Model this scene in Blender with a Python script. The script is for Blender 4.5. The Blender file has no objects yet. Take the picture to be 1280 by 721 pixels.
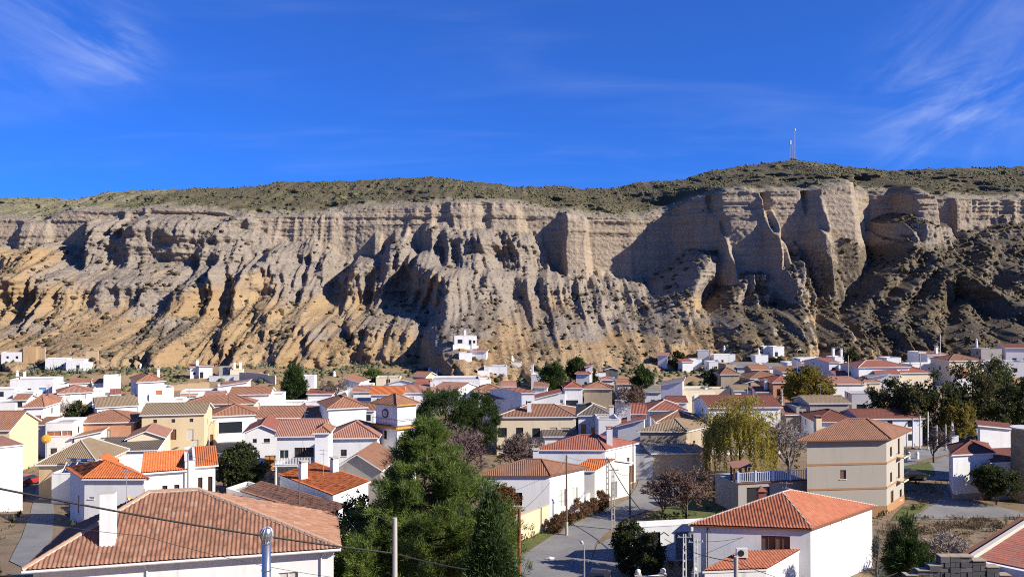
import bpy, bmesh, math, random
import numpy as np
from mathutils import Vector, Matrix
random.seed(7)
R = math.radians
SC = bpy.context.scene
COL = SC.collection
# ------------------------------------------------------------------ camera
F = 1030.0            # focal length in photograph pixels (1280 wide)
CZ = 26.0             # eye height above the valley floor
HOR = 372.0           # horizon row in the photograph
cam_d = bpy.data.cameras.new('camera'); cam = bpy.data.objects.new('camera', cam_d); COL.objects.link(cam)
cam_d.sensor_width = 36.0; cam_d.lens = 36.0*F/1280.0; cam_d.clip_start = 0.5; cam_d.clip_end = 6000
cam.location = (0, 0, CZ)
PITCH = math.atan((HOR-360.5)/F)
cam.rotation_euler = (math.pi/2+PITCH, 0, 0)
SC.camera = cam
# ------------------------------------------------------------------ sun and sky
SUN_AZ, SUN_EL = 70.0, 30.0      # degrees to the right of straight behind the camera; elevation
sdir = Vector((math.sin(R(SUN_AZ))*math.cos(R(SUN_EL)), -math.cos(R(SUN_AZ))*math.cos(R(SUN_EL)), math.sin(R(SUN_EL))))
sun_d = bpy.data.lights.new('sun', 'SUN'); sun = bpy.data.objects.new('sun', sun_d); COL.objects.link(sun)
sun_d.energy = 5.0; sun_d.angle = R(0.5); sun_d.color = (1.0, 0.93, 0.82)
sun.rotation_euler = sdir.to_track_quat('Z', 'Y').to_euler()
world = bpy.data.worlds.new('World'); SC.world = world; world.use_nodes = True
def build_world():
    nt = world.node_tree; N = nt.nodes; L = nt.links
    bg = N['Background']
    sky = N.new('ShaderNodeTexSky'); sky.sky_type = 'NISHITA'; sky.sun_disc = False
    sky.sun_elevation = R(SUN_EL)
    sky.sun_rotation = math.atan2(sdir.x, sdir.y)
    sky.altitude = 900; sky.air_density = 1.0; sky.dust_density = 0.05; sky.ozone_density = 4.0
    # deep winter blue: each channel of the sky through its own power curve
    sc_ = N.new('ShaderNodeSeparateColor'); L.new(sky.outputs[0], sc_.inputs[0])
    cc_ = N.new('ShaderNodeCombineColor')
    for i, (gain, pw) in enumerate(((0.195, 0.40), (0.52, 0.72), (1.15, 0.88))):
        p_ = N.new('ShaderNodeMath'); p_.operation = 'POWER'; L.new(sc_.outputs[i], p_.inputs[0]); p_.inputs[1].default_value = pw
        m_ = N.new('ShaderNodeMath'); m_.operation = 'MULTIPLY'; L.new(p_.outputs[0], m_.inputs[0]); m_.inputs[1].default_value = gain
        L.new(m_.outputs[0], cc_.inputs[i])
    hs = cc_
    # thin cirrus: stretched noise on the view direction, kept to a few veils
    tc = N.new('ShaderNodeTexCoord')
    sep = N.new('ShaderNodeSeparateXYZ'); L.new(tc.outputs['Generated'], sep.inputs[0])
    zc = N.new('ShaderNodeMath'); zc.operation = 'ADD'; zc.inputs[1].default_value = 0.12; L.new(sep.outputs['Z'], zc.inputs[0])
    zm = N.new('ShaderNodeMath'); zm.operation = 'MAXIMUM'; zm.inputs[1].default_value = 0.02; L.new(zc.outputs[0], zm.inputs[0])
    dv = N.new('ShaderNodeVectorMath'); dv.operation = 'DIVIDE'; L.new(tc.outputs['Generated'], dv.inputs[0])
    cb = N.new('ShaderNodeCombineXYZ')
    for i in range(3): L.new(zm.outputs[0], cb.inputs[i])
    L.new(cb.outputs[0], dv.inputs[1])
    def noise(scale, detail, rot, stretch, dist=0.0, rough=0.55, loc=(0,0,0)):
        mp = N.new('ShaderNodeMapping'); mp.inputs['Rotation'].default_value = (0, 0, R(rot)); mp.inputs['Scale'].default_value = stretch
        mp.inputs['Location'].default_value = loc
        L.new(dv.outputs[0], mp.inputs[0])
        n = N.new('ShaderNodeTexNoise'); n.inputs['Scale'].default_value = scale; n.inputs['Detail'].default_value = detail
        n.inputs['Distortion'].default_value = dist; n.inputs['Roughness'].default_value = rough
        L.new(mp.outputs[0], n.inputs['Vector']); return n.outputs['Fac']
    def ramp(x, a, b):
        m = N.new('ShaderNodeMapRange'); m.interpolation_type = 'SMOOTHSTEP'; m.inputs[1].default_value = a; m.inputs[2].default_value = b
        L.new(x, m.inputs[0]); return m.outputs[0]
    def mul(a, b):
        m = N.new('ShaderNodeMath'); m.operation = 'MULTIPLY'
        for i, q in enumerate((a, b)):
            if isinstance(q, float): m.inputs[i].default_value = q
            else: L.new(q, m.inputs[i])
        return m.outputs[0]
    def add(a, b):
        m = N.new('ShaderNodeMath'); m.operation = 'ADD'; L.new(a, m.inputs[0]); L.new(b, m.inputs[1]); return m.outputs[0]
    def veil(dirv, r0, r1):
        d = N.new('ShaderNodeVectorMath'); d.operation = 'DISTANCE'; L.new(tc.outputs['Generated'], d.inputs[0]); d.inputs[1].default_value = Vector(dirv).normalized()
        return ramp(d.outputs['Value'], r1, r0)
    def pdir(px, py): return ((px-640)/F, 1.0, (HOR-py)/F)
    def streaks(tilt, scale, loc):
        """fibres of ice cloud lying across the sky dome at a tilt"""
        mp = N.new('ShaderNodeMapping'); mp.vector_type = 'TEXTURE'; mp.inputs['Rotation'].default_value = (0, R(-tilt), 0); mp.inputs['Scale'].default_value = (1.0, 1.0, 0.26); mp.inputs['Location'].default_value = loc
        L.new(tc.outputs['Generated'], mp.inputs[0])
        n = N.new('ShaderNodeTexNoise'); n.inputs['Scale'].default_value = scale; n.inputs['Detail'].default_value = 11; n.inputs['Roughness'].default_value = 0.62; n.inputs['Distortion'].default_value = 0.9
        L.new(mp.outputs[0], n.inputs['Vector']); return n.outputs['Fac']
    body = ramp(streaks(-22, 5.5, (0, 0, 0)), 0.36, 0.78); body2 = ramp(streaks(32, 5.0, (0.3, 0, 0.2)), 0.36, 0.78)
    left = add(mul(veil(pdir(50, 25), 0.0, 0.13), 0.12), mul(veil(pdir(140, 60), 0.0, 0.08), 0.17))
    right = add(mul(veil(pdir(1165, 135), 0.0, 0.10), 0.22), mul(veil(pdir(1260, 70), 0.02, 0.17), 0.13))
    broad = mul(ramp(noise(0.9, 5, 20, (1, 2.5, 1), 0.4), 0.45, 0.85), 0.06)
    c = add(add(mul(body, left), mul(body2, right)), broad)
    mx = N.new('ShaderNodeMix'); mx.data_type = 'RGBA'; mx.clamp_factor = True
    L.new(c, mx.inputs[0]); L.new(hs.outputs[0], mx.inputs[6]); mx.inputs[7].default_value = (6.2, 6.6, 7.2, 1)
    L.new(mx.outputs[2], bg.inputs['Color']); bg.inputs['Strength'].default_value = 0.10
build_world()
SC.view_settings.view_transform = 'Standard'; SC.view_settings.look = 'None'
SC.view_settings.gamma = 1.0; SC.view_settings.exposure = 0.78
SC.view_settings.use_curve_mapping = False
SC.cycles.max_bounces = 6; SC.cycles.diffuse_bounces = 4; SC.cycles.glossy_bounces = 2; SC.cycles.transmission_bounces = 2; SC.cycles.transparent_max_bounces = 4
SC.cycles.use_denoising = False; SC.cycles.filter_width = 1.05

# ------------------------------------------------------------------ helpers
def px2dir(px, py):
    """direction (per metre of y) of a place seen in the photograph"""
    return (px-640)/F, (HOR-py)/F
def at(px, py, d):
    dx, dz = px2dir(px, py); return Vector((dx*d, d, CZ+dz*d))

_perm = np.random.RandomState(3).permutation(4096)
_val = np.random.RandomState(5).rand(4096)*2-1
def vnoise(x, y, seed=0):
    """2-D smooth value noise on arrays, about -1..1"""
    xi = np.floor(x).astype(np.int64); yi = np.floor(y).astype(np.int64)
    fx = x-xi; fy = y-yi
    fx = fx*fx*fx*(fx*(fx*6-15)+10); fy = fy*fy*fy*(fy*(fy*6-15)+10)
    def h(a, b): return _val[_perm[(_perm[(a+seed*131) & 4095]+b) & 4095]]
    a = h(xi, yi); b = h(xi+1, yi); c = h(xi, yi+1); d = h(xi+1, yi+1)
    return (a*(1-fx)+b*fx)*(1-fy)+(c*(1-fx)+d*fx)*fy
def fbm(x, y, o=4, seed=0, g=0.5):
    s = 0; a = 1; t = 0
    for i in range(o):
        s = s+a*vnoise(x*2**i, y*2**i, seed+i*7); t += a; a *= g
    return s/t
def ridged(x, y, o=3, seed=0, g=0.5):
    s = 0; a = 1; t = 0
    for i in range(o):
        s = s+a*(1-2*np.abs(vnoise(x*2**i, y*2**i, seed+i*7))); t += a; a *= g
    return s/t
def sstep(a, b, x):
    t = np.clip((x-a)/(b-a), 0, 1); return t*t*(3-2*t)

def mesh_obj(name, verts, faces, mat=None, parent=None, smooth=False, attrs=None, uv=None, fattr=None):
    me = bpy.data.meshes.new(name)
    me.from_pydata([tuple(v) for v in verts], [], faces)
    return finish(name, me, mat, parent, smooth)
def finish(name, me, mat=None, parent=None, smooth=False):
    if mat is not None:
        for m in (mat if isinstance(mat, (list, tuple)) else [mat]): me.materials.append(m)
    if smooth: me.polygons.foreach_set('use_smooth', np.ones(len(me.polygons), dtype=bool))
    me.update()
    o = bpy.data.objects.new(name, me); COL.objects.link(o)
    if parent is not None: o.parent = parent
    return o
def np_mesh(name, V, Fq):
    """mesh from numpy verts (n,3) and a (m,k) face array"""
    me = bpy.data.meshes.new(name)
    V = np.ascontiguousarray(V, dtype=np.float32); Fq = np.ascontiguousarray(Fq, dtype=np.int32)
    me.vertices.add(len(V)); me.vertices.foreach_set('co', V.ravel())
    m, k = Fq.shape
    me.loops.add(m*k); me.loops.foreach_set('vertex_index', Fq.ravel())
    me.polygons.add(m); me.polygons.foreach_set('loop_start', np.arange(0, m*k, k, dtype=np.int32))
    try: me.polygons.foreach_set('loop_total', np.full(m, k, dtype=np.int32))
    except Exception: pass
    me.update(calc_edges=True); return me
def vattr(me, name, arr):
    a = me.attributes.new(name, 'FLOAT', 'POINT'); a.data.foreach_set('value', np.ascontiguousarray(arr, dtype=np.float32).ravel())
def fattr(me, name, arr):
    a = me.attributes.new(name, 'FLOAT', 'FACE'); a.data.foreach_set('value', np.ascontiguousarray(arr, dtype=np.float32).ravel())
def tag(o, label, cat, group=None, kind=None):
    if label: o['label'] = label
    if cat: o['category'] = cat
    if group: o['group'] = group
    if kind: o['kind'] = kind
    return o
def empty(name, loc=(0,0,0), rz=0.0):
    o = bpy.data.objects.new(name, None); COL.objects.link(o); o.location = loc; o.rotation_euler = (0,0,rz); o.empty_display_size = 0.3
    return o

# ------------------------------------------------------------------ materials
MATS = {}
class NT:
    """small wrapper to write node trees briefly"""
    def __init__(s, name):
        s.m = bpy.data.materials.new(name); s.m.use_nodes = True
        s.N = s.m.node_tree.nodes; s.L = s.m.node_tree.links
        s.b = s.N['Principled BSDF']; s.b.inputs['Roughness'].default_value = 0.9
        s.b.inputs['Specular IOR Level'].default_value = 0.2
        MATS[name] = s.m
    def put(s, sock, v):
        if hasattr(v, 'is_linked') or hasattr(v, 'links'): s.L.new(v, sock)
        elif isinstance(v, (tuple, list)) and len(v) == 3 and sock.type == 'RGBA': sock.default_value = (*v, 1)
        else: sock.default_value = v
    def tc(s, w='Object'):
        return s.N.new('ShaderNodeTexCoord').outputs[w]
    def pos(s): return s.N.new('ShaderNodeNewGeometry').outputs['Position']
    def mapping(s, v, scale=(1,1,1), rot=(0,0,0), loc=(0,0,0)):
        n = s.N.new('ShaderNodeMapping'); s.L.new(v, n.inputs[0]); n.inputs['Scale'].default_value = scale; n.inputs['Rotation'].default_value = rot; n.inputs['Location'].default_value = loc
        return n.outputs[0]
    def noise(s, v, scale, detail=4, rough=0.55, dist=0.0, out='Fac'):
        n = s.N.new('ShaderNodeTexNoise'); s.L.new(v, n.inputs['Vector'])
        n.inputs['Scale'].default_value = scale; n.inputs['Detail'].default_value = detail; n.inputs['Roughness'].default_value = rough; n.inputs['Distortion'].default_value = dist
        return n.outputs[out]
    def attr(s, name, out='Fac'):
        n = s.N.new('ShaderNodeAttribute'); n.attribute_name = name; return n.outputs[out]
    def rmp(s, x, a, b, lo=0.0, hi=1.0, smooth=True):
        n = s.N.new('ShaderNodeMapRange'); n.interpolation_type = 'SMOOTHSTEP' if smooth else 'LINEAR'
        s.put(n.inputs[0], x)
        for i, v in zip((1,2,3,4), (a,b,lo,hi)): n.inputs[i].default_value = v
        return n.outputs[0]
    def math(s, op, a, b=None):
        n = s.N.new('ShaderNodeMath'); n.operation = op; s.put(n.inputs[0], a)
        if b is not None: s.put(n.inputs[1], b)
        return n.outputs[0]
    def mix(s, f, a, b, mode='MIX'):
        n = s.N.new('ShaderNodeMix'); n.data_type = 'RGBA'; n.blend_type = mode; n.clamp_factor = True
        s.put(n.inputs[0], f); s.put(n.inputs[6], a); s.put(n.inputs[7], b); return n.outputs[2]
    def bump(s, h, strength=0.5, dist=0.05):
        n = s.N.new('ShaderNodeBump'); n.inputs['Strength'].default_value = strength; n.inputs['Distance'].default_value = dist
        s.L.new(h, n.inputs['Height']); s.L.new(n.outputs[0], s.b.inputs['Normal']); return n
    def col(s, c): s.put(s.b.inputs['Base Color'], c)
    def sep(s, v):
        n = s.N.new('ShaderNodeSeparateXYZ'); s.L.new(v, n.inputs[0]); return n.outputs
# ------------------------------------------------------------------ terrain
_gy = np.array([-80, 0, 22, 40, 55, 66, 76, 95, 175, 192, 207, 226, 243, 252, 264, 300, 420])
_gz = np.array([22.5, 21.5, 14, 6.5, 2.6, 0.9, 0.1, 0, 0, 0.8, 2.0, 3.4, 4.0, 4.2, 4.4, 5, 5])
MOUNDS = [(-6, 254, 17, 16, 4.5), (66, 262, 22, 14, 2.0), (130, 246, 30, 14, 2.5), (-150, 262, 40, 16, 3.0), (-92, 236, 26, 14, 1.6)]
def G(x, y):
    """height of the ground"""
    x = np.asarray(x, dtype=float); y = np.asarray(y, dtype=float)
    z = np.interp(y, _gy, _gz)
    z = z + 4.2*sstep(-14, -34, x)*(1-sstep(62, 128, y))*sstep(0, 40, y)
    z = z + 1.5*sstep(18, 34, x)*(1-sstep(40, 70, y))*sstep(0, 30, y)
    for (mx, my, rx, ry, hh) in MOUNDS:
        z = z+hh*np.exp(-((x-mx)/rx)**2-((y-my)/ry)**2)
    w = sstep(175, 225, y)
    z = z - sstep(225, 250, y)*1.6*np.abs(vnoise(x/5.5+0.1*y, y/16.0, 17))*sstep(4.5, 9, z)
    z = z + w*1.2*vnoise(x/31.0+3.1, y/23.0, 11)+w*0.5*vnoise(x/11.0, y/11.0, 13)
    return z
CL = {}
def cliff_z(x, y):
    """height of the cliff surface over a place, or -99 in front of it"""
    X = CL['X'][0]; i = int(round((x-X[0])/(X[1]-X[0]))); i = min(max(i, 0), len(X)-1)
    c = CL['Y'][:, i]
    if c[0] > y: return -99.0
    return float(CL['Z'][int(np.argmax(c > y)), i])
def g(x, y):
    z = float(G(x, y))
    if y > 232 and CL: z = max(z, cliff_z(x, y))
    return z
def cliff_hit(px, py):
    if 'px' not in CL:
        CL['px'] = 640+CL['X']/CL['Y']*F; CL['py'] = HOR-(CL['Z']-CZ)/CL['Y']*F
    m = (np.abs(CL['px']-px) < 1.0) & (np.abs(CL['py']-py) < 1.4)
    return float(CL['Y'][m].min()) if m.any() else None
def hit(px, py, h=0.0, d0=25.0, d1=420.0):
    """distance at which the sight line through a place in the photograph is h above the ground"""
    dx, dz = px2dir(px, py)
    d = np.linspace(d0, d1, 3000)
    f = CZ+dz*d-(G(dx*d, d)+h)
    s = np.where((f[:-1] > 0) & (f[1:] <= 0))[0]
    r = None
    if len(s):
        i = s[0]; t = f[i]/(f[i]-f[i+1]); r = float(d[i]+t*(d[i+1]-d[i]))
    if (r is None or r > 236) and CL:
        c = cliff_hit(px, py+h*F/262.0)
        if c is not None: c -= 1.2; r = c if r is None else min(r, c)
    return r

def land_mat():
    t = NT('earth'); p = t.pos()
    n1 = t.noise(p, 0.05, 5); n2 = t.noise(p, 0.6, 6, 0.65); n3 = t.noise(p, 5.0, 4, 0.7)
    c = t.mix(t.rmp(n1, 0.35, 0.65), (0.20, 0.135, 0.08), (0.27, 0.19, 0.12))
    c = t.mix(t.rmp(n2, 0.45, 0.72), c, (0.13, 0.115, 0.055))
    yy = t.sep(p)[1]
    och = t.mix(t.rmp(n2, 0.3, 0.7), (0.37, 0.235, 0.115), (0.29, 0.20, 0.115))
    c = t.mix(t.rmp(t.math('ADD', yy, t.math('MULTIPLY', n1, 50.0)), 205, 245), c, och)
    c = t.mix(t.math('MULTIPLY', t.rmp(n3, 0.4, 0.75), 0.5), c, (0.10, 0.085, 0.05))
    t.col(c); t.bump(n3, 0.6, 0.12)
    # grass
    t = NT('grass'); p = t.pos()
    n2 = t.noise(p, 1.2, 6, 0.7); n3 = t.noise(p, 14.0, 3, 0.7)
    c = t.mix(t.rmp(n2, 0.35, 0.65), (0.045, 0.085, 0.018), (0.12, 0.125, 0.035))
    c = t.mix(t.math('MULTIPLY', t.rmp(n3, 0.3, 0.7), 0.5), c, (0.16, 0.15, 0.06))
    t.col(c); t.bump(n3, 0.8, 0.08)
    # asphalt
    t = NT('asphalt'); p = t.pos()
    n1 = t.noise(p, 0.25, 4, 0.6); n2 = t.noise(p, 3.0, 6, 0.7); n3 = t.noise(p, 40.0, 2)
    c = t.mix(t.rmp(n1, 0.35, 0.65), (0.155, 0.15, 0.145), (0.215, 0.205, 0.19))
    c = t.mix(t.math('MULTIPLY', t.rmp(n2, 0.5, 0.75), 0.55), c, (0.10, 0.10, 0.10))
    c = t.mix(t.math('MULTIPLY', n3, 0.35), c, (0.28, 0.27, 0.25))
    t.col(c); t.bump(n3, 0.3, 0.01)
    t = NT('concrete'); p = t.pos()
    n2 = t.noise(p, 0.9, 6, 0.65); n3 = t.noise(p, 12.0, 4, 0.7)
    c = t.mix(t.rmp(n2, 0.3, 0.7), (0.30, 0.275, 0.24), (0.42, 0.39, 0.35))
    c = t.mix(t.math('MULTIPLY', n3, 0.4), c, (0.22, 0.20, 0.18)); t.col(c); t.bump(n3, 0.3, 0.01)
land_mat()
def build_ground():
    xs = np.concatenate([np.linspace(-420, -120, 61)[:-1], np.linspace(-120, 120, 241)[:-1], np.linspace(120, 420, 61)])
    ys = np.concatenate([np.linspace(-80, 20, 26)[:-1], np.linspace(20, 140, 121)[:-1], np.linspace(140, 330, 127)])
    X, Y = np.meshgrid(xs, ys)
    Z = G(X, Y)
    V = np.stack([X, Y, Z], -1).reshape(-1, 3)
    n, m = X.shape
    i = (np.arange(n-1)[:, None]*m+np.arange(m-1)[None]).ravel()
    me = np_mesh('ground', V, np.stack([i, i+1, i+m+1, i+m], 1))
    o = finish('ground', me, MATS['earth'], None, True); o['kind'] = 'structure'
build_ground()

# ------------------------------------------------------------------ the cliff
def pline(pts, X):
    """z of a line given as (px, py) at a depth, at world x"""
    return pts
SKY = [(-120,250),(0,247),(60,248),(100,250),(118,247),(130,241),(200,237),(260,235),(330,233),(345,227),(400,228),(480,223),(540,221),(600,228),(650,234),(700,233),(740,236),(770,234),(800,228),(850,225),(880,216),(920,208),(990,200),(1040,206),(1080,210),(1110,213),(1150,211),(1200,210),(1280,208),(1400,214)]
WTOP = [(-120,280),(0,276),(60,280),(120,268),(200,266),(260,268),(330,276),(400,276),(450,264),(520,262),(600,254),(650,258),(700,268),(740,274),(800,272),(850,258),(880,247),(950,248),(1000,250),(1035,236),(1060,246),(1100,246),(1140,252),(1200,250),(1280,252),(1400,256)]
D_SKY, D_WT = 402.0, 346.0
def wline(pts, X, D):
    a = np.array(pts, float); return np.interp(X, (a[:,0]-640)/F*D, CZ+(HOR-a[:,1])/F*D)
# spurs: crest points (px, py, depth) from the top down; left and right lateral run k; rounding
SPURS = [
 ([(-40,318,322),(-40,400,300),(-40,470,276)], 0.5, 0.7, 9),
 ([(45,322,316),(40,360,304),(30,420,288),(20,462,276)], 0.7, 1.6, 10),
 ([(205,272,330),(175,310,322),(140,380,302),(110,450,278)], 0.9, 0.35, 10),
 ([(150,300,326),(120,350,312),(95,420,290),(85,455,276)], 1.4, 0.8, 4),
 ([(225,296,326),(212,345,314),(165,400,292),(120,455,272)], 2.6, 0.7, 2),
 ([(262,312,322),(252,345,312),(215,395,294),(180,440,276)], 2.4, 0.8, 2),
 ([(290,296,328),(285,350,312),(262,400,294),(250,445,276)], 0.9, 0.7, 6),
 ([(345,318,326),(345,380,306),(375,425,288),(410,462,272)], 1.0, 1.4, 4),
 ([(300,350,314),(305,400,294),(325,440,276)], 1.8, 1.2, 2),
 ([(372,345,322),(395,400,300),(430,462,270)], 1.8, 1.5, 2),
 ([(425,352,326),(420,395,306),(445,455,274)], 2.2, 1.5, 2),
 ([(455,335,328),(440,380,310),(462,430,288)], 2.4, 1.5, 2),
 ([(505,296,330),(495,345,320),(470,395,300),(485,462,270)], 2.4, 1.2, 3),
 ([(545,292,328),(520,370,308),(505,430,282)], 2.2, 1.2, 4),
 ([(588,300,322),(590,330,318),(600,370,310),(615,400,300)], 1.1, 1.8, 9),
 ([(640,296,330),(650,340,324),(645,380,312)], 2.4, 1.6, 4),
 ([(556,350,300),(570,385,284),(578,420,264),(590,462,240)], 2.6, 0.6, 3),
 ([(660,385,302),(690,420,286),(700,455,268)], 3.0, 1.2, 2),
 ([(735,376,308),(715,420,286),(705,455,268)], 1.6, 0.9, 6),
 ([(790,372,316),(768,410,294),(748,455,268)], 2.6, 1.0, 3),
 ([(815,395,300),(800,430,282),(785,458,266)], 2.4, 1.4, 3),
 ([(882,322,324),(855,370,304),(832,415,286),(828,445,274)], 3.0, 1.5, 3),
 ([(925,345,318),(912,395,298),(915,445,274)], 2.6, 1.6, 3),
 ([(950,372,306),(945,410,290),(945,448,274)], 3.0, 1.8, 2),
 ([(985,310,322),(1000,370,302),(985,410,288),(960,445,272)], 2.6, 1.6, 2),
 ([(1026,330,322),(1040,380,302),(1028,425,280)], 2.4, 1.8, 2),
 ([(1142,280,314),(1128,318,308),(1085,378,296),(1042,440,280)], 5.0, 0.9, 2),
 ([(1165,322,306),(1140,360,298),(1092,440,278)], 4.0, 1.2, 2),
 ([(1182,336,300),(1165,372,292),(1128,440,276)], 3.6, 1.2, 2),
 ([(1238,305,322),(1222,350,304),(1190,400,288),(1165,445,272)], 4.5, 1.0, 2),
 ([(1205,345,296),(1265,376,284),(1300,400,276)], 3.0, 1.6, 3),
 ([(1275,340,306),(1262,380,292),(1225,440,272)], 4.2, 1.0, 2),
 ([(1330,330,312),(1310,380,294),(1275,440,270)], 4.2, 0.9, 2),
 ([(1400,330,314),(1370,380,294),(1330,440,266)], 4.2, 0.9, 2),
]
# buttresses standing out of the wall: px left, px right, py top, how far out, px slant per row
BUTT = [
 (398,413,318,4.5,0), (466,478,300,4,0), (492,512,296,6,0), (528,556,286,5,0),
 (701,735,272,11,0), (745,760,352,9,0), (668,680,300,3,0),
 (856,888,244,5,-0.2), (884,945,238,13,-0.15), (940,1002,238,9,-0.1), (1000,1068,230,14,0),
 (1132,1165,244,17,0), (1200,1208,256,3,0), (1075,1090,244,3,0),
 (255,300,282,4,0), (150,190,274,4,0), (20,60,288,3,0), (330,345,300,3,0), (608,655,262,4,0), (560,600,258,3,0),
]
def smin(a, b, k):
    h = np.clip(0.5+0.5*(b-a)/k, 0, 1); return b*(1-h)+a*h-k*h*(1-h)
def build_cliff():
    NX, NZ = 1560, 330
    xs = np.linspace(-322, 322, NX)
    v = np.linspace(0, 1, NZ)
    zs_top = wline(SKY, xs, D_SKY)+0.35*fbm(xs/6.0, xs*0+1.7, 4, 3)+0.4*vnoise(xs/1.7, xs*0, 5)
    zwt = wline(WTOP, xs, D_WT)+1.6*fbm(xs/12.0, xs*0+4.2, 4, 9)
    zb = 2.0
    X = np.repeat(xs[None], NZ, 0)
    Zt = np.repeat(zs_top[None], NZ, 0); W = np.repeat(zwt[None], NZ, 0)
    Z = zb+(Zt-zb)*v[:, None]
    # ---- wall
    warp = 6*fbm(X/40.0, Z/40.0, 3, 21)
    Yw = 334+5.0*fbm(X/46.0, Z/90.0, 3, 31)+0.10*(Z-45)
    macro = np.interp(xs, (np.array([-120,0,80,200,330,430,520,640,700,790,812,845,875,950,1040,1070,1095,1135,1180,1290,1400])-640)/F*338,
                      [0,0,0,-4,-2,2,-2,0,3,6,9,10,2,-4,-6,4,8,2,0,2,0])
    Yw = Yw+macro[None]
    for (a, b, pt, out, sl) in BUTT:
        zt = CZ+(HOR-pt)/F*332
        xa = (a-640)/F*332; xb = (b-640)/F*332
        cx = (xa+xb)/2+sl*(zt-Z)*-1.0; hw = (xb-xa)/2*(1+0.010*(zt-Z))
        u = np.abs(X-cx)/hw
        u = u+0.18*vnoise(X/3.0, Z/9.0, 41+int(a))
        prof = 1-sstep(0.62, 1.12, u)
        topm = 1-sstep(-1.0, 5.0, Z-zt+1.2*vnoise(X/3.0, Z*0, 43))
        Yw = Yw-out*prof*topm*(0.8+0.2*sstep(0, 25, zt-Z))
    # flutes and strata on the wall
    fl = ridged((X+0.5*warp)/7.5, Z/60.0, 2, 51)*1.3+ridged((X+0.4*warp)/2.6, Z/26.0, 2, 57)*0.55
    flm = 0.12+0.88*sstep(0.0, 0.6, vnoise(X/28.0, Z/50.0, 61))
    Yw = Yw-fl*flm*0.85
    band = vnoise(X/70.0+0.0, Z/1.6, 71)*0.45+vnoise(X/40.0, Z/0.6, 73)*0.2
    bm = 0.22+2.1*sstep(-7, 2, Z-(W-6))*(0.35+0.65*sstep(-.2, .4, vnoise(X/20.0, Z/9.0, 75)))
    Yw = Yw-band*bm
    # ---- talus apron under the wall
    base_line = wline([(-120,330),(0,330),(80,322),(140,300),(200,300),(260,310),(330,335),(400,352),(450,352),(520,345),(600,350),(650,352),(690,362),(760,372),(800,348),(860,352),(930,345),(1000,345),(1045,340),(1090,330),(1130,310),(1160,288),(1200,282),(1240,276),(1280,274),(1400,270)], X, 326)
    t = base_line-Z+2.0*fbm(X/14.0, Z/14.0, 3, 83)
    rec = np.interp(xs, (np.array([-120,0,60,110,180,260,320,400,440,470,520,560,600,650,690,760,800,850,880,960,1010,1050,1075,1110,1130,1150,1165,1190,1205,1230,1260,1300])-640)/F*315,
                      [8,8,14,20,12,12,12,12,16,18,16,14,14,16,18,8,14,22,16,16,18,30,60,60,30,12,8,8,8,6,6,6])
    Yt = 334+rec[None]-t*1.25
    # ---- spurs
    Ys = np.full_like(X, 1e4)
    wob = 3.2*fbm(X/13.0, Z/20.0, 3, 91)
    for si, (pts, kl, kr, rd) in enumerate(SPURS):
        P = np.array([[(p[0]-640)/F*p[2], p[2], CZ+(HOR-p[1])/F*p[2]] for p in pts])[::-1]
        zc = P[:, 2]
        xc = np.interp(Z, zc, P[:, 0]); yc = np.interp(Z, zc, P[:, 1])
        top = P[-1]; over = np.clip(Z-top[2], 0, None); yc = yc+over*2.0+over**2*0.3
        bot = P[0]; under = np.clip(bot[2]-Z, 0, None); yc = yc-under*1.2
        dx = X-xc+wob+2.0*vnoise(X*0+si*3.3, Z/8.0, 97)
        s = np.sqrt(dx*dx+rd*rd)-rd
        Y1 = yc+np.where(dx < 0, kl, kr)*s
        Ys = smin(Ys, Y1, 2.5)
    Ysl = smin(Ys, Yt, 4.0)
    # gullies on the slopes
    wx = X+0.8*warp+0.25*(Z-30)*vnoise(X/60.0, Z*0, 103)
    gul = ridged(wx/19.0, Z/55.0, 2, 107)*5.6+ridged(wx/7.4, Z/28.0, 2, 113)*4.2+ridged(wx/2.9, Z/13.0, 2, 117)*1.9+ridged((wx+2*vnoise(X/5.0,Z/5.0,119))/1.5, Z/4.5, 1, 118)*0.55
    gm = 0.35+0.75*sstep(-0.3, 0.4, vnoise(X/34.0, Z/30.0, 121))
    Ysl = Ysl-gul*gm*1.15-1.5*ridged(X/4.2, Z/3.4, 3, 127, 0.6)-0.3*vnoise(X/60.0, Z/0.8, 129)
    # a fluted cliff band half way down, ledges above and below it
    q2 = (Z+9*fbm(X/42.0, Z*0, 3, 181)+3*vnoise(X/9.0, Z*0, 183))/23.0; f2 = q2-np.floor(q2)
    Ysl = Ysl+23*0.95*(sstep(0.42, 0.90, f2)-f2)*(0.55+0.45*sstep(-.3, .3, vnoise(X/30.0, Z*0, 187)))*(1-0.8*sstep(95, 120, X))
    # rock steps: hard layers make the slopes break into small cliffs
    stp = 7.0; q = Z/stp+0.5*fbm(X/40.0, Z*0, 2, 131); fr = q-np.floor(q)
    sm = sstep(-0.15, 0.45, vnoise(X/22.0, Z/22.0, 137))
    Ysl = Ysl+sm*stp*0.55*(sstep(0.25, 0.95, fr)-fr)
    Ysl = Ysl-21*sstep(27, 2, Z+2.5*fbm(X/25.0, Z*0, 2, 133))
    Y = smin(Yw, Ysl, 1.6)
    on_wall = 1-sstep(-1.0, 2.5, Yw-Ysl)
    # ---- top slope
    k = np.clip((Z-W)/np.maximum(Zt-W, 1), 0, 1)
    Ytop_end = D_SKY
    ywt = np.where(Z < W, 0, 0)
    # depth of the wall's upper edge in each column
    jj = np.argmax(Z >= W, axis=0)
    y_edge = Y[jj, np.arange(NX)]
    ker = np.ones(15)/15; y_edge = np.convolve(np.pad(y_edge, 7, mode='edge'), ker, 'valid')
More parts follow.
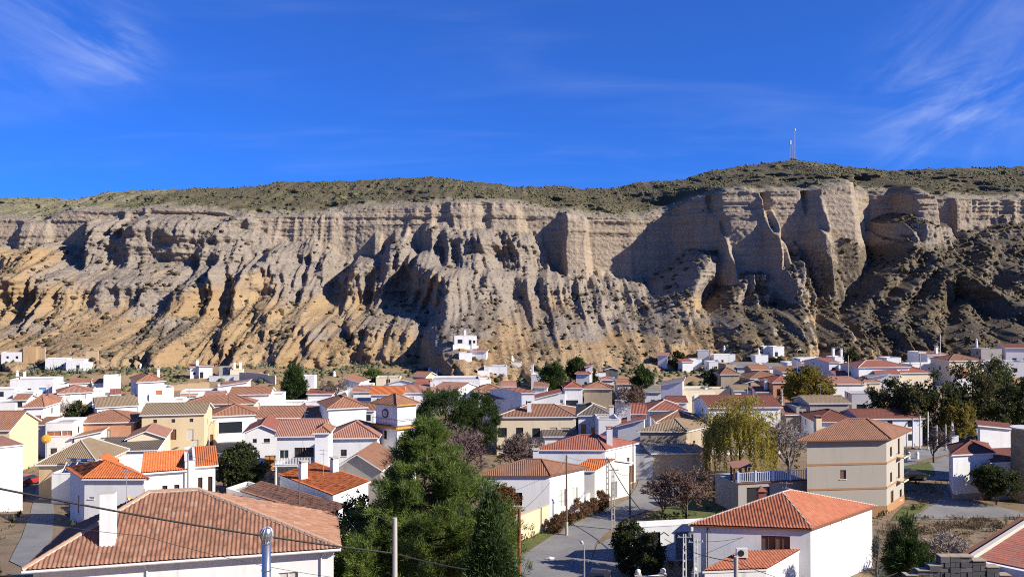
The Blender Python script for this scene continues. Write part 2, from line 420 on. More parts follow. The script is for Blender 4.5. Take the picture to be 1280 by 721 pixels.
    tn = 7*fbm(X/18.0, Z/6.0, 3, 141)+1.8*vnoise(X/4.0, Z/1.8, 143)+0.7*vnoise(X/1.6, Z/0.9, 147)
    Yg = y_edge[None]+(Ytop_end-y_edge[None])*(k**1.15)+tn*np.minimum(1, k*6)*(1-k**6)
    # ledges near the rim
    led = sstep(0.1, 0.5, vnoise(X/26.0, Z/2.2, 151))
    Yg = Yg-led*1.6*np.minimum(1, k*5)*(1-k**4)
    is_top = Z >= W
    Y = np.where(is_top, Yg, Y)
    Y = Y+0.22*vnoise(X/0.9, Z/0.8, 153)
    # ---- plateau behind the skyline
    ext_y = np.array([8, 30, 80, 200, 600.0]); ext_z = np.array([-0.3, -0.8, -1.5, -2, -3.0])
    y_end = Y[-1]
    Xe = np.repeat(xs[None], 5, 0); Ye = y_end[None]+ext_y[:, None]; Ze = zs_top[None]+ext_z[:, None]
    Xa = np.vstack([X, Xe]); Ya = np.vstack([Y, Ye]); Za = np.vstack([Z, Ze])
    n, m = Xa.shape
    i = (np.arange(n-1)[:, None]*m+np.arange(m-1)[None]).ravel()
    me = np_mesh('cliff', np.stack([Xa, Ya, Za], -1).reshape(-1, 3), np.stack([i, i+1, i+m+1, i+m], 1))
    # zones for the material
    dYdZ = np.gradient(Y, axis=0)/np.gradient(Z, axis=0); dYdX = np.gradient(Y, axis=1)/(xs[1]-xs[0])
    nz = dYdZ/np.sqrt(1+dYdZ**2+dYdX**2)
    nzs = nz.copy()
    for _ in range(3):
        nzs[1:-1] = (nzs[:-2]+nzs[1:-1]*2+nzs[2:])/4; nzs[:, 1:-1] = (nzs[:, :-2]+nzs[:, 1:-1]*2+nzs[:, 2:])/4
    pxs = 640+X/Y*F; pys = HOR-(Z-CZ)/Y*F
    # scrub cover: on the top slope, and on gentle faces; more on the right, where it also paints shade
    veg = np.where(is_top, 0.25+0.75*sstep(0.02, 0.25, k), sstep(0.35, 0.75, nzs)*(0.22+0.55*sstep(20, 120, X)+0.15*sstep(40, 20, Z)))
    veg = np.clip(veg+0.35*fbm(X/9.0, Z/7.0, 4, 161), 0, 1)*np.where(is_top, 1, 1-0.6*on_wall)
    veg = veg*np.where(is_top, 0.40+0.35*sstep(-210, -120, X), 1)
    veg = np.maximum(veg, np.where(is_top, 0, 0.95*sstep(95, 125, X)*sstep(52, 44, Z)*(0.75+0.25*fbm(X/8.0, Z/8.0, 3, 165))))  # near-full dark cover: scrub, plus the right slopes' shade put into the colour
    # ochre earth: low down, and on the left hill
    och = sstep(46, 22, Z+9*fbm(X/20.0, Z/14.0, 3, 171))*(0.60+0.75*fbm(X/16.0, Z/12.0, 3, 173))*(0.7+0.5*sstep(40, -120, X))
    och = np.maximum(och, sstep(-160, -190, X)*sstep(50, 42, Z)); och = np.maximum(och, sstep(16, 10, Z+3*fbm(X/9.0, Z*0, 2, 175)))*(1-0.75*on_wall)
    pad = lambda A: np.vstack([A, np.repeat(A[-1:], 5, 0)])
    vattr(me, 'veg', pad(veg)); vattr(me, 'ochre', pad(och)); vattr(me, 'wall', pad(on_wall*(1-is_top)))
    vattr(me, 'top', pad(np.where(is_top, np.minimum(1, k*5), 0)))
    t = NT('cliff_rock'); p = t.pos()
    strat = t.noise(t.mapping(p, (0.012, 0.012, 0.55)), 1.0, 6, 0.65)
    strat2 = t.noise(t.mapping(p, (0.03, 0.03, 2.2)), 1.0, 4, 0.6)
    streak = t.noise(t.mapping(p, (0.35, 0.35, 0.02)), 1.0, 5, 0.65)
    blot = t.noise(p, 0.06, 5, 0.6); grit = t.noise(p, 0.9, 6, 0.7); fine = t.noise(p, 4.0, 3, 0.7)
    wallc = t.mix(t.rmp(blot, 0.35, 0.65), (0.345, 0.275, 0.20), (0.385, 0.30, 0.21))
    wallc = t.mix(t.math('MULTIPLY', t.rmp(strat, 0.42, 0.66), 0.7), wallc, (0.45, 0.37, 0.275))
    strat3 = t.noise(t.mapping(p, (0.02, 0.02, 4.5)), 1.0, 3, 0.6)
    wallc = t.mix(t.math('MULTIPLY', t.rmp(strat2, 0.52, 0.70), 0.5), wallc, (0.235, 0.175, 0.125))
    wallc = t.mix(t.math('MULTIPLY', t.rmp(strat3, 0.56, 0.68), 0.4), wallc, (0.20, 0.15, 0.11))
    wallc = t.mix(t.math('MULTIPLY', t.rmp(streak, 0.5, 0.72), 0.5), wallc, (0.22, 0.165, 0.125))
    rock = t.mix(t.rmp(grit, 0.35, 0.7), (0.225, 0.185, 0.145), (0.35, 0.295, 0.235))
    rock = t.mix(t.math('MULTIPLY', t.rmp(strat, 0.5, 0.7), 0.5), rock, (0.40, 0.32, 0.23))
    oc = t.mix(t.rmp(blot, 0.35, 0.65), (0.35, 0.235, 0.12), (0.41, 0.295, 0.165))
    oc = t.mix(t.math('MULTIPLY', t.rmp(strat2, 0.45, 0.7), 0.4), oc, (0.30, 0.15, 0.07))
    c = t.mix(t.attr('wall'), rock, wallc)
    c = t.mix(t.rmp(t.math('ADD', t.attr('ochre'), t.math('MULTIPLY', t.math('SUBTRACT', grit, 0.5), 0.7)), 0.3, 0.75), c, oc)
    topc = t.mix(t.rmp(grit, 0.42, 0.64), (0.165, 0.155, 0.075), (0.36, 0.30, 0.205))
    c = t.mix(t.attr('top'), c, topc)
    vegc = t.mix(t.rmp(fine, 0.35, 0.65), (0.05, 0.04, 0.024), (0.125, 0.098, 0.058))
    vg = t.math('ADD', t.attr('veg'), t.math('MULTIPLY', t.math('SUBTRACT', grit, 0.5), 1.6))
    c = t.mix(t.math('MULTIPLY', t.rmp(vg, 0.42, 0.72), 0.85), c, vegc)
    t.col(c)
    hgt = t.math('ADD', grit, t.math('MULTIPLY', fine, 0.4)); t.bump(hgt, 1.0, 0.9)
    o = finish('cliff', me, t.m, None, False); o['kind'] = 'structure'
    CL.update(X=X, Y=Y, Z=Z, veg=veg, top=is_top, nz=nzs, k=k, wall=on_wall)
build_cliff()
# ------------------------------------------------------------------ mesh builder
class MB:
    def __init__(s): s.v = []; s.f = []; s.uv = []; s.mi = []
    def quad(s, pts, uv=None, mi=0):
        i = len(s.v); s.v += [Vector(p) for p in pts]; s.f.append(tuple(range(i, i+len(pts)))); s.uv.append(uv); s.mi.append(mi)
    def box(s, c, sx, sy, sz, rz=0.0, mi=0, taper=1.0):
        """box standing on c (centre of its base)"""
        cz = math.cos(rz); sn = math.sin(rz); P = []
        for z, k in ((0, 1.0), (sz, taper)):
            for ux, uy in ((-1,-1),(1,-1),(1,1),(-1,1)):
                x = ux*sx/2*k; y = uy*sy/2*k; P.append(Vector((c[0]+x*cz-y*sn, c[1]+x*sn+y*cz, c[2]+z)))
        i = len(s.v); s.v += P
        for f in ((3,2,1,0),(4,5,6,7),(0,1,5,4),(1,2,6,5),(2,3,7,6),(3,0,4,7)):
            s.f.append(tuple(i+k for k in f)); s.uv.append(None); s.mi.append(mi)
    def tube(s, pts, r, n=6, cap=True, mi=0):
        """tube along points; r a number or a list"""
        pts = [Vector(p) for p in pts]; m = len(pts)
        rs = r if isinstance(r, (list, tuple)) else [r]*m
        rings = []
        up = None
        for k in range(m):
            d = (pts[min(k+1, m-1)]-pts[max(k-1, 0)])
            if d.length < 1e-9: d = Vector((0,0,1))
            d.normalize()
            if up is None: up = Vector((0,0,1)) if abs(d.z) < 0.9 else Vector((1,0,0))
            a = d.cross(up)
            if a.length < 1e-6: up = Vector((1,0,0)) if abs(d.x) < 0.9 else Vector((0,1,0)); a = d.cross(up)
            a.normalize(); b = a.cross(d).normalized(); up = b
            i = len(s.v); rings.append(i)
            for j in range(n):
                t = 2*math.pi*j/n; s.v.append(pts[k]+a*(math.cos(t)*rs[k])+b*(math.sin(t)*rs[k]))
        for k in range(m-1):
            for j in range(n):
                a0 = rings[k]+j; a1 = rings[k]+(j+1) % n; b0 = rings[k+1]+j; b1 = rings[k+1]+(j+1) % n
                s.f.append((a0, a1, b1, b0)); s.uv.append(None); s.mi.append(mi)
        if cap:
            for k, rv in ((0, True), (m-1, False)):
                q = [rings[k]+j for j in range(n)]
                s.f.append(tuple(q[::-1] if rv else q)); s.uv.append(None); s.mi.append(mi)
    def lathe(s, c, prof, n=10, mi=0):
        """profile of (radius, height) turned about the vertical through c"""
        rings = []
        for (r, h) in prof:
            i = len(s.v); rings.append(i)
            for j in range(n):
                t = 2*math.pi*j/n; s.v.append(Vector((c[0]+r*math.cos(t), c[1]+r*math.sin(t), c[2]+h)))
        for k in range(len(prof)-1):
            for j in range(n):
                s.f.append((rings[k]+j, rings[k]+(j+1) % n, rings[k+1]+(j+1) % n, rings[k+1]+j)); s.uv.append(None); s.mi.append(mi)
        s.f.append(tuple(rings[0]+j for j in range(n))[::-1]); s.uv.append(None); s.mi.append(mi)
        s.f.append(tuple(rings[-1]+j for j in range(n))); s.uv.append(None); s.mi.append(mi)
    def build(s, name, mat, parent=None, smooth=False, loc=None):
        me = bpy.data.meshes.new(name)
        me.from_pydata([tuple(v) for v in s.v], [], s.f)
        if any(u is not None for u in s.uv):
            L = me.uv_layers.new(name='UVMap'); k = 0; data = np.zeros(len(me.loops)*2, dtype=np.float32)
            for f, u in zip(s.f, s.uv):
                for j in range(len(f)):
                    if u is not None: data[2*k], data[2*k+1] = u[j]
                    k += 1
            L.data.foreach_set('uv', data)
        if any(s.mi): me.polygons.foreach_set('material_index', np.array(s.mi, dtype=np.int32))
        o = finish(name, me, mat, parent, smooth)
        if loc is not None: o.location = loc
        return o

# ------------------------------------------------------------------ building materials
def plaster(name, col, dirt=0.25, rough=0.9, dcol=None):
    t = NT(name); p = t.pos()
    n1 = t.noise(p, 0.35, 4, 0.6); st = t.noise(t.mapping(p, (1.3, 1.3, 0.16)), 1.0, 5, 0.65); n3 = t.noise(p, 9.0, 4, 0.7)
    dc = dcol or tuple(c*0.62 for c in col)
    c = t.mix(t.math('MULTIPLY', t.rmp(st, 0.5, 0.78), dirt*1.6), col, dc)
    c = t.mix(t.math('MULTIPLY', t.rmp(n1, 0.4, 0.7), dirt), c, tuple(x*0.84 for x in col))
    t.col(c); t.bump(n3, 0.25, 0.012); t.b.inputs['Roughness'].default_value = rough
    return t.m
plaster('white', (0.72, 0.71, 0.69), 0.42); plaster('white2', (0.68, 0.665, 0.635), 0.28); plaster('cream', (0.66, 0.56, 0.40), 0.2)
plaster('ochre', (0.60, 0.48, 0.30), 0.25); plaster('beige', (0.37, 0.335, 0.275), 0.2); plaster('beige2', (0.64, 0.53, 0.36), 0.1)
plaster('stone', (0.36, 0.29, 0.21), 0.6); plaster('cement', (0.34, 0.315, 0.28), 0.5); plaster('adobe', (0.42, 0.28, 0.15), 0.5)
plaster('sand', (0.55, 0.40, 0.24), 0.5); plaster('blueish', (0.60, 0.64, 0.70), 0.2); plaster('trim', (0.36, 0.19, 0.09), 0.2)
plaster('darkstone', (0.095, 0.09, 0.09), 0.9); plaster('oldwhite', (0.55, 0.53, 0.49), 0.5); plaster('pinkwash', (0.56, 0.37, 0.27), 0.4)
def brickwork():
    t = NT('brick'); p = t.pos()
    mp = t.mapping(p, (1, 1, 1), (math.pi/2, 0, 0))
    b = t.N.new('ShaderNodeTexBrick'); t.L.new(mp, b.inputs['Vector'])
    b.inputs['Color1'].default_value = (0.42, 0.17, 0.085, 1); b.inputs['Color2'].default_value = (0.50, 0.23, 0.12, 1); b.inputs['Mortar'].default_value = (0.42, 0.33, 0.25, 1)
    b.inputs['Scale'].default_value = 4.0; b.inputs['Mortar Size'].default_value = 0.015
    n = t.noise(p, 0.8, 5, 0.6)
    t.col(t.mix(t.math('MULTIPLY', t.rmp(n, 0.4, 0.7), 0.5), b.outputs['Color'], (0.50, 0.30, 0.18))); return t.m
brickwork()
def roofmat(name, c1, c2, moss=0.2, pitch=0.24, depth=0.05):
    """clay tiles: rounded columns running down the slope and lapped rows, from the roof's own u (along the eave) and v (up the slope) in metres"""
    t = NT(name); uv = t.tc('UV'); p = t.pos()
    sx = t.sep(uv)
    u = t.math('MULTIPLY', sx[0], 1.0/pitch); v = t.math('MULTIPLY', sx[1], 1.0/0.38)
    su = t.math('SINE', t.math('MULTIPLY', u, 2*math.pi)); fv = t.math('FRACT', v)
    cell = t.N.new('ShaderNodeTexWhiteNoise'); cell.noise_dimensions = '2D'
    cb = t.N.new('ShaderNodeCombineXYZ'); t.put(cb.inputs[0], t.math('FLOOR', u)); t.put(cb.inputs[1], t.math('FLOOR', v)); t.L.new(cb.outputs[0], cell.inputs['Vector'])
    n1 = t.noise(p, 0.5, 5, 0.65); n2 = t.noise(p, 3.0, 5, 0.7)
    c = t.mix(cell.outputs['Value'], c1, c2)
    c = t.mix(t.math('MULTIPLY', t.rmp(n1, 0.45, 0.7), 0.5), c, tuple(x*0.72 for x in c1))
    c = t.mix(t.math('MULTIPLY', t.rmp(n2, 0.52, 0.75), moss), c, (0.21, 0.17, 0.115))
    t.col(c)
    h = t.math('ADD', t.math('MULTIPLY', su, 0.5), t.math('MULTIPLY', fv, -0.45)); t.bump(h, 1.0, depth)
    t.b.inputs['Roughness'].default_value = 0.85
    return t.m
RC = {'terra': ((0.355,0.175,0.10),(0.275,0.13,0.078),0.35), 'orange': ((0.56,0.165,0.05),(0.47,0.13,0.04),0.05), 'red': ((0.325,0.118,0.078),(0.265,0.096,0.066),0.18),
      'pink': ((0.385,0.19,0.13),(0.32,0.155,0.108),0.25), 'brown': ((0.27,0.135,0.08),(0.215,0.105,0.065),0.25), 'dark': ((0.115,0.095,0.08),(0.15,0.115,0.09),0.5),
      'tan': ((0.28,0.205,0.125),(0.235,0.17,0.105),0.6), 'maroon': ((0.20,0.075,0.05),(0.165,0.062,0.042),0.15), 'grey': ((0.25,0.23,0.205),(0.21,0.20,0.18),0.3)}
for k, (a, b, m) in RC.items(): roofmat('roof_'+k, a, b, m)
def simple(name, col, rough=0.6, metal=0.0, spec=0.3, noise_amt=0.15, scale=2.0):
    t = NT(name); p = t.pos(); n = t.noise(p, scale, 4, 0.6)
    t.col(t.mix(t.math('MULTIPLY', n, noise_amt*2), col, tuple(c*0.6 for c in col)))
    t.b.inputs['Roughness'].default_value = rough; t.b.inputs['Metallic'].default_value = metal; t.b.inputs['Specular IOR Level'].default_value = spec
    return t.m
simple('glass', (0.025, 0.03, 0.038), 0.12, 0, 0.6, 0.3); simple('frame_white', (0.62, 0.60, 0.57), 0.5); simple('frame_brown', (0.13, 0.065, 0.035), 0.6)
simple('door_brown', (0.16, 0.075, 0.038), 0.6, scale=6); simple('door_orange', (0.50, 0.22, 0.06), 0.6); simple('door_green', (0.07, 0.26, 0.11), 0.55); simple('door_blue', (0.16, 0.36, 0.60), 0.6)
simple('shutter', (0.56, 0.52, 0.46), 0.6); simple('shutter_brown', (0.145, 0.085, 0.06), 0.6); simple('door_grey', (0.24, 0.25, 0.25), 0.45, 0.3); simple('brickfill', (0.40, 0.14, 0.07), 0.9)
simple('steel', (0.55, 0.56, 0.58), 0.28, 0.9, 0.5, 0.2); simple('galv', (0.42, 0.43, 0.44), 0.5, 0.5); simple('iron', (0.035, 0.035, 0.038), 0.6); simple('white_metal', (0.66, 0.66, 0.65), 0.45)
simple('wood_pole', (0.155, 0.10, 0.065), 0.9, scale=5); simple('concrete_pole', (0.43, 0.40, 0.35), 0.9, scale=6); simple('rust', (0.20, 0.075, 0.035), 0.9); simple('wire', (0.018, 0.018, 0.02), 0.7)
simple('dish_white', (0.72, 0.72, 0.70), 0.5); simple('dish_orange', (0.70, 0.33, 0.04), 0.5); simple('panel_blue', (0.018, 0.035, 0.10), 0.12, 0, 0.7); simple('hub_shade_dark', (0.02, 0.02, 0.022), 0.6)
simple('cap_cement', (0.52, 0.47, 0.40), 0.9, 0, 0.1, 0.3, 3.0); simple('fascia_white', (0.72, 0.71, 0.69), 0.7); simple('fascia_brown', (0.17, 0.075, 0.04), 0.8); simple('fascia_ochre', (0.55, 0.30, 0.05), 0.8)

# ------------------------------------------------------------------ buildings
PANE = {'w': ('glass','frame_white'), 'b': ('shutter_brown','frame_brown'), 'n': ('glass','frame_brown'), 'l': ('shutter','frame_white'), 'd': ('door_brown','frame_brown'), 'o': ('door_orange','frame_brown'),
        'g': ('door_green','frame_brown'), 'B': ('door_blue','frame_white'), 's': ('door_grey','frame_white'), 'k': ('hub_shade_dark','frame_brown'), 'r': ('brickfill','frame_white')}  # the dark kind paints in the shade inside porches, carports and cave mouths
def wall_face(mb, p0, p1, z0, z1, holes, reveal=0.16):
    """one upright wall from p0 to p1 (outside on the right) with real openings"""
    p0 = Vector((p0[0], p0[1], 0)); p1 = Vector((p1[0], p1[1], 0)); d = p1-p0; Lw = d.length; d.normalize(); n = Vector((d.y, -d.x, 0))
    P = lambda u, z, o=0.0: p0+d*u-n*o+Vector((0, 0, z))
    hs = [(max(0.05, a), min(Lw-0.05, b), max(z0+0.02, c), min(z1-0.08, e)) for (a, b, c, e) in holes]
    hs = [h for h in hs if h[1]-h[0] > 0.1 and h[3]-h[2] > 0.1]
    us = sorted(set([0, Lw]+[h[0] for h in hs]+[h[1] for h in hs])); zs = sorted(set([z0, z1]+[h[2] for h in hs]+[h[3] for h in hs]))
    for i in range(len(us)-1):
        run = None
        for j in range(len(zs)-1):
            um = (us[i]+us[i+1])/2; zm = (zs[j]+zs[j+1])/2
            hole = any(h[0] < um < h[1] and h[2] < zm < h[3] for h in hs)
            if not hole:
                if run is None: run = zs[j]
                if j == len(zs)-2: mb.quad([P(us[i], run), P(us[i+1], run), P(us[i+1], zs[j+1]), P(us[i], zs[j+1])])
            else:
                if run is not None: mb.quad([P(us[i], run), P(us[i+1], run), P(us[i+1], zs[j]), P(us[i], zs[j])]); run = None
    for (a, b, c, e) in hs:
        mb.quad([P(a, c), P(a, c, reveal), P(a, e, reveal), P(a, e)]); mb.quad([P(b, c, reveal), P(b, c), P(b, e), P(b, e, reveal)])
        mb.quad([P(a, c), P(b, c), P(b, c, reveal), P(a, c, reveal)]); mb.quad([P(a, e, reveal), P(b, e, reveal), P(b, e), P(a, e)])
    return P, hs
def add_window(root, P, h, kind, near, reveal=0.16, bars=True):
    a, b, c, e = h; pm, fm = PANE[kind]
    door = (e-c) > 1.75
    nm = 'door' if door else 'window'
    pane = MB(); q = lambda mb, u0, u1, z0, z1, o0, o1: mb_panel(mb, P, u0, u1, z0, z1, o0, o1)
    if not near:
        q(pane, a+0.01, b-0.01, c+0.01, e-0.01, reveal-0.06, reveal+0.02); w = pane.build(nm, MATS[pm], root); return w
    fr = MB(); t = 0.06
    q(fr, a+.004, a+t, c+.004, e-.004, reveal-0.10, reveal); q(fr, b-t, b-.004, c+.004, e-.004, reveal-0.10, reveal); q(fr, a+t, b-t, e-t, e-.004, reveal-0.10, reveal); q(fr, a+t, b-t, c+.004, c+t, reveal-0.10, reveal)
    if (b-a) > 0.8: q(fr, (a+b)/2-0.03, (a+b)/2+0.03, c+t, e-t, reveal-0.09, reveal)
    w = fr.build(nm, MATS[fm], root)
    q(pane, a+t, b-t, c+t, e-t, reveal-0.04, reveal+0.01)
    pane.build('door_leaf_or_shade' if door else 'pane', MATS[pm], w)
    if not door:
        sl = MB(); q(sl, a-0.08, b+0.08, c-0.07, c-0.004, -0.07, 0.02); sl.build('sill', MATS['fascia_white'], w)
    return w
def mb_panel(mb, P, u0, u1, z0, z1, o0, o1):
    A = [P(u0, z0, o0), P(u1, z0, o0), P(u1, z1, o0), P(u0, z1, o0)]; B = [P(u0, z0, o1), P(u1, z0, o1), P(u1, z1, o1), P(u0, z1, o1)]
    i = len(mb.v); mb.v += A+B
    for f in ((0,1,2,3),(7,6,5,4),(1,0,4,5),(2,1,5,6),(3,2,6,7),(0,3,7,4)):
        mb.f.append(tuple(i+k for k in f)); mb.uv.append(None); mb.mi.append(0)

def roof_planes(kind, C, ze, rise, r0=None, r1=None):
    """C: the four eave corners (front-left, front-right, back-right, back-left); returns polygons (eave edge first) in 3-D"""
    Z = lambda p, z: Vector((p[0], p[1], z))
    c = [Z(p, ze) for p in C]
    mid = lambda a, b: (a+b)/2
    if kind in ('hip', 'pyr', 'gable_x', 'gable_y'):
        W = (c[1]-c[0]).length; D = (c[3]-c[0]).length
        alongx = kind == 'gable_x' or (kind in ('hip',) and W >= D)
        if kind == 'pyr':
            ap = (c[0]+c[1]+c[2]+c[3])/4+Vector((0,0,rise)); return [[c[0],c[1],ap],[c[1],c[2],ap],[c[2],c[3],ap],[c[3],c[0],ap]]
        if alongx:
            A = mid(c[0], c[3])+Vector((0,0,rise)); B = mid(c[1], c[2])+Vector((0,0,rise))
            if kind == 'hip':
                i0 = (D/2 if r0 is None else r0); i1 = (D/2 if r1 is None else r1); dv = (B-A).normalized(); A2 = A+dv*i0; B2 = B-dv*i1
                return [[c[0],c[1],B2,A2],[c[1],c[2],B2],[c[2],c[3],A2,B2],[c[3],c[0],A2]]
            return [[c[0],c[1],B,A],[c[2],c[3],A,B]]
        A = mid(c[0], c[1])+Vector((0,0,rise)); B = mid(c[3], c[2])+Vector((0,0,rise))
        if kind == 'hip':
            i0 = (W/2 if r0 is None else r0); i1 = (W/2 if r1 is None else r1); dv = (B-A).normalized(); A2 = A+dv*i0; B2 = B-dv*i1
            return [[c[0],c[1],A2],[c[1],c[2],B2,A2],[c[2],c[3],B2],[c[3],c[0],A2,B2]]
        return [[c[1],c[2],B,A],[c[3],c[0],A,B]]
    up = Vector((0,0,rise))
    if kind == 'shed': return [[c[0],c[1],c[2]+up,c[3]+up]]
    if kind == 'shedr': return [[c[1],c[2],c[3]+up,c[0]+up]]       # falls to the right
    if kind == 'shedl': return [[c[3],c[0],c[1]+up,c[2]+up]]
def build_roof(root, polys, mat, fascia=None, t=0.16, name='roof', caps=True, capmat=None, cap_r=0.10, tiles=None):
    mb = MB(); edges = {}
    key = lambda p: (round(p.x, 3), round(p.y, 3), round(p.z, 3))
    for pl in polys:
        for i in range(len(pl)):
            e = frozenset((key(pl[i]), key(pl[(i+1) % len(pl)]))); edges.setdefault(e, []).append((pl[i], pl[(i+1) % len(pl)]))
    for pl in polys:
        u = (pl[1]-pl[0]).normalized(); nn = (pl[1]-pl[0]).cross(pl[-1]-pl[0]).normalized()
        if nn.z < 0: nn = -nn
        vdir = nn.cross(u)
        if vdir.z < 0: vdir = -vdir
        uv = [((p-pl[0]).dot(u), (p-pl[0]).dot(vdir)) for p in pl]
        mb.quad(pl, uv)
        mb.quad([p-Vector((0,0,t)) for p in pl][::-1], None, 1)
    for e, l in edges.items():
        if len(l) == 1:
            a, b = l[0]; dn = Vector((0,0,t)); mb.quad([a, a-dn, b-dn, b], None, 1)
    o = mb.build(name, [mat, fascia or mat], root)
    if caps:
        cb = MB(); k = 0
        for e, l in edges.items():
            if len(l) == 2:
                a, b = l[0]; off = Vector((0,0,0.02)); cb.tube([a+off, b+off], cap_r, 6); k += 1
        if k: cb.build('ridge_capping', capmat or mat, o)
    return o
def block(root, O, xl, xr, ye, h, a=0.0, dp=8.0, roof='hip', rise=1.8, wall='white', rc='terra', b=None, win=None, over=0.35, d=None, near=None, side=None, chim=None, fascia='fascia_white', r0=None, r1=None, capmat=None, parapet=0.35, zt=None, nowin=False, capr=0.10, extra=0.0, sun_end=None, lside=None):
    """one body of a house. xl, xr, ye: left end, right end and eave of its front as seen in the photograph; h: eave height (m); a: turn of the front; dp: depth (m)"""
    pc = (xl+xr)/2
    if d is None:
        d = hit(pc, ye, h)
        if d is None: d = 250.0
    if d > 100 and roof not in ('pyr', 'flat'): rise = rise*0.74
    A = R(a); dx, dz = px2dir(pc, ye); cx = dx*d; cy = d; ze = CZ+dz*d
    ca, sa = math.cos(A), math.sin(A)
    def sol(px): m = (px-640)/F; return (m*cy-cx)/(ca-m*sa)
    t0, t1 = sol(xl), sol(xr)
    P0 = Vector((cx+t0*ca, cy+t0*sa, 0)); P1 = Vector((cx+t1*ca, cy+t1*sa, 0))
    sb = R(b) if b is not None else -A
    sd = Vector((math.sin(sb), math.cos(sb), 0)); P2 = P1+sd*dp; P3 = P0+sd*dp
    zb = min(g(p.x, p.y) for p in (P0, P1, P2, P3))-0.25
    zg = g(cx, cy); zb = max(zb, zg-(0.6 if d > 236 else 1.9))
    if O is None:
        root.location = ((P0.x+P2.x)/2, (P0.y+P2.y)/2, zg); O = root.location.copy()
    o0 = Vector((O.x, O.y, O.z))
    loc = [p-Vector((o0.x, o0.y, 0)) for p in (P0, P1, P2, P3)]
    z0 = zb-o0.z; z1 = ze-o0.z; zf = zg-o0.z
    W = (P1-P0).length; near = (d < 135) if near is None else near
    rnd = random.Random(int(xl*31+ye*17+xr))
    storeys = max(1, int(round(h/3.0)))
    # windows: list of (face, centre 0..1, sill height above ground, width, height, kind)
    ws = []
    if win is None and not nowin:
        n = max(1, int(W/3.0)); kinds = rnd.choice(['w', 'w', 'n', 'l', 'b'])
        for s_ in range(storeys):
            base = h-(storeys-s_)*h/storeys
            for i in range(n):
                if rnd.random() < 0.16: continue
                u = (i+0.5)/n+rnd.uniform(-0.04, 0.04)
                if s_ == 0 and i == n//2: ws.append(('f', u, 0.05, 1.0, 2.05, rnd.choice(['d', 'd', 's', 'o'])))
                else: ws.append(('f', u, base+0.95, 0.95, 1.15, kinds))
    elif win: ws = list(win)
    if side is None and not nowin:
        for s_ in range(storeys):
            if dp > 4: ws.append(('r', 0.35+0.3*rnd.random(), h-(storeys-s_)*h/storeys+1.0, 0.8, 1.0, rnd.choice('wnb')))
            if dp > 4: ws.append(('l', 0.35+0.3*rnd.random(), h-(storeys-s_)*h/storeys+1.0, 0.8, 1.0, rnd.choice('wnb')))
    elif side: ws += side
    mb = MB(); made = []
    faces = {'f': (loc[0], loc[1]), 'r': (loc[1], loc[2]), 'k': (loc[2], loc[3]), 'l': (loc[3], loc[0])}
    ztops = {f: z1 for f in faces}
    up = rise
    for f, (p, q) in faces.items():
        Lw = (q-p).length; H = []; K = []
        for w in ws:
            if w[0] != f: continue
            u = w[1]*Lw; H.append((u-w[3]/2, u+w[3]/2, zf+w[2], zf+w[2]+w[4])); K.append(w[5])
        top = z1
        if roof == 'flat': top = z1
        elif roof == 'shed' and f == 'k': top = z1+rise
        elif roof == 'shedr' and f == 'l': top = z1+rise
        elif roof == 'shedl' and f == 'r': top = z1+rise
        keep = [(hh, kk) for hh, kk in zip(H, K) if hh[0] > 0.06 and hh[1] < Lw-0.06 and hh[3] < top-0.1]
        Pf, hs = wall_face(mb, p, q, z0, top, [k_[0] for k_ in keep])
        for hh, (_, kk) in zip(hs, keep): made.append((Pf, hh, kk))
        # gable triangles
        def tri(a_, b_, c_): mb.quad([a_, b_, c_])
        zz = Vector((0, 0, z1)); zu = Vector((0, 0, z1+rise))
        if roof == 'gable_x' and f in 'rl': tri(p+zz, q+zz, (p+q)/2+zu)
        if roof == 'gable_y' and f in 'fk': tri(p+zz, q+zz, (p+q)/2+zu)
        if roof == 'shed' and f == 'r': tri(p+zz, q+zz, q+zu)
        if roof == 'shed' and f == 'l': tri(p+zz, q+zz, p+zu)
        if roof in ('shedr', 'shedl'):
            hi = 0 if roof == 'shedr' else 1
            if f == 'f': tri(p+zz, q+zz, (p if hi == 0 else q)+zu)
            if f == 'k': tri(p+zz, q+zz, (q if hi == 0 else p)+zu)
    wo = mb.build('wall', MATS[wall], root)
    for (Pf, hh, kk) in made: add_window(root, Pf, hh, kk, near)
    fx = (loc[1]-loc[0]).normalized(); fy = sd
    if roof == 'flat':
        rb = MB(); zr = z1-parapet
        rb.quad([p+Vector((0,0,zr)) for p in loc])
        rb.build('roof', MATS['cement'], root)
        cp = MB()
        for k in range(4):
            p, q = loc[k], loc[(k+1) % 4]; dd = (q-p).normalized(); n = Vector((dd.y, -dd.x, 0))
            A4 = [p+n*0.04, q+n*0.04, q-n*0.22+0*dd, p-n*0.22]
            for zt_, flip in ((z1+0.06, False), (z1+0.003, True)):
                pts = [x+Vector((0,0,zt_)) for x in A4]; cp.quad(pts[::-1] if flip else pts)
            cp.quad([p+n*0.04+Vector((0,0,z1+0.003)), q+n*0.04+Vector((0,0,z1+0.003)), q+n*0.04+Vector((0,0,z1+0.06)), p+n*0.04+Vector((0,0,z1+0.06))])
            cp.quad([q-n*0.22+Vector((0,0,zr)), p-n*0.22+Vector((0,0,zr)), p-n*0.22+Vector((0,0,z1+0.06)), q-n*0.22+Vector((0,0,z1+0.06))])
        cp.build('parapet', MATS[wall], root)
        ro = None
    else:
        o = over; C = [loc[0]-fx*o-fy*o, loc[1]+fx*o-fy*o, loc[2]+fx*o+fy*o, loc[3]-fx*o+fy*o]
        drop = rise/max(1.0, (dp/2 if roof in ('hip','gable_x','pyr') else (W/2 if roof == 'gable_y' else (dp if roof == 'shed' else W))))*o
